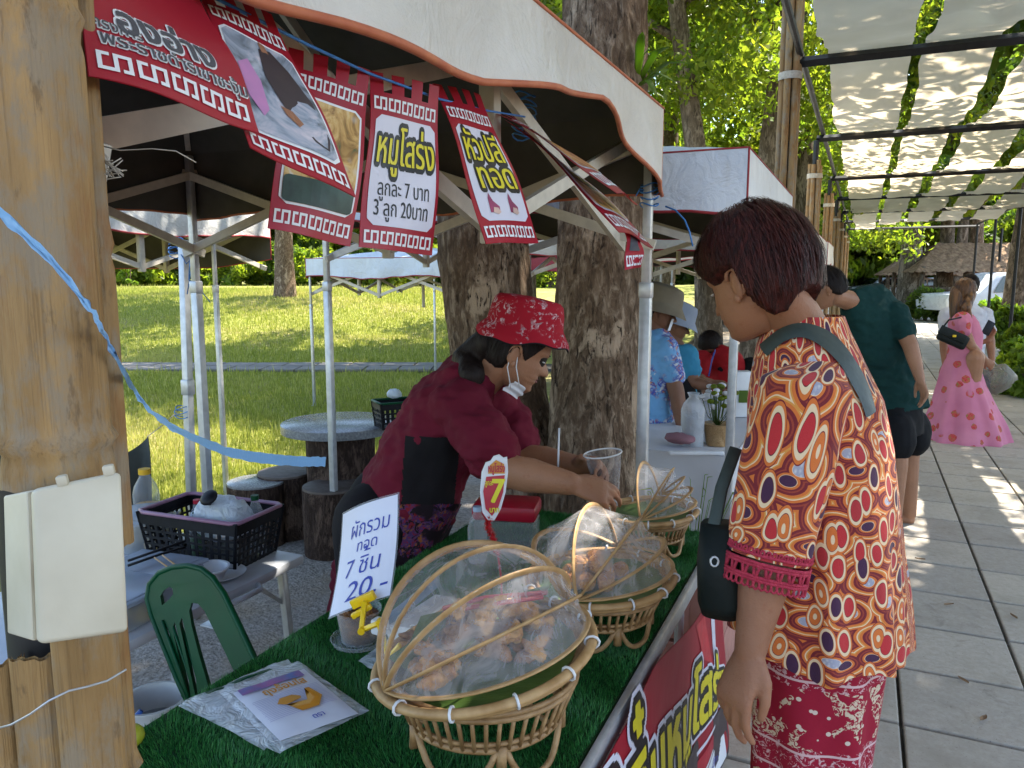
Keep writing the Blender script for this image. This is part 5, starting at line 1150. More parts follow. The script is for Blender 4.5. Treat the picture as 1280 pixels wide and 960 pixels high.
lid_cl = clear('lid_clear', (.92, .95, 1), .30, (.68, .74, .82), .2); pale = mat('pale_food', (.55, .40, .18), (.4, .25, .08), 30, .6)
tub('round clear lidded tub at the left of the black basket', G(182, 682, SZ), .22, .22, .125, lid_cl, pale, 0, True); tub('flat clear lidded box in front of the black basket', V((-1.90, 1.52, SZ)), .26, .30, .075, lid_cl, None, .1); tub('yellowish lidded box under the tongs by the electrical box', V((-1.80, 1.38, SZ)), .20, .24, .085, lid_cl, mat('yellow_food', (.62, .42, .05), None, 30, .6), .05)
p = G(198, 668, SZ); bottle('oil bottle with yellow cap behind the round tub', V((p.x-.05, p.y, SZ)), .045, .24, mat('cap_yellow', (.75, .42, .02), None, 20, .4), mat('oil', (.50, .26, .04), None, 20, .3), None, 'oil_bottle')
p = G(262, 728, SZ); bw = tag(MB().lathe([(0, .004), (.035, .004), (.058, .045), (.062, .046), (.062, .05), (.055, .05), (.034, .008)], p, 32).build('white_bowl', MAT['white_plastic'], None, .9), 'small white bowl in front of the black basket', 'bowl')
p = G(276, 722, SZ); tag(MB().lathe([(0, .004), (.05, .006), (.075, .016), (.077, .019), (.05, .011), (0, .008)], p, 32).build('white_saucer', MAT['white_plastic'], None, .9), 'small white saucer at the edge of the side table', 'saucer')
tn = thing('long_tongs', 'dark long tongs resting on the clear lidded boxes', 'tongs', V((-1.9, 1.5, SZ+.085)))
for s in (-1, 1): MB().tube([D(160, 704+3*s, 2.25), D(200, 690+3*s, 2.33), D(232, 680+4*s, 2.38)], .004, 6).build('arm', MAT['black_plastic'], tn, 3.2)
for k in range(2): tag(MB().tube([D(193+10*k, 697-3*k, 2.25), D(214+8*k, 712-4*k, 2.19)], .0025, 6).build('chopstick', MAT['bamboo_strip'], None, 3.2), ['left one of two bamboo chopsticks on the clear box', 'right one of two bamboo chopsticks on the clear box'][k], 'chopstick', 'chopsticks on the clear box')
mb = MB(); blob(mb, G(172, 652, SZ+.05), (.06, .05, .04), 8, rough=.6); tag(mb.build('plastic_bag', bag_white, None, 3.2), 'crumpled clear bag behind the round tub', 'bag')
# green chair
ch = thing('plastic_chair', 'dark green plastic chair with slotted arched back', 'chair', (-1.45, 1.40, 0))
cdp = lambda x, y: 2.02-.0012*(x-190)-.0004*(y-710)
outer = [(236, 880), (222, 850), (204, 806), (190, 770), (184, 748), (187, 730), (199, 716), (216, 709), (235, 707), (252, 711), (266, 722), (280, 742), (300, 784), (330, 848), (345, 885), (318, 890), (300, 850), (282, 812), (266, 780), (257, 762), (249, 753), (241, 752), (238, 762), (241, 780), (250, 815), (266, 870), (268, 890)]
holes = [[(202, 744), (206, 737), (213, 732), (217, 734), (218, 741), (211, 750), (204, 755)]]+[[(207+9*k+1, 790+k*-6), (211+9*k, 782-k*6), (228+9*k, 842), (234+9*k-3, 872), (228+9*k, 868)] for k in range(3)]
plate(MB(), outer, holes, cdp, .016).build('backrest', MAT['green_plastic'], ch, .5)
for k in range(4): MB().tube([D(203+9*k, 776-6*k, cdp(205, 770)-.012), D(222+10*k, 830, cdp(222, 830)-.016), D(238+9*k, 880, cdp(238, 880)-.012)], .0042, 8).build('slat_rib', MAT['green_plastic'], ch, 3.2)
MB().tube([D(x, y, cdp(x, y)-.006) for x, y in outer[:16]], .0075, 8).build('edge_bead', MAT['green_plastic'], ch, 3.2)
sc0 = D(280, 890, 1.93); MB().box(V((sc0.x+.12, sc0.y-.22, .42)), (.40, .40, .022), Matrix.Rotation(YAW+.2, 3, 'Z'), .009).build('seat', MAT['green_plastic'], ch)
for dx, dy in ((-.06, -.04), (.27, .02), (-.0, -.42), (.30, -.38)): MB().bar(V((sc0.x+dx, sc0.y+dy, .41)), V((sc0.x+dx*1.15-.01, sc0.y+dy*1.1, 0)), .035, .03, V((1, 0, 0)), .006).build('leg', MAT['green_plastic'], ch)
# white bucket
p = G(192, 872, .30); bk_ = thing('white_bucket', 'white plastic bucket with blue handle behind the bamboo post', 'bucket', (p.x, p.y, 0))
MB().lathe([(0, .004), (.070, .004), (.092, .29), (.098, .295), (.098, .30), (.088, .30), (.068, .012), (0, .010)], (p.x, p.y, 0), 36).build('pail', MAT['white_plastic'], bk_, .9); MB().lathe([(0, .22), (.086, .22)], (p.x, p.y, 0), 30).build('water', clear('water', (.85, .9, .95), .5, (.5, .56, .62), .05), bk_)
hd = D(165, 900, 2.22); MB().bar(hd, D(177, 888, 2.22), .010, .014, UP, .003).build('handle_grip', MAT['blue_plastic'], bk_)
yb = D(163, 955, 1.26); mb = MB(); mb.ell(V((TX0+.03, yb.y+.01, TZ+.020)), (.022, .022, .019)); tag(mb.build('lime_fruit', mat('lime', (.36, .36, .02), (.28, .3, .02), 20, .45, .2, 90), None, 3.2), 'yellow green lime at the near corner of the turf', 'fruit')
# log shaped concrete table and stools
MAT['log'] = bark_mat('log_concrete', (.10, .065, .048), (.045, .027, .02), 1.4); MAT['terrazzo'] = mat('terrazzo', (.26, .26, .26), (.15, .155, .16), 70, .25, .05, 90); MAT['log_top'] = mat('log_top', (.13, .105, .09), (.08, .06, .05), 20, .6, .2, 60)
def log_seat(name, label, c, r, h, cat, rt=None, topm=None):
    t = thing(name, label, cat, c); c = V(c); mb = MB()
    mb.grid(lambda u, v: c+V((math.cos(u*math.tau)*r*(1+.035*noise.noise(V((math.cos(u*math.tau)*6, math.sin(u*math.tau)*6, v*.6+r*9)))), math.sin(u*math.tau)*r*(1+.035*noise.noise(V((math.sin(u*math.tau)*6, math.cos(u*math.tau)*6, v*.6+r*9)))), h*v)), 60, 12, True); mb.build('log_body', MAT['log'], t, 3.2)
    rt = rt or r*.985; k_ = .012 if rt < r else .04; MB().lathe([(0, h-.01), (rt, h-.01), (rt*1.005, h), (rt, h+k_*.9), (rt*.98, h+k_), (0, h+k_)], c, 48).build('top_slab', topm or MAT['terrazzo'], t, .8)
q = G(430, 533, .70); log_seat('log_table', 'round log shaped concrete table with polished top', (q.x-.12, q.y+.12, 0), .20, .66, 'table', .34)
for i, (px, py, tz) in enumerate([(320, 595, .36), (357, 583, .38), (415, 600, .38)]):
    q = G(px, py, tz+.04); log_seat('log_stool', ['pale topped log stool left of the others', 'dark log stool behind the pale topped one', 'log stool in front of the concrete table by the tent pole'][i], (q.x, q.y, 0), .165, tz, 'stool', None, None if i == 0 else MAT['log_top'])
q = G(478, 528, .74); crate('plastic_basket', 'green rimmed black basket on the concrete table', V((q.x+.02, q.y+.1, .70)), .22, .17, .15, .9, MAT['black_plastic'], MAT['green_plastic'], 7, 4, 6)
mb = MB(); blob(mb, D(494, 492, 4.4), (.04, .04, .025), 3, rough=.4); tag(mb.build('white_bag', bag_white, None, 3.2), 'small white bag in the basket on the concrete table', 'bag')
# dark tarpaulin
tq = [D(*p) for p in [(120, 560, 3.2), (184, 546, 3.25), (200, 650, 3.2), (110, 660, 3.1)]]; mb = MB()
mb.grid(lambda u, v: tq[0].lerp(tq[1], u).lerp(tq[3].lerp(tq[2], u), v)+FWD*(.05*math.sin(u*9+v*2)*(.3+v))+V((0, 0, -.05*math.sin(math.pi*u)*(1-v))), 30, 20); mb.grid(lambda u, v: tq[0].lerp(tq[1], u).lerp(tq[3].lerp(tq[2], u), v)+FWD*(.004+.05*math.sin(u*9+v*2)*(.3+v))+V((0, 0, -.05*math.sin(math.pi*u)*(1-v))), 30, 20)
tp_ = thing('grey_tarpaulin', 'dark grey green tarpaulin tied up behind the side table', 'tarpaulin', tq[3]); mb.build('sheet', mat('tarp', (.050, .055, .048), (.035, .04, .034), 12, .7, .3, 60), tp_, 3.2); MB().tube([tq[1], D(205, 530, 3.3), D(222, 514, 3.4)], .002, 5).build('tie_cord', MAT['rope'], tp_, 3.2)
# rocks and pale sculpture at the far lawn
for i, (px, py, r) in enumerate([(158, 374, .35), (172, 372, .42), (186, 370, .40), (198, 369, .36), (178, 366, .34)]):
    c = D(px, py, 31); mb = MB(); blob(mb, c, (r*1.2, r*.8, r*.6), i, rough=.5); tag(mb.build('garden_rock', MAT['kerb'], None, 3.2), ['leftmost pale rock below the topiary', 'second pale rock from the left at the lawn back', 'pale middle rock at the lawn back', 'rightmost pale rock of the lawn group', 'topmost pale rock of the lawn group'][i], 'rock', 'pale rocks at the back of the lawn')
# ------------------------------------------------------------------ people
PROF = [(-.50, .20, -.02, .02), (-.485, .315, -.03, .12), (-.43, .365, -.12, .19), (-.385, .352, -.17, .225), (-.34, .350, -.22, .25), (-.30, .372, -.26, .268), (-.27, .362, -.29, .28), (-.24, .376, -.31, .287), (-.20, .362, -.34, .298), (-.12, .362, -.39, .315), (-.03, .350, -.43, .325), (.04, .364, -.45, .334), (.10, .385, -.457, .338), (.20, .372, -.452, .334), (.30, .335, -.42, .31), (.39, .272, -.36, .262), (.455, .17, -.26, .18), (.49, .06, -.15, .09), (.50, -.02, -.06, .01)]
def head_mb(mb, M, s, ears=True):
    z_, f_, b_, w_ = (np.array(k) for k in zip(*PROF)); n, m_ = 56, 64
    def fn(u, v):
        z = -.5+v; yf = np.interp(z, z_, f_); yb = np.interp(z, z_, b_); w = np.interp(z, z_, w_); a = u*math.tau; ca, sa = math.cos(a), math.sin(a); cy = (yf+yb)/2
        x = w*math.copysign(abs(sa)**.92, sa); y = cy+(yf-yb)/2*math.copysign(abs(ca)**.9, ca)
        if ca > 0:
            gx = lambda c, q: math.exp(-((x-c)/q)**2)
            nz = (ss(.06, -.15, z) if z > -.15 else ss(-.215, -.165, z)); y += .118*nz*gx(0, .050+.03*ss(.02, -.15, z))
            for c in (-.145, .145): y -= .030*gx(c, .075)*math.exp(-((z-.015)/.045)**2); y += .014*gx(c, .06)*math.exp(-((z-.0)/.022)**2)
            y += .012*gx(0, .22)*math.exp(-((z-.075)/.035)**2)
            for c in (-.20, .20): y += .012*gx(c, .09)*math.exp(-((z+.12)/.08)**2)
        return (M @ V((x*s, y*s, z*s)))
    mb.grid(fn, n, m_, True)
    if ears:
        for sd in (-1, 1):
            R = M.to_3x3() @ Matrix.Rotation(sd*.38, 3, 'Z')
            c = M @ V((sd*.335*s, -.06*s, -.07*s)); mb.ell(c, (.032*s, .075*s, .135*s), R, 14, 10)
            pts = [M @ V((sd*(.352+.02*math.sin(a))*s, (-.068-.072*math.cos(a))*s, (-.06+.125*math.sin(a))*s)) for a in [-1.2+.4*k for k in range(11)]]; mb.tube(pts, .018*s, 8)
            mb.ell(M @ V((sd*.338*s, -.03*s, -.185*s)), (.022*s, .035*s, .042*s), R, 10, 8)
def headM(c, face, tilt=0., roll=0.):
    f = V(face).normalized(); R = frame(f) @ Matrix.Rotation(-tilt, 3, 'X') @ Matrix.Rotation(roll, 3, 'Y'); return Matrix.Translation(c) @ R.to_4x4()
def face_parts(t, M, s, closed=True):
    for sd in (-1, 1):
        P_ = lambda x, y, z: M @ V((x*s, y*s, z*s))
        mb = MB(); mb.tube([P_(sd*(.085+.012*k), .362-.0035*k-.0012*k*k, .006+.010*math.sin(k*.5)) for k in range(9)], [.003*s]+[.0055*s]*7+[.003*s], 8); mb.build('eyelash', MAT['eye_dark'], t, 3.2)
        mb = MB(); mb.ell(P_(sd*.138, .326, -.010), (.040*s, .034*s, .010*s), M.to_3x3()); mb.build('eye', MAT['eye_white'], t, 3.2)
        mb = MB(); mb.tube([P_(sd*(.06+.022*k), .388-.004*k-.0026*k*k, .085+.012*math.sin(k*.55)) for k in range(8)], [.008*s]+[.014*s]*5+[.010*s, .004*s], 6, flat=.6); mb.build('eyebrow', MAT['dark_hair'], t, 3.2)
    for z, r in ((-.255, .016), (-.292, .019)): MB().tube([P_(x*.1, .380-.09*x*x*.4-.005, z+.006*x*x*(1 if z > -.27 else 1)) for x in [-1, -.7, -.35, 0, .35, .7, 1]], [.004*s, r*.8*s, r*s, r*s, r*s, r*.8*s, .004*s], 8, flat=.75).build('lip', MAT['lip'], t, 3.2)
def hair(t, M, s, m_, line, seed=0, size=(.405, .505, .565), cen=(0, -.04, .02), strands=900, rough=.03, name='hair', sw=.0016, line_r=None):
    ys, zs = zip(*sorted(line)); mb = MB()
    yr, zr_ = zip(*sorted(line_r or line))
    def cover(y, z, x=0): return ss(-.02, .05, z-float(np.interp(y, ys, zs) if x < .05 else np.interp(y, yr, zr_)))
    def surf(th, ph, k=1.):
        d = V((math.sin(ph)*math.sin(th), math.sin(ph)*math.cos(th), math.cos(ph))); h = V((d.x*size[0], d.y*size[1], d.z*size[2]))+V(cen)
        c = cover(h.y, h.z, h.x); fl = rough*(noise.noise(V((d.x*5+seed, d.y*5, d.z*2)))+.6*noise.noise(V((th*16+seed, ph*1.3, 0)))); q = h*(1+fl)*k; q2 = V((d.x*.30, d.y*.38, d.z*.42)); return M @ (q2.lerp(q, c)*s), c
    mb.grid(lambda u, v: surf(u*math.tau, .02+(math.pi-.04)*v)[0], 110, 70, True)
    g = random.Random(seed)
    for k in range(strands):
        th = g.uniform(0, math.tau); p0 = g.uniform(.15, 1.2); L = g.uniform(.5, 1.2); pts = []; dth = g.uniform(-.25, .25); lift = 1.0+.075*g.random()**3
        for j in range(7):
            ph = p0+L*j/6; q, c = surf(th+dth*j/6, ph, lift+.012*(j == 6))
            if c < .55: break
            pts.append(q)
        if len(pts) > 3:
            for a, b in zip(pts[:-1], pts[1:]):
                w = (b-a).cross(a-M.translation).normalized()*sw*s/.225; mb.add([a-w, a+w, b+w*.8, b-w*.8], [(0, 1, 2, 3)])
    o = mb.build(name, m_, t, 3.2); o.data.validate(); return o
def hand_mb(mb, W, dirv, back, side, curl=(.25, .3, .25), spread=.06, s=1., thumb=.6):
    """W wrist, dirv towards the fingertips, back = dorsal normal, side=+1 thumb on +x"""
    R = frame(dirv, back); P_ = lambda x, y, z: W+R @ (V((x*side, y, z))*s)
    mb.loft([(P_(0, -.02, 0), R @ V((.027*s, 0, 0)), R @ V((0, 0, .020*s))), (P_(0, .012, 0), R @ V((.029*s, 0, 0)), R @ V((0, 0, .019*s))), (P_(0, .045, 0), R @ V((.038*s, 0, 0)), R @ V((0, 0, .017*s))), (P_(-.002, .085, 0), R @ V((.041*s, 0, 0)), R @ V((0, 0, .0145*s))), (P_(-.003, .10, -.002), R @ V((.037*s, 0, 0)), R @ V((0, 0, .010*s)))], 20)
    for i, (x, L) in enumerate(((.029, .072), (.0085, .080), (-.0125, .074), (-.032, .058))):
        a = 0.; p = V((x, .092-.006*abs(i-1), -.001)); pts = [p.copy()]; yw = spread*(1.2-i)*1.1
        for k, f in enumerate((.45, .31, .24)):
            a += curl[k]*(1+.12*i); d = V((math.sin(yw), math.cos(yw)*math.cos(a), -math.sin(a))); p = p+d*(L*f); pts.append(p.copy())
        mb.limb([P_(*q) for q in pts], [.0098*s, .0088*s, .0078*s, .0066*s], 10)
    pts = [V((.020, .018, -.006)), V((.040, .042, -.014)), V((.040+.022*thumb, .072, -.022)), V((.034+.026*thumb, .098, -.030))]
    mb.limb([P_(*q) for q in pts], [.0155*s, .0125*s, .0098*s, .0082*s], 10)
def spine_loft(mb, pts, hw, hd, side, n=30, pw=.9):
    pts = [V(p) for p in pts]; secs = []
    for i, p in enumerate(pts):
        tn = (pts[min(i+1, len(pts)-1)]-pts[max(i-1, 0)]).normalized(); sv = V(side)-tn*V(side).dot(tn); sv.normalize(); dv = tn.cross(sv); secs.append((p, sv*hw[i], dv*hd[i]))
    mb.loft(secs, n, pw)
def patch(me, cond, off):
    """faces of a world mesh whose centre satisfies cond, pushed out along the normals"""
    a = me_np(me); n = me_normals(me); keep = {}; vs = []; fs = []
    for p in me.polygons:
        if cond(p.center):
            f = []
            for i in p.vertices:
                if i not in keep: keep[i] = len(vs); vs.append(a[i]+n[i]*off)
                f.append(keep[i])
            fs.append(f)
    r = bpy.data.meshes.new('patch'); r.from_pydata([tuple(map(float, v)) for v in vs], [], fs); r.update(); return r
def proj(p):
    q = V(p)-CAM; r = q.dot(RIGHT); f = q.dot(FWD); z = q.z; dep = f*math.cos(PITCH)-z*math.sin(PITCH); up = f*math.sin(PITCH)+z*math.cos(PITCH); return 640+FPX*r/dep, 480-FPX*up/dep
def cloth(name, c, c2=None, sc=6, rough=.85, bump=.3):
    t = NT(name); v = t.coord('World'); n = t.noise(v, sc, 5); w = t.noise(v, 260, 2); t.bump(t.math('ADD', t.math('MULTIPLY', w, .3), t.noise(v, 22, 4)), bump, .006); 
    return t.done(t.ramp(n, [(.3, c2 or tuple(k*.8 for k in c)), (.7, c)]), rough, 0, .2)

# ---- customer in the patterned blouse
def tunic_mat():
    t = NT('tunic'); v = t.coord('attr:pat'); wob = t.new('VectorMath'); wob.operation = 'MULTIPLY_ADD'
    nz = t.new('TexNoise'); t.lk(v, nz.inputs['Vector']); nz.inputs['Scale'].default_value = 9; wob.inputs[1].default_value = (.030, .030, 0); t.lk(nz.outputs['Color'], wob.inputs[0]); t.lk(v, wob.inputs[2])
    def layer(stretch, rot, scale, off):
        mp = t.new('Mapping'); t.lk(wob.outputs[0], mp.inputs['Vector']); mp.inputs['Scale'].default_value = stretch; mp.inputs['Rotation'].default_value = (0, 0, rot); mp.inputs['Location'].default_value = off
        k = t.new('TexVoronoi'); k.voronoi_dimensions = '2D'; k.inputs['Scale'].default_value = scale; k.inputs['Randomness'].default_value = .78; t.lk(mp.outputs[0], k.inputs['Vector']); return k.outputs['Distance'], k.outputs['Color']
    d1, c1 = layer((1.35, .85, 1), .35, 17, (0, 0, 0)); d2, c2 = layer((.8, 1.5, 1), -.5, 13, (.3, .1, 0))
    R1 = t.ramp(d1, [(0, (1, 1, 1)), (.25, (1, 1, 1)), (.26, (0, 0, 0))], 'CONSTANT')
    cream = (.72, .54, .34); org = (.60, .155, .035); mar = (.17, .02, .026); red = (.46, .03, .035); pur = (.060, .022, .055)
    sp = t.new('SeparateColor'); t.lk(c1, sp.inputs[0]); rnd = sp.outputs[0]; sp2 = t.new('SeparateColor'); t.lk(c2, sp2.inputs[0]); rnd2 = sp2.outputs[1]
    core = t.ramp(rnd, [(0, red), (.42, pur), (.60, (.40, .035, .04)), (.82, org)], 'CONSTANT')
    dots = t.ramp(t.voro(v, 150), [(0, (.6, .57, .55)), (.5, (.33, .33, .40))])
    bgl = t.ramp(t.math('FRACT', t.math('MULTIPLY', d2, 3.3)), [(0, mar), (.20, org), (.38, (.62, .27, .06)), (.48, cream), (.56, org), (.74, mar), (.88, (.30, .05, .03))], 'CONSTANT')
    pet = t.math('LESS_THAN', d2, .16); bgc = t.mix(pet, bgl, t.mix(t.math('GREATER_THAN', rnd2, .5), dots, pur))
    def ring(lo, hi, col, base): return t.mix(t.math('MULTIPLY', t.math('GREATER_THAN', d1, lo), t.math('LESS_THAN', d1, hi)), base, col)
    c = bgc; c = t.mix(t.math('LESS_THAN', d1, .42), c, mar); c = t.mix(t.math('LESS_THAN', d1, .40), c, org); c = t.mix(t.math('LESS_THAN', d1, .345), c, cream); c = t.mix(t.math('LESS_THAN', d1, .262), c, (.16, .02, .03)); c = t.mix(t.math('LESS_THAN', d1, .245), c, core)
    ctr = t.math('MULTIPLY', t.math('LESS_THAN', d1, .09), t.math('GREATER_THAN', rnd, .82)); c = t.mix(ctr, c, cream)
    vn = t.coord('World'); t.bump(t.math('ADD', t.noise(vn, 400, 2), t.noise(vn, 20, 4)), .25, .005); t.b.inputs['Sheen Weight'].default_value = .1
    return t.done(c, .8, 0, .2)
MAT['tunic'] = tunic_mat()
def elephant_mat():
    t = NT('elephant_print'); v = t.coord('attr:pat'); sx = t.new('SeparateXYZ'); t.lk(v, sx.inputs[0]); x, z = sx.outputs[0], sx.outputs[1]; w = t.noise(v, 26, 4, .6, 1.2)
    row = t.math('FRACT', t.math('MULTIPLY', z, 5.0)); inband = t.math('MULTIPLY', t.math('GREATER_THAN', row, .36), t.math('LESS_THAN', row, .97))
    red = t.mix(t.noise(v, 9, 3), (.25, .008, .025), (.33, .014, .038))
    fl = t.math('MULTIPLY', t.math('GREATER_THAN', t.noise(v, 62, 4, .65, 2.0), .56), 1.)
    el = t.math('GREATER_THAN', t.noise(t.coord('attr:pat', (1.15, 1, 1)), 14, 2.4, .45, .7), .535); det = t.math('GREATER_THAN', t.noise(v, 85, 3, .6, 1.5), .49)
    a = t.mix(t.math('MULTIPLY', el, det), red, (.58, .47, .34)); star = t.math('LESS_THAN', t.voro(v, 34), .16); a = t.mix(star, a, (.62, .5, .42))
    lines = t.math('MAXIMUM', t.math('LESS_THAN', t.math('ABSOLUTE', t.math('SUBTRACT', row, .05)), .012), t.math('LESS_THAN', t.math('ABSOLUTE', t.math('SUBTRACT', row, .31)), .012))
    b = t.mix(t.math('MAXIMUM', t.math('MULTIPLY', fl, .85), lines), red, (.62, .42, .42)); c = t.mix(inband, b, a); t.bump(t.noise(t.coord('World'), 24, 4), .3, .006); return t.done(c, .8, 0, .2)
MAT['elephant'] = elephant_mat()
def pat_attr(me, fn):
    at = me.attributes.new('pat', 'FLOAT_VECTOR', 'POINT'); at.data.foreach_set('vector', np.array([fn(i) for i in range(len(me.vertices))], 'f').ravel())
CU = V((-.045, 1.62, 0)); cp = thing('person', 'customer in orange and red patterned blouse and red elephant print trousers', 'person', CU)
RG = [(.835, .0, .168, .214), (.88, .0, .163, .208), (1.0, -.004, .150, .198), (1.12, -.010, .143, .192), (1.22, -.018, .138, .186), (1.31, -.030, .126, .180), (1.37, -.042, .108, .160), (1.415, -.050, .094, .132), (1.445, -.054, .082, .096), (1.475, -.058, .074, .078)]
rz, rx, ra, rb = (np.array(k) for k in zip(*RG))
def tun(u, v):
    z = .835+(1.475-.835)*v; cx, a, b = (float(np.interp(z, rz, k)) for k in (rx, ra, rb)); an = u*math.tau; hem_ = 1-ss(.84, 1.25, z)
    f = 1+.050*hem_*math.sin(9*an+1.3+2*noise.noise(V((an, 0, 2))))+.022*hem_*math.sin(17*an)+.035*noise.noise(V((math.cos(an)*2.2, math.sin(an)*2.2, z*3)))+.012*noise.noise(V((math.cos(an)*7, math.sin(an)*7, z*8)))
    if z > 1.39: f = 1+(f-1)*(1-ss(1.39, 1.45, z))
    return V((CU.x+cx+a*f*math.cos(an), CU.y+b*f*math.sin(an), z+.010*math.sin(5*an)*(1-ss(.835, .86, z))-.012*math.cos(an)*(1-ss(.835, .95, z))))
NU, NVv = 128, 90; mb = MB(); mb.grid(tun, NU, NVv, True); n0 = len(mb.v); mb.grid(lambda u, v: CU+(tun(u, v*.3)-CU)*1.0+((V((CU.x, CU.y, tun(u, v*.3).z))-tun(u, v*.3)).normalized()*.004), NU, 12, True); me = mb.mesh('blouse', origin(cp)); TV, TF = list(mb.v[:n0]), [f for f in mb.f if max(f) < n0]
pat_attr(me, lambda i: ((i % NU)/NU*1.12, mb.v[i][2], 0)); link('blouse', me, cp, MAT['tunic'], None, 3.2)
SH, EL, WR = V((-.088, 1.452, 1.352)), D(958, 700, 1.385), D(938, 812, 1.37)
# sleeve
ax_ = [SH+V((.030, .075, .046)), SH+V((.004, .006, .008)), SH.lerp(EL, .45), SH.lerp(EL, .80), SH.lerp(EL, .97)]; sr = [.030, .078, .080, .076, .073]
def slv(u, v):
    K = 4*v; i = min(int(K), 3); f = K-i; p = ax_[i].lerp(ax_[i+1], f); r = sr[i]*(1-f)+sr[i+1]*f; tn = (EL-SH).normalized(); e1 = tn.cross(V((0, 1, 0))).normalized(); e2 = tn.cross(e1); an = u*math.tau
    fl = 1+.07*v*noise.noise(V((math.cos(an)*2, math.sin(an)*2, v*3+4)))+.03*math.sin(4*an+6*v)*v+.03*noise.noise(V((math.cos(an)*5, math.sin(an)*5, v*9)))
    return p+(e1*math.cos(an)+e2*math.sin(an)*.95)*r*fl
mb = MB(); mb.grid(slv, 72, 60, True); me = mb.mesh('sleeve', origin(cp)); pat_attr(me, lambda i: ((i % 72)/72*.50+2.3, 1.7-(i//72)/60*.31, 0)); so = link('sleeve', me, cp, MAT['tunic'], None, 3.2)
# crocheted cuff: bands, posts and scallops
t = NT('crochet'); v = t.coord(); t.bump(t.noise(v, 300, 3), .8, .004); t.done(t.ramp(t.noise(v, 90, 3), [(.3, (.34, .018, .045)), (.7, (.50, .04, .075))]), .8); MAT['crochet'] = t.mat
tnv = (EL-SH).normalized(); mb = MB(); cr = lambda a, o, k=1.: slv(a, 1.)*1+tnv*o+(slv(a, 1.)-ax_[4])*(k-1)
for o in (-.008, .006, .011, .030, .035): mb.tube([cr(k/60, o, 1.03) for k in range(60)], .0034, 6, closed=True)
for k in range(46):
    a = k/46; mb.tube([cr(a, .010, 1.03), cr(a+.008*(-1)**k, .031, 1.03)], .0030, 5)
    mb.tube([cr(a+.011*math.cos(q)/1., .042+.008*math.sin(q), 1.03) for q in [i*.79 for i in range(8)]], .0024, 5, closed=True)
    mb.tube([cr(a, -.012+.0*q, 1.03) if 0 else cr(a+.007*math.cos(q), -.013+.005*math.sin(q), 1.035) for q in [i*.79 for i in range(8)]], .0022, 5, closed=True)
mb.build('lace_cuff', MAT['crochet'], so, 3.2)
SHr = V((-.088, 1.79, 1.352)); ELr, WRr = V((-.10, 1.86, 1.08)), V((-.17, 1.82, .88))
mb = MB(); mb.limb([SHr+V((.02, -.03, .03)), SHr, SHr.lerp(ELr, .5), SHr.lerp(ELr, .95)], [.052, .072, .074, .07], 18); me = remesh(mb, .008, 3); folds(me, .006, (14, 14, 9)); 
pat_attr(me, lambda i: (me.vertices[i].co.x+3, me.vertices[i].co.z, 0)); link_world('sleeve', me, MAT['tunic'], cp)
# body
HC = D(940, 348, 1.505); Mh = headM(HC, V((-.84, .47, 0)), math.radians(24), math.radians(-2))
mb = MB()
nk = [V((CU.x-.045, 1.62, 1.36)), V((CU.x-.062, 1.62, 1.44)), Mh @ V((0, -.045, -.055))]; mb.limb(nk, [.070, .056, .050], 20)
mb.limb([SH.lerp(EL, .25), SH.lerp(EL, .5), EL, EL.lerp(WR, .35), EL.lerp(WR, .75), WR], [.050, .051, .047, .044, .033, .0285], 20); mb.limb([SHr, ELr, WRr], [.05, .043, .027], 16)
hdv = (D(915, 880, 1.36)-WR).normalized(); hand_mb(mb, WR, hdv, -V((.45, .9, 0))*1.0+V((-.25, 0, 0)), -1, (.30, .42, .30), .03, 1.03, .25); hand_mb(mb, WRr, V((-.2, -.1, -.9)), V((0, 1, 0)), 1, (.4, .4, .3))
mb.loft([(V((CU.x, 1.62, .80)), V((.11, 0, 0)), V((0, .16, 0))), (V((CU.x-.01, 1.62, 1.1)), V((.10, 0, 0)), V((0, .14, 0))), (V((CU.x-.03, 1.62, 1.35)), V((.085, 0, 0)), V((0, .13, 0)))])
for sgn in (-1, 1): mb.limb([V((CU.x, 1.62+.085*sgn, .82)), V((CU.x-.01, 1.62+.095*sgn, .46)), V((CU.x+.02, 1.62+.10*sgn, .09))], [.085, .060, .040], 14); mb.limb([V((CU.x+.03, 1.62+.10*sgn, .045)), V((CU.x-.14, 1.62+.11*sgn, .035))], [.038, .028], 10)
me = remesh(mb, .0042, 5); hb = MB(); head_mb(hb, Mh, .222); join_into(me, hb); link_world('body', me, MAT['skin_tan'], cp); face_parts(cp, Mh, .222)
hair(cp, Mh, .222, MAT['red_hair'], [(.6, .34), (.42, .26), (.30, .14), (.20, .05), (.08, .03), (.0, .05), (-.15, .05), (-.20, -.30), (-.25, -.47), (-.34, -.48), (-.46, -.38), (-.6, -.30)], 3, (.44, .56, .60), (0, -.065, .03), 6000, .040, sw=.0008, line_r=[(.6, .34), (.42, .26), (.30, .10), (.18, -.2), (.1, -.42), (-.3, -.48), (-.46, -.38), (-.6, -.30)])
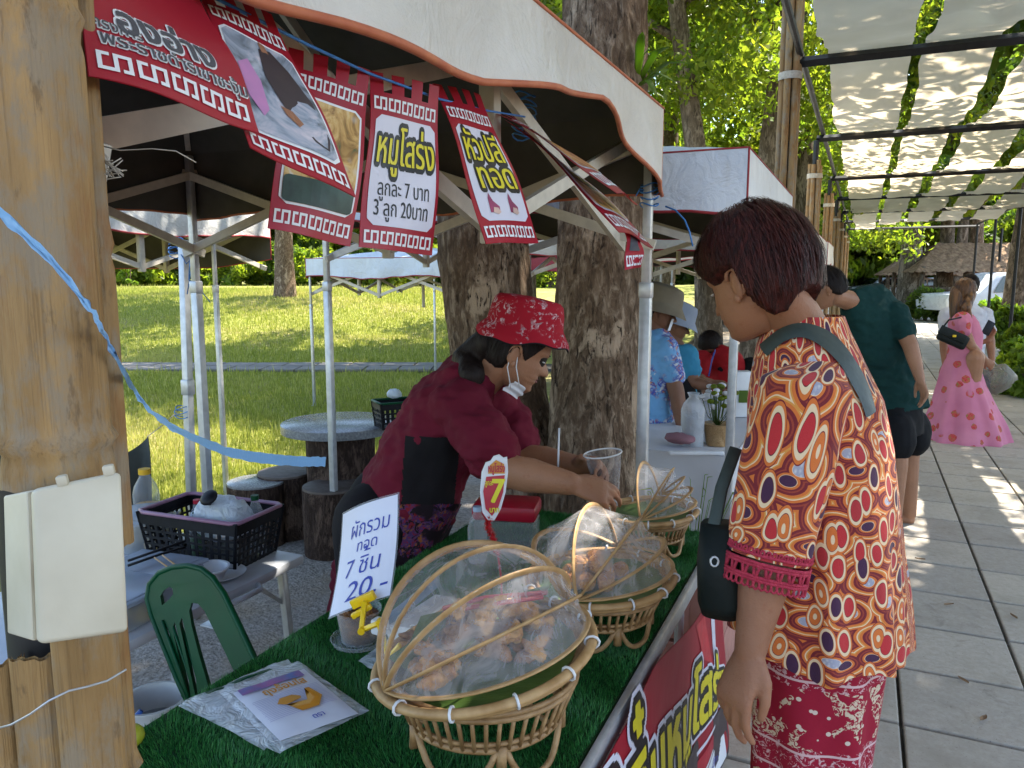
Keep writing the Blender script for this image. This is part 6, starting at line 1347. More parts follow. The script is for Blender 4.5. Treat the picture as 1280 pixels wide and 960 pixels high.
# trousers
mb = MB(); NT_ = 90
def trs(sgn):
    def fn(u, v):
        z = .07+.82*v; an = u*math.tau; r = .098+.012*ss(.5, .9, z); f = 1+.05*math.sin(7*an+3*v+sgn)+.05*noise.noise(V((math.cos(an)*2, math.sin(an)*2, z*4+sgn)))
        return V((CU.x-.0+r*1.12*f*math.cos(an), 1.62+sgn*(.078)+r*f*math.sin(an), z))
    return fn
for sgn in (-1, 1): mb.grid(trs(sgn), NT_, 60, True)
me = mb.mesh('trousers', origin(cp)); pat_attr(me, lambda i: ((i % NT_)/NT_*.72+(.3 if i >= NT_*60 else 0), mb.v[i][2], 0)); link('trousers', me, cp, MAT['elephant'], None, 3.2)
for sgn in (-1, 1): MB().loft([(V((CU.x+.05-.2*k/4-.0, 1.62+.10*sgn, .012)), V((0, .04, 0)), V((0, 0, .012))) for k in range(5)]).build('sandal', MAT['black_plastic'], cp, 3.2)
# shoulder bag with dark green strap
MAT['strap'] = mat('strap_green', (.045, .062, .055), (.032, .045, .04), 30, .5, .15, 120); MAT['bag_green'] = mat('bag_dark', (.008, .012, .011), (.005, .008, .007), 14, .55, .25, 60, spec=.2)
sb = thing('shoulder_bag', 'dark green shoulder bag hanging in front of the patterned blouse', 'bag', D(897, 750, 1.40))
stp = [D(893, 700, 1.42), D(893, 640, 1.44), D(905, 540, 1.47)]
def onb(u, v, k=1.02): p = tun(u, v); c = V((CU.x, CU.y, p.z)); return c+(p-c)*k
bk_pts = [D(958, 425, 1.395), D(985, 407, 1.41), D(1012, 407, 1.44), D(1040, 424, 1.475), D(1062, 450, 1.50), D(1080, 480, 1.54), D(1092, 508, 1.60)]
from mathutils.bvhtree import BVHTree
bvh = BVHTree.FromPolygons([V(q) for q in TV], TF)
def on_blouse(px, py, lift=.005):
    r = ray(px, py); h = bvh.ray_cast(CAM, r.normalized()); return (h[0]+h[1]*lift*(1 if h[1].dot(r) < 0 else -1)) if h[0] else None
edge = []
for (xa, ya, xb, yb) in [(952, 432, 962, 446), (975, 413, 980, 430), (1000, 405, 1000, 424), (1024, 410, 1018, 430), (1045, 424, 1034, 442), (1062, 445, 1050, 460), (1076, 468, 1062, 482), (1086, 492, 1073, 502), (1092, 514, 1080, 522)]:
    a, b = on_blouse(xa, ya), on_blouse(xb, yb)
    if a is not None and b is not None: edge.append((a, b))
A_, B_ = catmull([e[0] for e in edge], 40), catmull([e[1] for e in edge], 40); mb = MB(); mb.grid(lambda u, v: A_[int(round(v*40))].lerp(B_[int(round(v*40))], u)+((A_[int(round(v*40))]-V((CU.x, CU.y, A_[int(round(v*40))].z))).normalized()*.003*math.sin(math.pi*u)), 5, 41); mb.build('strap', MAT['strap'], sb, 3.2)
mb = MB(); mb.tube([D(888, 705, 1.40), D(893, 655, 1.42), D(902, 610, 1.45), D(920, 560, 1.49)], .012, 8, flat=.18, upv=(0, 1, 0)); mb.build('strap', MAT['strap'], sb, 3.2)
MB().loft([(D(901, 767, 1.42), V((.034, 0, 0)), V((0, .03, 0))), (D(901, 748, 1.42), V((.040, 0, 0)), V((0, .05, 0))), (D(900, 700, 1.42), V((.040, 0, 0)), V((0, .05, 0))), (D(900, 655, 1.42), V((.034, 0, 0)), V((0, .035, 0)))], 26, .7).build('pouch', MAT['bag_green'], sb, 3.2)
mb = MB(); mb.tube([D(893+5*math.cos(q), 702+6*math.sin(q), 1.355) for q in [i*.6 for i in range(11)]], .002, 6, closed=True); mb.build('ring_buckle', MAT['grey_metal'], sb, 3.2)

# ---- stallholder in maroon shirt and red hat
MAT['maroon'] = cloth('maroon_shirt', (.150, .010, .026), (.105, .006, .018), 5)
MAT['apron_black'] = cloth('apron_black', (.012, .010, .012), (.007, .006, .007), 8)
def blossom(name, base, spots, sc, th):
    t = NT(name); v = t.coord('World'); n = t.noise(v, sc, 5, .7, 1.); n2 = t.noise(v, sc*.35, 3); m_ = t.math('MULTIPLY', t.step(n, th, th+.03), t.step(n2, .42, .52)); sp = t.ramp(t.noise(v, sc*2.1, 2), [(.35, spots[0]), (.5, spots[1]), (.65, spots[2])]); return t.done(t.mix(m_, base, sp), .8, 0, .2)
MAT['hat_red'] = blossom('hat_red', (.33, .008, .020), [(.62, .50, .52), (.45, .22, .25), (.3, .28, .3)], 46, .54); MAT['sash'] = blossom('sash_print', (.015, .008, .012), [(.22, .015, .02), (.05, .03, .12), (.26, .08, .02)], 34, .46)
vp_b = D(478, 720, 2.36); vp = thing('person', 'stallholder in maroon shirt and red flowered hat leaning over the baskets', 'person', (vp_b.x, vp_b.y, 0))
mb = MB(); spine_loft(mb, [D(470, 770, 2.38), D(478, 720, 2.37), D(500, 645, 2.34), D(532, 570, 2.29), D(562, 512, 2.24), D(585, 478, 2.20), D(606, 456, 2.17)], [.175, .180, .180, .180, .178, .135, .072], [.150, .150, .148, .145, .120, .092, .062], FWD, 32)
RS, RE, RW = D(574, 508, 2.09), D(632, 588, 1.985), D(712, 604, 1.93); LS_, LE, LW = D(625, 512, 2.36), D(655, 570, 2.28), D(722, 582, 2.12)
mb.limb([D(580, 490, 2.14), RS, RS.lerp(RE, .45), RS.lerp(RE, .72)], [.066, .078, .079, .078], 20); mb.limb([D(612, 490, 2.25), LS_, LS_.lerp(LE, .7)], [.06, .08, .075], 18)
shirt = remesh(mb, .008, 5); folds(shirt, .014, (9, 9, 16), 2.); folds(shirt, .007, (26, 26, 34), 5.)
tors = MB(); spine_loft(tors, [D(470, 770, 2.38), D(478, 720, 2.37), D(500, 645, 2.34), D(532, 570, 2.29), D(562, 512, 2.24), D(585, 478, 2.20), D(606, 456, 2.17)], [.175, .180, .180, .180, .178, .135, .072], [.150, .150, .148, .145, .120, .092, .062], FWD, 32); tors = remesh(tors, .0045, 6); folds(tors, .010, (11, 11, 7), 2.)
band_ = patch(tors, lambda c: (lambda q: abs((q[0]-548)-(q[1]-480)*-.10) < 34-.02*(q[1]-480) and 545 < q[1] < 690 and q[0] > 500-.0*q[1] and c.dot(FWD) < 2.32)(proj(c)), .009)
low_ = patch(tors, lambda c: proj(c)[1] > 628 and proj(c)[0] > 470-.4*(proj(c)[1]-640), .010)
link_world('shirt', shirt, MAT['maroon'], vp); link_world('apron', band_, MAT['apron_black'], vp); link_world('waist_pouch', low_, MAT['sash'], vp)
HV = D(650, 437, 2.15); Mv = headM(HV, RIGHT*.96+FWD*.05-V((0, 0, 0)), math.radians(26), 0)
mb = MB(); mb.limb([D(596, 475, 2.19), D(615, 462, 2.17), Mv @ V((0, -.035, -.06))], [.066, .056, .052], 18); mb.limb([RS, RE, RE.lerp(RW, .4), RW], [.052, .050, .045, .030], 20); mb.limb([LS_, LE, LE.lerp(LW, .4), LW], [.05, .044, .040, .028], 18)
hand_mb(mb, RW, (D(752, 614, 1.93)-RW), UP*.8-FWD*.6, -1, (.35, .45, .35), .03, .98, .5); hand_mb(mb, LW, (D(765, 584, 2.02)-LW), UP*.3+FWD*.9, 1, (.45, .55, .4), .05, .98, .8)
mb.loft([(D(480, 760, 2.37), FWD*.13, RIGHT*.12), (D(545, 560, 2.28), FWD*.13, RIGHT*.10), (D(590, 480, 2.2), FWD*.10, RIGHT*.07)])
for sg in (-1, 1): b = vp_b+FWD*.1*sg; mb.limb([V((b.x, b.y, .80)), V((b.x-.02, b.y, .45)), V((b.x, b.y, .08))], [.10, .065, .042], 12); mb.limb([V((b.x, b.y, .04)), V((b.x, b.y, .035))+RIGHT*.15], [.036, .028], 10)
me = remesh(mb, .0045, 5); hb = MB(); head_mb(hb, Mv, .215); join_into(me, hb); link_world('body', me, MAT['skin_warm'], vp); face_parts(vp, Mv, .215)
mb = MB()
for sg in (-1, 1): b = vp_b+FWD*.1*sg; mb.limb([V((b.x, b.y, .84)), V((b.x-.02, b.y, .45)), V((b.x, b.y, .10))], [.125, .088, .065], 16)
me = remesh(mb, .012, 3); link_world('trousers', me, MAT['apron_black'], vp)
hair(vp, Mv, .215, MAT['dark_hair'], [(.6, .4), (.30, .22), (.16, .02), (.08, -.10), (.0, .0), (-.10, .0), (-.15, -.32), (-.3, -.46), (-.6, -.4)], 6, (.375, .485, .50), (0, -.035, .02), 900, .02)
mb = MB(); mb.limb([Mv @ V((.0, -.085, -.02)), Mv @ V((-.02, -.115, -.09)), D(590, 470, 2.10), D(592, 490, 2.085)], [.05, .048, .036, .014], 14); me = remesh(mb, .006, 3); folds(me, .004, (40, 40, 8)); link_world('ponytail', me, MAT['dark_hair'], vp)
Mc = Mv @ Matrix.Translation(V((0, -.014, .056))) @ Matrix.Rotation(math.radians(15), 4, 'X'); mb = MB(); hp = [(.120, -.030), (.1175, -.016), (.104, .004), (.098, .012), (.096, .020), (.092, .055), (.086, .078), (.076, .088), (.03, .093), (.001, .0935)]
def hatf(u, v):
    k = v*(len(hp)-1); i = min(int(k), len(hp)-2); f = k-i; r = hp[i][0]*(1-f)+hp[i+1][0]*f; z = hp[i][1]*(1-f)+hp[i+1][1]*f; a = u*math.tau; return Mc @ V((r*math.cos(a)*.95, r*math.sin(a)*1.12, z+(.006*math.sin(3*a)+.004*math.sin(7*a))*(1-min(1, v*3))))
ht = mb.grid(hatf, 64, 40, True).build('hat', MAT['hat_red'], vp, 3.2); MB().grid(lambda u, v: Mc @ (Mc.inverted() @ hatf(u, v*.32)-V((0, 0, .004))), 64, 10, True).build('hat_underside', MAT['apron_black'], ht, 3.2)
# pulled down face mask
t_m = lambda x, y, z: Mv @ V((x*.215, y*.215, z*.215))
mb = MB(); mb.grid(lambda u, v: t_m((u-.5)*.62, .34-.85*(u-.5)**2*1.2-.10*v+.012*math.sin(v*14), -.40-.17*v+.03*math.cos(u*6)), 20, 16); mk = mb.build('face_mask', MAT['mask_white'], vp, 3.2)
for sg in (-1, 1): MB().tube([t_m(sg*.30, .18, -.42), t_m(sg*.335, .02, -.2), t_m(sg*.35, -.06, .04)], .0016, 5).build('ear_loop', MAT['white_plastic'], mk, 3.2); MB().tube([t_m(sg*.28, .10, -.50), t_m(sg*.345, -.08, -.25), t_m(sg*.35, -.12, .0)], .0016, 5).build('ear_loop', MAT['white_plastic'], mk, 3.2)
# clear cup in her hand
cc = D(759, 612, 2.03); cb_ = thing('clear_cup', 'empty clear plastic cup held by the stallholder', 'cup', cc); Rc = Matrix.Rotation(math.radians(-8), 3, FWD)
MB().lathe([(.032, 0), (.049, .098)], cc, 36, Rc, True).build('wall', clear('cup_clear', (.97, .97, .98), .86, (.8, .8, .82), .1), cb_, .8); MB().tube([cc+Rc @ V((.050*math.cos(a*math.tau/40), .050*math.sin(a*math.tau/40), .099)) for a in range(40)], .0022, 6, closed=True).build('rim', MAT['white_plastic'], cb_, 3.2)

# ---- simpler figures further off
def figure(label, base, head, face, tilt, spine, hw, hd, side, arms, legs, shirt_m, skin, pants_m=None, hs=.22, vox=.012, hairline=None, hair_m=None, sleeves=.55, hsize=(.40, .50, .56), fold=.012, pants_r=(.11, .095, .09), ptop=None):
    t = thing('person', label, 'person', base); M = headM(head, face, tilt)
    mb = MB(); spine_loft(mb, spine, hw, hd, side)
    for a in arms: mb.limb([a[0], a[0].lerp(a[1], sleeves)], [.082, .072], 14)
    me = remesh(mb, vox*.8, 4); folds(me, fold*1.2, (8, 8, 11), len(label)); folds(me, fold*.5, (22, 22, 30), 3.); link_world('shirt', me, shirt_m, t)
    mb = MB(); mb.limb([spine[-1]-(spine[-1]-spine[-2]).normalized()*.04, M @ V((0, -.035, -.07))], [.06, .052], 14)
    for a in arms:
        mb.limb([a[0], a[1], a[1].lerp(a[2], .4), a[2]], [.052, .044, .040, .027], 14); hand_mb(mb, a[2], a[3]-a[2], a[4] if len(a) > 4 else UP, a[5] if len(a) > 5 else 1, (.3, .4, .3), .03)
    for l in legs:
        mb.limb(l, [.085, .056, .040], 14); f = V(face); f.z = 0; f.normalize(); mb.limb([l[2]-V((0, 0, .035)), l[2]-V((0, 0, .04))+f*.14], [.036, .026], 10)
    mb.loft([(spine[0], V(side)*hw[0]*.8, FWD*.08), (spine[-2], V(side)*hw[-2]*.7, FWD*.07)])
    me = remesh(mb, vox*.55, 4); hb = MB(); head_mb(hb, M, hs); join_into(me, hb); link_world('body', me, skin, t); face_parts(t, M, hs)
    if pants_m:
        mb = MB()
        for l in legs: mb.limb([l[0], l[0].lerp(l[1], .40)] if ptop == 'short' else [l[0], l[1], l[2]+V((0, 0, .04))], pants_r[:2] if ptop == 'short' else pants_r, 16)
        dn = .13 if ptop == 'short' else .06; mb.loft([(spine[0]-V((0, 0, dn)), V(side)*hw[0]*(1.02 if ptop == 'short' else .95), FWD*hd[0]*1.1), (spine[0]+V((0, 0, .08)), V(side)*hw[0]*.93, FWD*hd[0]*.9)]); me = remesh(mb, vox, 4); folds(me, .008, (10, 10, 8)); link_world('shorts' if ptop == 'short' else 'trousers', me, pants_m, t)
    if hair_m: hair(t, M, hs, hair_m, hairline or [(.6, .34), (.3, .18), (.15, .02), (.0, .02), (-.10, .02), (-.15, -.2), (-.3, -.36), (-.6, -.3)], len(label), hsize, (0, -.04, .02), 500, .03)
    return t, M
MAT['green_tee'] = cloth('green_tee', (.007, .040, .036), (.005, .028, .026), 5); MAT['black_cloth'] = cloth('black_cloth', (.008, .008, .009), None, 6); MAT['white_tee'] = cloth('white_tee', (.60, .61, .66), (.52, .53, .58), 5); MAT['jeans'] = cloth('jeans', (.05, .08, .14), None, 9)
gp = D(1122, 540, 4.62)
gt, Mg = figure('man in dark green shirt and black shorts leaning towards the stalls', (gp.x, gp.y, 0), D(1032, 360, 4.42), -RIGHT*.9+FWD*.45, math.radians(25),
    [D(1127, 514, 4.62), D(1124, 498, 4.62), D(1112, 450, 4.6), D(1098, 410, 4.56), D(1080, 384, 4.52), D(1060, 374, 4.47)], [.165, .17, .185, .205, .175, .07], [.125, .13, .13, .125, .10, .06], RIGHT*.9+FWD*.3,
    [(D(1118, 392, 4.50), D(1138, 432, 4.40), D(1150, 474, 4.36), D(1158, 500, 4.36), RIGHT, -1), (D(1068, 392, 4.60), D(1062, 440, 4.65), D(1060, 480, 4.6), D(1058, 500, 4.6))],
    [[D(1117, 535, 4.55), V((D(1121, 600, 4.55).x, D(1121, 600, 4.55).y, .45)), V((D(1118, 640, 4.55).x, D(1118, 640, 4.55).y, .09))], [D(1138, 535, 4.72), V((D(1135, 600, 4.75).x, D(1135, 600, 4.75).y, .45)), V((D(1137, 640, 4.78).x, D(1137, 640, 4.78).y, .09))]],
    MAT['green_tee'], MAT['skin_warm'], MAT['black_cloth'], .222, .010, None, MAT['dark_hair'], .52, ptop='short', pants_r=(.118, .112, .1))
# visitor in the long pink dress
MAT['pink_dress'] = (lambda t: (lambda v: t.done(t.mix(t.math('MULTIPLY', t.math('LESS_THAN', t.math('ADD', t.voro(v, 8.5, rand=.8), t.math('MULTIPLY', t.noise(v, 40, 3), .18)), .40), t.step(t.noise(v, 5, 2), .40, .47)), t.ramp(t.noise(v, 4, 3), [(.3, (.50, .15, .24)), (.7, (.62, .22, .31))]), t.ramp(t.noise(v, 60, 2), [(.35, (.45, .03, .05)), (.5, (.55, .08, .07)), (.62, (.24, .17, .05))])), .75, 0, .2))(t.coord('World')))(NT('pink_dress'))
pk0 = G(1204, 552); PT = (pk0-CAM).dot(FWD)*math.cos(PITCH)
pd = thing('person', 'visitor with long brown hair in a floor length pink flowered dress', 'person', pk0); pb_ = lambda px, py, dt=0.: D(px, py, 7.27+dt)
Mp = headM(pb_(1207, 364), RIGHT*.9+FWD*.35, math.radians(4)); mb = MB()
mb.limb([pb_(1203, 402), pb_(1206, 385)], [.06, .05], 12); mb.limb([pb_(1203, 405, -.13), pb_(1214, 432, -.17), pb_(1231, 449, -.12)], [.047, .042, .028], 14); hand_mb(mb, pb_(1231, 449, -.12), RIGHT*.6+UP*-.5, FWD*-1, 1, (.4, .5, .4)); mb.limb([pb_(1208, 405, .15), pb_(1216, 432, .15), pb_(1236, 425, .05)], [.045, .04, .027], 12); hand_mb(mb, pb_(1236, 425, .05), RIGHT*.3+UP*.6, RIGHT, 1, (.4, .5, .4))
mb.loft([(pb_(1204, 470), FWD*.12, RIGHT*.11), (pb_(1204, 405), FWD*.13, RIGHT*.09)])
for sg in (-1, 1): q = pk0+FWD*.08*sg; mb.limb([V((q.x, q.y, .80)), V((q.x, q.y, .45)), V((q.x, q.y, .07))], [.08, .05, .035], 12); mb.limb([V((q.x, q.y, .035)), V((q.x, q.y, .03))+RIGHT*.13], [.03, .022], 8)
me = remesh(mb, .008, 4); hb = MB(); head_mb(hb, Mp, .215); join_into(me, hb); link_world('body', me, MAT['skin_warm'], pd); face_parts(pd, Mp, .215)
rings = [(1206, 550, 50, .34), (1205, 530, 45, .31), (1203, 505, 35, .26), (1201, 480, 26, .21), (1201, 462, 21, .185), (1203, 448, 17, .155), (1206, 435, 17.5, .16), (1207, 418, 18, .165), (1204, 402, 15, .17), (1203, 394, 10, .13)]
def drs(u, v):
    k = v*(len(rings)-1); i = min(int(k), len(rings)-2); f = k-i; q = [rings[i][j]*(1-f)+rings[i+1][j]*f for j in range(4)]; c = pb_(q[0], q[1]); a = u*math.tau; w = q[2]*7.27/FPX; fl = 1+(.06*math.sin(9*a)+.03*math.sin(15*a+2))*max(0, 1-v*1.6)+.02*noise.noise(V((math.cos(a)*3, math.sin(a)*3, v*8)))
    return c+(RIGHT*math.cos(a)*w+FWD*math.sin(a)*q[3])*fl
MB().grid(drs, 90, 70, True).build('dress', MAT['pink_dress'], pd, 3.2)
for dt, x in ((-.15, 1202), (.15, 1207)): mb = MB(); mb.ell(pb_(x, 402, dt), (.085, .085, .095)); mb.limb([pb_(x, 402, dt), pb_(x+3, 414, dt*1.1)], [.08, .062], 14); me = remesh(mb, .01, 3); folds(me, .01, (16, 16, 10)); link_world('sleeve', me, MAT['pink_dress'], pd)
hair(pd, Mp, .215, MAT['brown_hair'], [(.6, .3), (.3, .18), (.2, -.05), (.12, -.25), (.0, -.45), (-.2, -.6), (-.6, -.6)], 9, (.42, .52, .56), (0, -.05, .02), 600, .05)
mb = MB(); mb.limb([Mp @ V((-.02, -.07, -.02)), pb_(1196, 375), pb_(1195, 392), pb_(1194, 405)], [.07, .068, .055, .03], 14); mb.limb([Mp @ V((.06, .0, -.02)), pb_(1208, 385, -.12), pb_(1213, 398, -.13)], [.045, .045, .02], 12); me = remesh(mb, .008, 3); folds(me, .008, (30, 30, 6)); link_world('long_hair', me, MAT['brown_hair'], pd)
for sg in (-1, 1): q = pk0+FWD*.08*sg+RIGHT*.05; MB().loft([(V((q.x, q.y, .012))+RIGHT*(.2*k/4-.15), FWD*.04, V((0, 0, .012))) for k in range(5)]).build('sandal', MAT['white_plastic'], pd, 3.2)
hbag = thing('handbag', 'small black handbag under the arm of the pink dressed visitor', 'bag', pb_(1190, 432, -.22)); MB().bar(pb_(1174, 415, -.24), pb_(1208, 430, -.24), .07, .135, UP, .025).build('pouch', MAT['bag_green'], hbag, .8); MB().bar(pb_(1175, 411, -.285), pb_(1207, 425, -.285), .012, .08, UP, .005).build('flap', MAT['bag_green'], hbag, .8); MB().tube([pb_(1174, 415, -.26), pb_(1186, 400, -.25), pb_(1204, 396, -.2), pb_(1210, 405, -.16)], .008, 6).build('strap', MAT['bag_green'], hbag, 3.2); MB().box(pb_(1193, 420, -.315), (.03, .008, .02), None, .002).build('clasp', MAT['yellow_plastic'], hbag)
MB().bar(pb_(1233, 415, .02), pb_(1240, 402, .02), .075, .010, RIGHT, .003); tag(MB().bar(pb_(1231, 418, .0), pb_(1240, 402, .0), .010, .075, RIGHT, .003).build('phone', MAT['black_plastic'], None), 'black phone held by the pink dressed visitor', 'phone')
wp = lambda px, py, dt=0.: D(px, py, 7.85+dt); w0 = G(1203, 540)
wt_, Mw = figure('person in white shirt half hidden behind the pink dress', (w0.x, w0.y, 0), wp(1212, 358), RIGHT*.5+FWD*.8, .1, [wp(1207, 462), wp(1207, 440), wp(1207, 410), wp(1206, 390), wp(1207, 378)], [.16, .165, .185, .20, .08], [.12, .12, .125, .11, .06], RIGHT*.9-FWD*.3,
    [(wp(1184, 393, -.05), wp(1180, 428, -.05), wp(1181, 455, -.1), wp(1182, 470, -.1)), (wp(1231, 393, .05), wp(1238, 428, 0), wp(1240, 452, -.1), wp(1242, 462, -.1))], [[wp(1196, 462), V((w0.x-.08, w0.y, .45)), V((w0.x-.08, w0.y, .08))], [wp(1224, 462), V((w0.x+.12, w0.y+.03, .45)), V((w0.x+.12, w0.y+.03, .08))]], MAT['white_tee'], MAT['skin_tan'], MAT['jeans'], .22, .012, None, MAT['dark_hair'], .6)
mb = MB(); blob(mb, wp(1248, 474, -.3), (.15, .10, .13), 4, rough=.45); shp = thing('shopping_bag', 'clear shopping bag carried beside the pink dress', 'bag', wp(1248, 490, -.3)); mb.build('sack', clear('shop_bag', (.8, .78, .7), .35, (.5, .47, .4), .3, 18), shp, 3.2); MB().tube([wp(1236, 460, -.3), wp(1242, 452, -.2), wp(1252, 462, -.3)], .006, 6).build('handle', MAT['white_plastic'], shp, 3.2)
# stallholders of the next stall
MAT['floral_blue'] = blossom('floral_blue', (.16, .36, .60), [(.62, .62, .60), (.02, .06, .36), (.5, .22, .10)], 16, .44); MAT['sky_tee'] = cloth('sky_tee', (.05, .27, .42), (.04, .2, .34), 5); MAT['red_tee'] = cloth('red_tee', (.36, .012, .018), (.28, .01, .014), 5); MAT['mauve_apron'] = cloth('mauve_apron', (.30, .15, .17), (.22, .11, .13), 8)
MAT['khaki'] = cloth('khaki_hat', (.22, .185, .13), (.16, .13, .09), 8); MAT['pale_hat'] = cloth('pale_hat', (.34, .38, .46), (.26, .30, .38), 8)
def bucket_hat(t, M, m_, s=1.):
    hp2 = [(.150, -.045), (.125, -.012), (.110, .008), (.107, .02), (.100, .07), (.088, .098), (.05, .108), (.001, .11)]; Mh2 = M @ Matrix.Translation(V((0, -.01, .040)))
    def f(u, v): k = v*(len(hp2)-1); i = min(int(k), len(hp2)-2); q = k-i; r = hp2[i][0]*(1-q)+hp2[i+1][0]*q; z = hp2[i][1]*(1-q)+hp2[i+1][1]*q; a = u*math.tau; return Mh2 @ V((r*s*math.cos(a)*.95, r*s*math.sin(a)*1.1, z*s+.006*math.sin(3*a)*(1-v)))
    MB().grid(f, 48, 28, True).build('hat', m_, t, 3.2)
bp = lambda px, py, dt=0.: D(px, py, 4.35+dt); b0 = G(822, 700)
b0 = V((bp(822, 560).x, bp(822, 560).y, 0))
bt_, Mb = figure('stallholder in blue floral shirt, mauve apron and khaki hat behind the tent leg', b0, bp(826, 388), RIGHT*.75-FWD*.2, math.radians(18), [bp(808, 590), bp(810, 545), bp(813, 490), bp(816, 445), bp(820, 422), bp(823, 412)], [.16, .165, .17, .18, .15, .07], [.13, .13, .125, .115, .09, .055], FWD,
    [(bp(832, 440, -.13), bp(846, 492, -.18), bp(852, 535, -.2), bp(856, 552, -.2)), (bp(826, 440, .15), bp(840, 490, .2), bp(862, 520, .2), bp(870, 530, .2))], [[V((b0.x-.05, b0.y, .80)), V((b0.x-.05, b0.y, .45)), V((b0.x-.05, b0.y, .08))], [V((b0.x-.05, b0.y+.18, .80)), V((b0.x-.05, b0.y+.18, .45)), V((b0.x-.05, b0.y+.18, .08))]], MAT['floral_blue'], MAT['skin_brown'], MAT['jeans'], .22, .010, None, MAT['dark_hair'], .55)
bucket_hat(bt_, Mb, MAT['khaki']); ap = patch(bt_.children[0].data, lambda c: True, .008)
o_ = origin(bt_); ap2 = patch(bt_.children[0].data, lambda c: (lambda q: 800 < q[0] < 822 and q[1] > 450)(proj(c+o_)), .010); link('apron', ap2, bt_, MAT['mauve_apron'], None, 3.2); bpy.data.meshes.remove(ap)
mb = MB(); mb.grid(lambda u, v: Mb @ V(((u-.5)*.13, .088-.35*(u-.5)**2*.13, -.02-.07*v)), 10, 8); mb.build('face_mask', MAT['mask_white'], bt_, 3.2)
sp_ = lambda px, py, dt=0.: D(px, py, 5.1+dt); s0 = V((sp_(850, 560).x, sp_(850, 560).y, 0))
st2, Ms = figure('stallholder in plain blue shirt and pale hat behind the floral one', s0, sp_(846, 404), RIGHT*.8-FWD*.1, math.radians(22), [sp_(842, 560), sp_(843, 520), sp_(846, 475), sp_(848, 445), sp_(848, 432)], [.16, .165, .17, .16, .07], [.12, .125, .12, .10, .055], FWD,
    [(sp_(858, 445, -.1), sp_(866, 478, -.15), sp_(888, 483, -.2), sp_(896, 482, -.2)), (sp_(858, 445, .15), sp_(868, 475, .2), sp_(888, 478, .2), sp_(894, 478, .2))], [[V((s0.x, s0.y-.08, .8)), V((s0.x, s0.y-.08, .45)), V((s0.x, s0.y-.08, .08))], [V((s0.x, s0.y+.1, .8)), V((s0.x, s0.y+.1, .45)), V((s0.x, s0.y+.1, .08))]], MAT['sky_tee'], MAT['skin_brown'], MAT['black_cloth'], .22, .012, None, MAT['dark_hair'], .55)
bucket_hat(st2, Ms, MAT['pale_hat'])
rp_ = lambda px, py, dt=0.: D(px, py, 6.3+dt); r0_ = V((rp_(905, 500).x, rp_(905, 500).y, 0))
rt_, Mr = figure('bending figure in red shirt with blue strap seen under the second tent', r0_, rp_(888, 432), -RIGHT*.7-FWD*.5, math.radians(50), [rp_(918, 520), rp_(912, 490), rp_(905, 462), rp_(897, 444), rp_(892, 436)], [.17, .18, .19, .18, .07], [.13, .14, .13, .11, .055], RIGHT*.7-FWD*.7,
    [(rp_(878, 450, -.1), rp_(874, 475, -.15), rp_(884, 492, -.2), rp_(892, 496, -.2)), (rp_(914, 450, .1), rp_(920, 478, .1), rp_(912, 494, 0), rp_(906, 498, 0))], [[V((r0_.x, r0_.y, .8)), V((r0_.x, r0_.y, .45)), V((r0_.x, r0_.y, .08))], [V((r0_.x+.2, r0_.y+.05, .8)), V((r0_.x+.2, r0_.y+.05, .45)), V((r0_.x+.2, r0_.y+.05, .08))]], MAT['red_tee'], MAT['skin_brown'], MAT['black_cloth'], .22, .014, None, MAT['dark_hair'], .5)
MB().tube([rp_(886, 470, -.22), rp_(890, 450, -.22), rp_(894, 438, -.15)], .016, 6, flat=.3).build('apron_strap', MAT['blue_plastic'], rt_, 3.2)

# ------------------------------------------------------------------ next stall: white clothed table and goods
nt = thing('clothed_table', 'table under a white cloth in the next stall', 'table', (-.80, 4.3, 0)); MAT['cloth_white'] = cloth('cloth_white', (.62, .62, .64), (.54, .54, .56), 4)
MB().box((-.80, 4.36, .735), (.60, 1.8, .03), None, .01).build('table_top', MAT['white_plastic'], nt)
mb = MB()
def clf(u, v):   # drape: u around the near end and the front, v down
    path = [V((-1.12, 5.2, 0)), V((-1.12, 3.44, 0)), V((-.49, 3.44, 0)), V((-.49, 5.26, 0))]; k = u*3; i = min(int(k), 2); f = k-i; p = path[i].lerp(path[i+1], f); n = [V((-1, 0, 0)), V((0, -1, 0)), V((1, 0, 0))][i]
    return V((p.x, p.y, .757-.68*v))+n*(.008+v*(.025*math.sin(u*52)+.03*noise.noise(V((u*14, v, 0)))+.02))
mb.grid(clf, 150, 18); mb.grid(lambda u, v: V((-1.125+.64*u, 3.435+1.83*v, .757+.002*noise.noise(V((u*8, v*8, 0))))), 14, 20); mb.build('white_cloth', MAT['cloth_white'], nt, 3.2)
NZ = .760
cs = G(865, 556, NZ); cst = thing('cup_stack', 'stack of clear cups in a plastic sleeve on the white cloth', 'cups', cs)
for k in range(9): MB().lathe([(.040, 0), (.050, .055), (.052, .057)], cs+V((0, 0, .004+.013*k)), 24, None, True).build('cup', tub_clear, cst, .8)
MB().lathe([(.054, 0), (.056, .17), (.045, .20), (.02, .23), (.03, .25)], cs, 24).build('sleeve', film, cst, 3.2)
for i, (px, py) in enumerate([(882, 553), (893, 549)]): q = G(px, py, NZ); bottle(['clear water bottle behind the cup stack', 'second clear water bottle next to the patterned blouse'][i], q, .032, .24, MAT['white_plastic'], None, 'water bottles in the next stall')
q = G(896, 556, NZ); fl = thing('flower_basket', 'small wicker basket of flowers beside the water bottles', 'flowers', q); MB().lathe([(.05, 0), (.065, .10), (.07, .105), (.06, .105), (0, .09)], q, 24, None, True).build('wicker_pot', MAT['woven'], fl, .8)
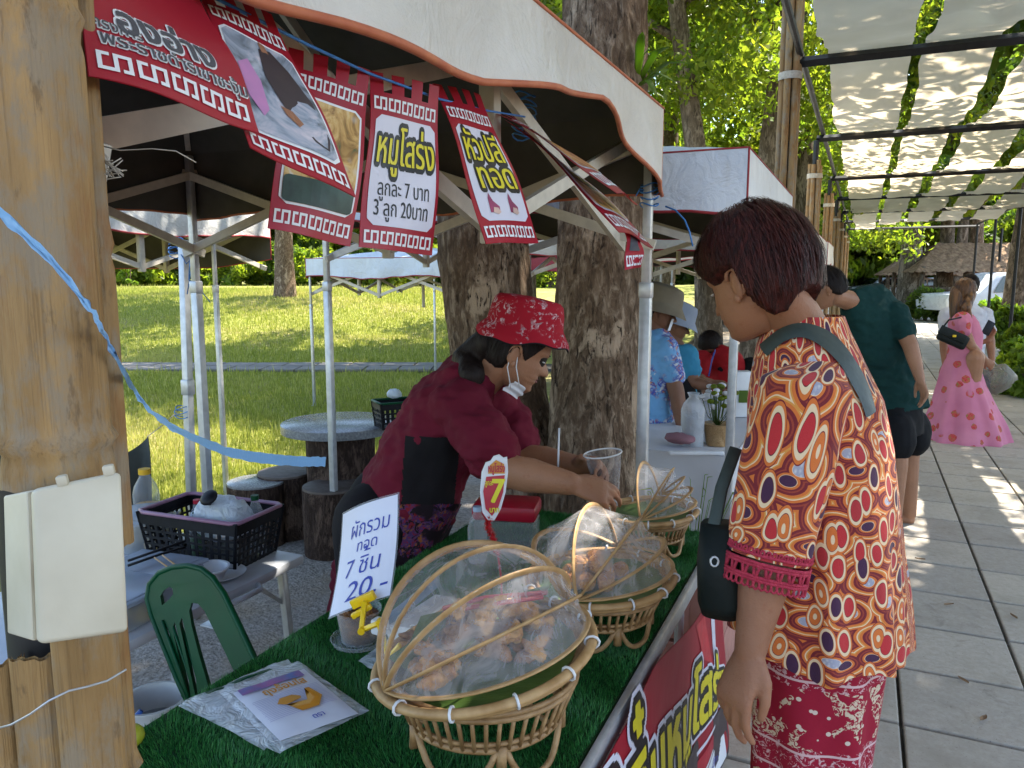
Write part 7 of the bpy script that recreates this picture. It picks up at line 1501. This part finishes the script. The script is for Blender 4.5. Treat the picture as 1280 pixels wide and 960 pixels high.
for k in range(26):
    a = g.uniform(0, 6.28); e = q+V((.09*math.cos(a)*g.random(), .09*math.sin(a)*g.random(), .18+.10*g.random())); mb = MB(); mb.tube([q+V((0, 0, .09)), q.lerp(e, .6), e], .0018, 5); stn = mb.build('stem', MAT['leaf_dark'], fl, 3.2); mb = MB(); mb.ell(e, (.016, .016, .011)); mb.build('blossom', MAT['cloth_white'] if k % 2 else MAT['leaf_yellow'], stn, 3.2)
q = G(925, 520, NZ); ct = thing('drink_carton', 'white carton with green leaf print behind the flowers', 'carton', q); MB().box(q+V((0, 0, .13)), (.10, .08, .26), Matrix.Rotation(.5, 3, 'Z'), .004).build('box', MAT['white_plastic'], ct); MB().box(q+V((.0, -.0, .12))-FWD*.047, (.05, .004, .07), Matrix.Rotation(.5, 3, 'Z')).build('leaf_print', MAT['leaf_bright'], ct)
tr_ = G(842, 562, NZ); tag(MB().bar(G(836, 566, NZ+.008), G(905, 566, NZ+.008), .03, .02, UP, .008).build('rolled_sheet', MAT['white_plastic'], None), 'rolled white plastic sheet along the near end of the clothed table', 'roll')
mb = MB(); blob(mb, G(850, 548, NZ+.04), (.07, .05, .025), 2, rough=.3); tag(mb.build('cloth_bundle', MAT['mauve_apron'], None, 3.2), 'folded mauve bundle on the table between the tent leg and the cups', 'bundle')

# ------------------------------------------------------------------ far end: pavilions and parked cars
def pavilion(label, c, w, d, eave, ridge, yaw=0.):
    t = thing('thatched_pavilion', label, 'pavilion', c, 'thatched pavilions'); c = V(c); R = Matrix.Rotation(yaw, 3, 'Z'); Q = lambda x, y, z: c+R @ V((x, y, z))
    for x in (-1, 0, 1):
        for y in (-1, 1): MB().tube([Q(x*w*.44, y*d*.42, 0), Q(x*w*.44, y*d*.42, eave+.2)], .09, 10).build('post', MAT['bark_far'], t, 3.2)
    mb = MB(); rl = w*.28; cor = [(-w/2, -d/2), (w/2, -d/2), (w/2, d/2), (-w/2, d/2)]; top = [(-rl, 0), (rl, 0), (rl, 0), (-rl, 0)]
    for i in range(4):
        j = (i+1) % 4
        def f(u, v, i=i, j=j): a = V((*cor[i], eave)).lerp(V((*cor[j], eave)), u); b = V((*top[i], ridge)).lerp(V((*top[j], ridge)), u); p = a.lerp(b, v); return Q(p.x, p.y, p.z+.05*noise.noise(V((p.x*6, p.y*6, p.z*9)))-.10*(v == 0)*abs(noise.noise(V((u*60, i, 0)))))
        mb.grid(f, 70, 16)
    mb.build('thatch_roof', MAT['thatch'], t, 3.2)
    mb = MB()
    for i in range(2):
        z = .25+.35*i; mb.bar(Q(-w*.44, -d*.42, z+.5), Q(w*.44, -d*.42, z+.5), .06, .10); 
    mb.build('rail', MAT['bark_far'], t)
q = D(1228, 346, 31); pavilion('long thatched pavilion behind the pink dressed visitor', (q.x, q.y, 0), 6.5, 3.6, 1.75, 2.9, .3); q = D(1163, 346, 37); pavilion('smaller thatched pavilion beyond the dark tree trunk', (q.x, q.y, 0), 4.6, 3.2, 1.65, 2.5, .1)
MAT['car_white'] = mat('car_white', (.66, .68, .70), (.62, .64, .66), 3, .28, spec=.6); MAT['glass_dark'] = mat('glass_dark', (.05, .07, .09), (.03, .045, .06), 4, .12, spec=.7); MAT['tyre'] = mat('tyre', (.015, .015, .016), None, 20, .8)
def car(label, c, yaw, kind):
    t = thing('parked_car', label, 'car', c, 'cars parked past the walkway'); c = V(c); R = Matrix.Rotation(yaw, 3, 'Z'); Q = lambda x, y, z: c+R @ V((x, y, z))
    pr = [(-2.15, .35), (-2.2, .75), (-2.05, .92), (-1.2, .98), (-.75, 1.05), (-.25, 1.45), (.2, 1.50), (1.0, 1.50), (1.75, 1.42), (2.05, 1.0), (2.15, .75), (2.12, .35)] if kind == 'van' else [(-2.45, .45), (-2.5, .80), (-2.4, .98), (-1.35, 1.05), (-.75, 1.62), (-.2, 1.70), (.55, 1.70), (.80, 1.15), (2.4, 1.12), (2.48, .7), (2.45, .45)]
    mb = MB(); n = len(pr); vs = []
    for y, k in ((-.86, .97), (-.80, 1.0), (.80, 1.0), (.86, .97)): vs += [Q(x*(k if k < 1 else 1), y*(1 if z < 1.05 else .86), z if k == 1. else .4+(z-.4)*.96) for x, z in pr]
    fs = [(j*n+i, j*n+(i+1) % n, (j+1)*n+(i+1) % n, (j+1)*n+i) for j in range(3) for i in range(n)]+[tuple(range(n-1, -1, -1)), tuple(3*n+i for i in range(n))]; mb.add(vs, fs); bd = mb.build('body', MAT['car_white'], t, .7)
    for s in (-1, 1):
        for x0, x1 in (((-.62, .15), (.22, .95), (1.02, 1.6)) if kind == 'van' else ((-.95, -.28), (-.2, .55))): plq = MB(); plq.add([Q(x0+(.12 if x0 < -.3 else 0), s*.80, 1.04), Q(x1, s*.80, 1.04), Q(x1-.03, s*.757, 1.42 if kind == 'van' else 1.58), Q(x0+(.42 if x0 < -.3 else .03), s*.757, 1.42 if kind == 'van' else 1.58)], [(0, 1, 2, 3)]); plq.build('side_window', MAT['glass_dark'], bd)
        for x in (-1.4, 1.4): mb = MB(); mb.lathe([(.0, -.1), (.3, -.1), (.33, -.07), (.33, .07), (.3, .1), (0, .1)], Q(x, s*.80, .33), 24, R @ Matrix.Rotation(math.pi/2, 3, 'X')); wh = mb.build('wheel', MAT['tyre'], t, .7); mb = MB(); mb.lathe([(0, -.105), (.19, -.105), (.2, -.09)], Q(x, s*.80, .33), 20, R @ Matrix.Rotation(s*math.pi/2, 3, 'X')); mb.build('rim', MAT['grey_metal'], wh, .7)
        mb = MB(); mb.box(Q(-2.12, s*.62, .78), (.12, .30, .14), R, .03); mb.build('headlight', MAT['eye_white'], t)
    mb = MB(); mb.add([Q(-1.12 if kind != 'van' else -.70, -.66, 1.10), Q(-1.12 if kind != 'van' else -.70, .66, 1.10), Q(-.72 if kind != 'van' else -.29, .6, 1.58 if kind != 'van' else 1.42), Q(-.72 if kind != 'van' else -.29, -.6, 1.58 if kind != 'van' else 1.42)], [(0, 1, 2, 3)]); a = V((-.03, 0, .02)); mb.v = [tuple(V(p)+R @ a) for p in mb.v]; mb.build('windscreen', MAT['glass_dark'], bd)
for i, (px, t_, yaw, kd, lb) in enumerate([(1252, 26, YAW+.1, 'pickup', 'white pickup parked behind the right garden bed'), (1124, 38, YAW+.25, 'van', 'white car parked at the far end left of the dark trunk'), (1152, 44, YAW+.2, 'van', 'silver white car parked right of the dark far trunk'), (1098, 46, YAW+.1, 'van', 'farthest white car behind the green shirted man')]):
    q = D(px, 346, t_); car(lb, (q.x, q.y, .0), yaw, kd)
lp2 = thing('black_post', 'thin black upright post at the right of the pergola', 'post', G(1243, 396)); q = G(1243, 396); MB().tube([q, q+V((0, 0, 3.4))], .05, 10).build('shaft', MAT['black_metal'], lp2)
